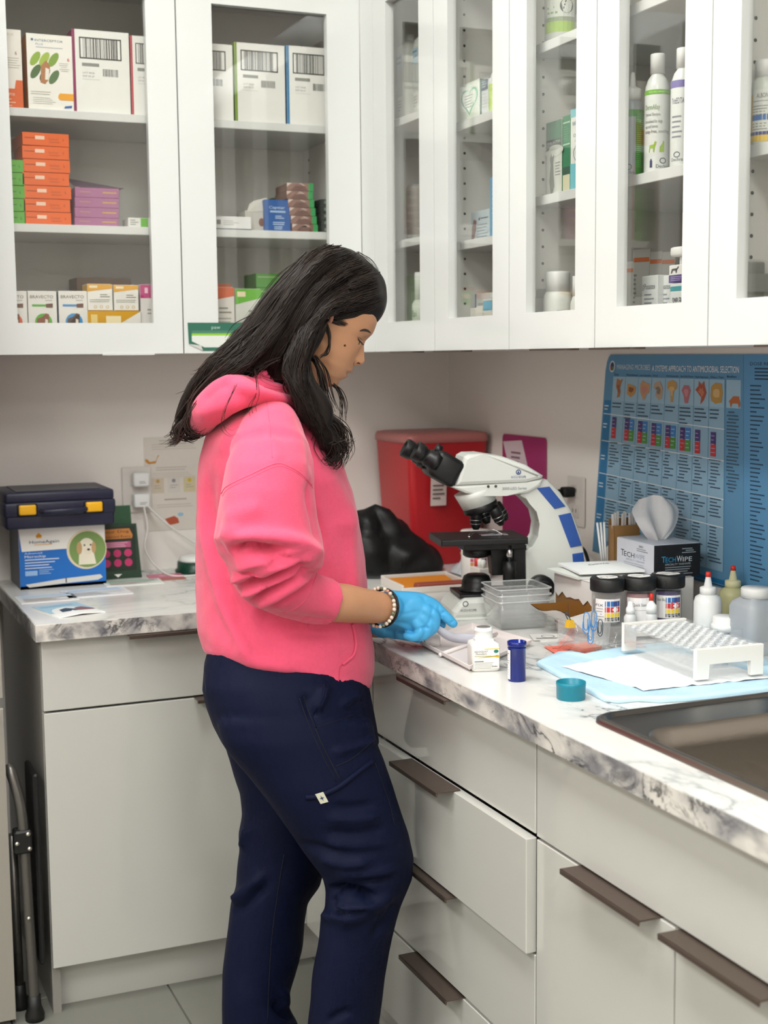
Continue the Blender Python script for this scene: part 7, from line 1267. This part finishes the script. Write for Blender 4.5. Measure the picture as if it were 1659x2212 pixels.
g1 = fuse(gb, .0021, 7, 'glove'); strokes(g1, [(z5([(230, 1170), (225, 1260), (200, 1360)]), 3, -.002), (z5([(245, 1200), (330, 1190), (440, 1200)]), 4, -.0012), (z5([(250, 1290), (340, 1310), (450, 1290)]), 4, -.0012), (z5([(540, 1250), (520, 1350), (470, 1420)]), 4, -.002), (z5([(575, 1250), (590, 1290), (640, 1300)]), 2.5, -.002), (z5([(590, 1310), (620, 1290)]), 2, -.0015), (z5([(650, 1370), (690, 1350)]), 2.5, -.0015), (z5([(420, 1420), (470, 1400), (520, 1410)]), 3, -.002), (z5([(260, 1380), (350, 1420), (440, 1440)]), 3, -.0015)]); noise_disp(g1, 40, .0006)
mesh_obj('glove', g1, M_glove, person, PO)
gb = MB(); LW = .06
limb(gb, [(806, 1346, LW, 24), (826, 1356, LW, 25)], 20); limb(gb, [(826, 1352, LW, 20), (852, 1360, LW, 21), (868, 1366, LW, 18)], 16); limb(gb, [(828, 1360, LW-.012, 16), (855, 1368, LW-.012, 15)], 14)
for k, (dy, dw) in enumerate(((-10, .008), (0, -.004), (6, -.016), (9, -.028))): limb(gb, [(862, 1364+dy*.6, LW+dw, 12.5), (882, 1370+dy*.5, LW+dw-.004, 11), (897, 1376+dy*.3, LW+dw-.010, 9.5), (904, 1381+dy*.1, LW+dw-.014, 8.5)], 14)
limb(gb, [(840, 1350, LW-.02, 13), (865, 1348, LW-.03, 11.5), (886, 1352, LW-.036, 10)], 14)
g2 = fuse(gb, .0023, 5, 'glove'); noise_disp(g2, 40, .0006); mesh_obj('glove', g2, M_glove, person, PO)
# bracelets round the near wrist
wc = pp(819, 1312, -.054); wa = (pp(830, 1313, -.045)-pp(800, 1310, -.07)).normalized(); a_ = wa.cross(Vector((0, 0, 1))).normalized(); b_ = a_.cross(wa)
br = None; bo = MB()
path = [wc+(a_*math.cos(2*math.pi*k/30)+b_*math.sin(2*math.pi*k/30))*.0335 for k in range(31)]; bo.tube(path, .0008, 6, mat('bead_string', '#8a8474')); br = bo.build('bead_bracelet', None, person, PO)
bcols = [mat('bead_pearl', '#e2cfc0', rough=.25), mat('bead_green', '#6c7a5c', rough=.3), mat('bead_pink', '#d89a84', rough=.3), mat('bead_cream', '#e8dcc8', rough=.3)]; bm_ = {}
for k in range(28):
    q = 2*math.pi*k/28; ci = (0, 3, 0, 1, 0, 2, 3, 1)[k % 8]; r_ = .0036 if ci in (0, 3) else .0031; c = wc+(a_*math.cos(q)+b_*math.sin(q))*.0345
    if ci not in bm_: o = MB().lathe([(0, -1), (.5, -.87), (.87, -.5), (1, 0), (.87, .5), (.5, .87), (0, 1)], seg=10, m=bcols[ci], cap=False).build('bead', None, br); bm_[ci] = o.data
    else: o = bpy.data.objects.new('bead', bm_[ci]); link(o, br)
    o.location = c-PO; o.scale = (r_, r_, r_)
bo = MB(); wc2 = pp(828, 1313, -.047); bo.tube([wc2+(a_*math.cos(2*math.pi*k/36)+b_*math.sin(2*math.pi*k/36))*.0335 for k in range(37)], .0026, 8, mat('hair_tie', '#151515', rough=.6)); bo.build('black_band', None, person, PO)
# spatula held in the right hand
t = thing('pill_spatula', 'translucent white plastic spatula held over the pill tray', 'spatula', pp(950, 1360, -.02)); b = MB(); up_ = Vector((0, 0, 1))
pa = [pp(932, 1347, -.012), pp(945, 1358, -.012), pp(962, 1370, -.010), pp(985, 1378, -.006), pp(1026, 1381, .0)]; pth = bez(pa, 5); vs = []
for i, p in enumerate(pth):
    s = i/(len(pth)-1); hw = .0075+.006*min(1, s*2.2); dn = (up_*.8-LAT*.6).normalized(); vs += [p+dn*hw, p-dn*hw, p+dn*hw+LAT*.001, p-dn*hw+LAT*.001]
fs = []
for i in range(len(pth)-1): k = i*4; fs += [(k, k+4, k+5, k+1), (k+2, k+3, k+7, k+6), (k, k+2, k+6, k+4), (k+1, k+5, k+7, k+3)]
b.mesh(vs, fs, mat('spatula_plastic', '#dadbe8', rough=.3, trans=.15), True); b.build('blade', None, t, t.location)
# ------------------------------------------------------------------ hair
GA = [[(822, 652), (780, 668), (735, 680), (700, 690), (672, 735), (660, 800), (672, 860), (700, 930), (722, 990)],
      [(818, 625), (775, 640), (730, 655), (692, 680), (660, 735), (645, 800), (655, 850), (690, 920), (712, 980)],
      [(805, 590), (760, 605), (710, 635), (672, 680), (640, 740), (622, 790), (640, 840), (670, 900), (700, 965)],
      [(780, 560), (735, 575), (685, 615), (645, 670), (610, 730), (580, 775), (545, 805), (500, 830), (450, 870)],
      [(755, 538), (705, 555), (655, 605), (610, 665), (570, 725), (530, 765), (485, 800), (440, 845), (408, 900)],
      [(735, 530), (690, 545), (640, 590), (590, 650), (545, 705), (500, 755), (450, 800), (415, 850), (390, 915)],
      [(715, 529), (670, 552), (620, 607), (570, 668), (525, 722), (478, 768), (432, 815), (402, 880), (376, 945)]]
hr = MB()
def headblob(s, tt, rs, rt, rw, w=0):
    p = cH+eS*s+eT*tt; c = pp(p[0], p[1], w); vx = (pp(*(cH+eS*s+eT*(tt+1)), w)-c); vs_ = (pp(*(cH+eS*(s+1)+eT*tt), w)-c)
    M = Matrix.Translation(c) @ Matrix((tuple(vx*rt)+(0,), tuple(LAT*rw)+(0,), tuple(vs_*rs)+(0,), (0, 0, 0, 1))).transposed(); r_ = bmesh.ops.create_uvsphere(hr.bm, u_segments=28, v_segments=18, radius=1.0); bmesh.ops.transform(hr.bm, matrix=M, verts=r_['verts'])
headblob(186, -98, 92, 112, .078); headblob(206, -62, 64, 66, .068); headblob(130, -140, 80, 78, .078)
limb(hr, [(812, 652, 0, 12), (786, 642, -.035, 24), (750, 648, -.056, 24), (712, 664, -.066, 18)], 18); limb(hr, [(812, 652, 0, 12), (786, 642, .035, 24), (750, 648, .056, 24), (712, 664, .066, 18)], 18)
limb(hr, [(808, 636, 0, 13), (768, 666, -.054, 15), (725, 682, -.068, 13)], 14)
for w in (-.045, .045):
    limb(hr, [(680, 612, w, 76), (622, 676, w*1.1, 84), (565, 738, w*1.3, 72), (500, 786, w*1.5, 54), (447, 826, w*1.2, 40), (414, 864, w, 30), (392, 906, w*.8, 20)], 20, .75)
limb(hr, [(688, 650, -.062, 38), (668, 715, -.078, 42), (640, 775, -.088, 40), (652, 830, -.092, 38), (690, 875, -.092, 34), (694, 925, -.09, 30), (722, 958, -.088, 22), (716, 990, -.085, 12)], 20, .75)
limb(hr, [(640, 780, -.085, 30), (622, 800, -.09, 26), (640, 840, -.1, 24), (668, 885, -.1, 22), (684, 930, -.095, 18)], 16, .7)
limb(hr, [(690, 650, .062, 40), (664, 720, .078, 46), (652, 790, .085, 44), (668, 850, .088, 38), (690, 930, .088, 28)], 20, .75)
limb(hr, [(640, 700, -.06, 48), (610, 760, -.075, 42), (600, 800, -.075, 24)], 16)
rme = fuse(hr, .005, 6, 'hair')
V = mverts(rme); Q = topx(V); N = mnorms(rme)
noise_disp(rme, 22, .003)
HS = []
rh = random.Random(5)
for k_ in range(34):
    f_ = rh.random()*5.999; a_i = int(f_); kk = f_-a_i; g0, g1 = GA[a_i], GA[a_i+1]; ph_ = rh.random()*6.3; wv_ = rh.uniform(3, 8)
    HS.append(([(x0+(x1-x0)*kk+wv_*math.sin(ph_+1.9*q_)*(q_/8), y0+(y1-y0)*kk+.6*wv_*math.sin(ph_+1.9*q_)*(q_/8)) for q_, ((x0, y0), (x1, y1)) in enumerate(zip(g0, g1))], rh.uniform(4, 8), rh.choice((-1, 1, 1))*rh.uniform(.004, .008)))
strokes(rme, HS)
hair = mesh_obj('hair', rme, M_hair, person, PO); hme2 = bpy.data.meshes.new('h'); rb_ = BVHTree.FromPolygons([v.co+PO for v in rme.vertices], [tuple(p.vertices) for p in rme.polygons])
rn = random.Random(11)
sb = MB(); nst = 0
GC = [[p for p in bez([Vector((x, y, 0)) for x, y in g], 5)] for g in GA]
for i in range(1150):
    f = rn.random()*(len(GC)-1); a = int(f); k = f-a; L0, L1 = GC[a], GC[min(a+1, len(GC)-1)]; n = len(L0); s0 = rn.random()*.25; s1 = .55+.45*rn.random() if rn.random() < .6 else 1.0
    ph, amp = rn.gauss(2*f, .9), rn.uniform(4, 14); fr = rn.gauss(3.0, .35); jx, jy = rn.gauss(0, 5), rn.gauss(0, 4); pts = []; lift = abs(rn.gauss(.0015, .0015)); m_ = 22
    for q in range(m_):
        s = s0+(s1-s0)*q/(m_-1); x = s*(n-1); j = min(int(x), n-2); u_ = x-j; p = (L0[j].lerp(L0[j+1], u_)).lerp(L1[j].lerp(L1[j+1], u_), k); wv = amp*s*s*math.sin(ph+fr*6.28*s)
        h = surf(rb_, p.x+jx+wv*.8, p.y+jy+wv*.5, lift)
        if h is None:
            if len(pts) > 4: break
            continue
        if pts and (h-pts[-1]).length > .04: break
        pts.append(h)
    if len(pts) > 4:
        r0 = rn.uniform(.0005, .0011); sb.tube(pts, [r0*(1-.75*(q/(len(pts)-1))**2) for q in range(len(pts))], 4, None, False)
for i in range(70):                                     # fine temple hair lying on the skin
    jx, jy = rn.gauss(0, 3), rn.gauss(0, 3.5); ln = rn.uniform(.4, 1.0); pts = []
    for q in range(7):
        s = q/6*ln; h = surf(head_bvh, 706+jx+s*46, 684+jy+24*s-6*s*s, .0010)
        if h is not None: pts.append(h)
    if len(pts) > 3: sb.tube(pts, [.0007*(1-.8*q/(len(pts)-1)) for q in range(len(pts))], 4, None, False)
# loose ends and flyaways in free air
def loose(px_pts, w0, r, n=1, spread=4, ws=.015):
    for _ in range(n):
        jx, jy, jw = rn.gauss(0, spread), rn.gauss(0, spread), rn.gauss(0, ws); ph = rn.random()*6.3; P_ = [pp(x+jx*(.4+q*.25)+3*math.sin(ph+q*1.7), y+jy*(.3+.2*q), w0+jw) for q, (x, y) in enumerate(px_pts)]; pth = bez(P_, 6); rr = r*rn.uniform(.6, 1.3); sb.tube(pth, [rr*(1-.8*(q/(len(pth)-1))**2) for q in range(len(pth))], 4, None, False)
loose([(432, 850), (408, 890), (392, 920), (380, 945), (366, 955)], -.02, .0011, 34, 6, .04); loose([(420, 870), (402, 905), (404, 930), (425, 938), (436, 930)], -.03, .0010, 30, 6, .04); loose([(470, 800), (430, 850), (400, 900), (390, 935), (405, 945)], 0, .0011, 34, 8, .05)
loose([(500, 775), (455, 815), (425, 860), (412, 905), (395, 930)], -.03, .0011, 40, 9, .05)
loose([(690, 890), (712, 940), (742, 965), (758, 950)], -.085, .0008, 14, 6, .01); loose([(690, 900), (715, 950), (728, 985), (712, 1000), (702, 985)], -.085, .0011, 40, 8, .015); loose([(680, 860), (705, 900), (735, 930), (740, 965), (728, 990)], -.08, .0011, 46, 9, .015); loose([(720, 830), (736, 850), (740, 880), (737, 915)], -.03, .0007, 14, 4, .02)
loose([(700, 690), (708, 715), (713, 738), (706, 762), (690, 772)], -.078, .0012, 12, 1.6, .003); loose([(676, 770), (690, 800), (700, 850), (712, 890)], -.08, .001, 26, 7, .01)
loose([(600, 775), (570, 792), (560, 815), (590, 830), (640, 832)], -.13, .0004, 5, 9, .01); loose([(548, 800), (556, 850), (542, 880), (545, 915), (536, 925)], -.158, .0004, 3, 6, .005); loose([(510, 830), (486, 880), (482, 915), (500, 932), (515, 925)], -.165, .0004, 3, 6, .005)
loose([(690, 930), (712, 960), (735, 955), (748, 975), (735, 1000)], -.085, .0009, 22, 7, .012); loose([(672, 880), (690, 930), (680, 965), (700, 1000), (718, 995)], -.09, .0009, 22, 7, .01)
loose([(640, 800), (620, 830), (640, 860), (668, 890)], -.105, .0009, 20, 8, .008); loose([(560, 745), (520, 790), (545, 800), (500, 835), (470, 850)], -.10, .0009, 26, 9, .015); loose([(600, 640), (560, 690), (520, 720), (500, 755)], -.06, .0009, 30, 10, .03)
loose([(770, 545), (795, 562), (815, 590), (828, 625)], 0, .0004, 10, 5, .03); loose([(650, 560), (600, 600), (560, 660), (530, 700)], 0, .0004, 8, 6, .03)
lk = MB()                                             # wavy locks standing proud of the mass
for i in range(75):
    f = rn.random()*(len(GC)-1); a = int(f); k = f-a; L0, L1 = GC[a], GC[min(a+1, len(GC)-1)]; n = len(L0); s0 = rn.uniform(.05, .35); s1 = rn.uniform(.75, 1.0); ph = rn.random()*6.3; amp = rn.uniform(6, 13); fr = rn.uniform(2.2, 3.6); pts = []; m_ = 30; lift = rn.uniform(.0005, .003)
    for q in range(m_):
        s = s0+(s1-s0)*q/(m_-1); x = s*(n-1); j = min(int(x), n-2); u_ = x-j; p_ = (L0[j].lerp(L0[j+1], u_)).lerp(L1[j].lerp(L1[j+1], u_), k); wv = amp*max(0, s-.2)*math.sin(ph+fr*6.28*s); h = surf(rb_, p_.x+wv, p_.y+wv*.55, lift)
        if h is None:
            if len(pts) > 6: break
            continue
        if pts and (h-pts[-1]).length > .035: break
        pts.append(h)
    if len(pts) > 7: r0 = rn.uniform(.0022, .0042); lk.tube(pts, [r0*math.sin(math.pi*min(1, .12+.88*(q+1)/(len(pts)+1)))**.7 for q in range(len(pts))], 7, None, True, True, .55)
lo = lk.build('hair_locks', M_hair, hair, PO); tag(lo, kind='stuff')
loose([(520, 735), (490, 765), (462, 772), (440, 800), (425, 806)], -.02, .0010, 16, 8, .05); loose([(560, 690), (530, 712), (515, 738), (485, 752)], 0, .0010, 18, 7, .05); loose([(470, 790), (438, 812), (428, 840), (404, 856)], 0, .0010, 16, 7, .05)
loose([(395, 900), (384, 925), (398, 948), (420, 944), (428, 930)], -.02, .0012, 16, 4, .03); loose([(392, 905), (376, 930), (384, 950), (362, 958)], -.02, .0010, 12, 5, .03)
so = sb.build('hair_strands', M_hair2, hair, PO); tag(so, kind='stuff')
for p in so.data.polygons: p.use_smooth = True
# earring
b = MB(); b.tube([pp(688, 722, -.082), pp(686, 732, -.084), pp(684, 742, -.085)], .0012, 6, mat('gold', '#c89a4c', rough=.25, metal=1)); blob(b, 683, 748, -.086, 4, 4.5, .003); b.build('earring', mat('gold', '#c89a4c'), person, PO)
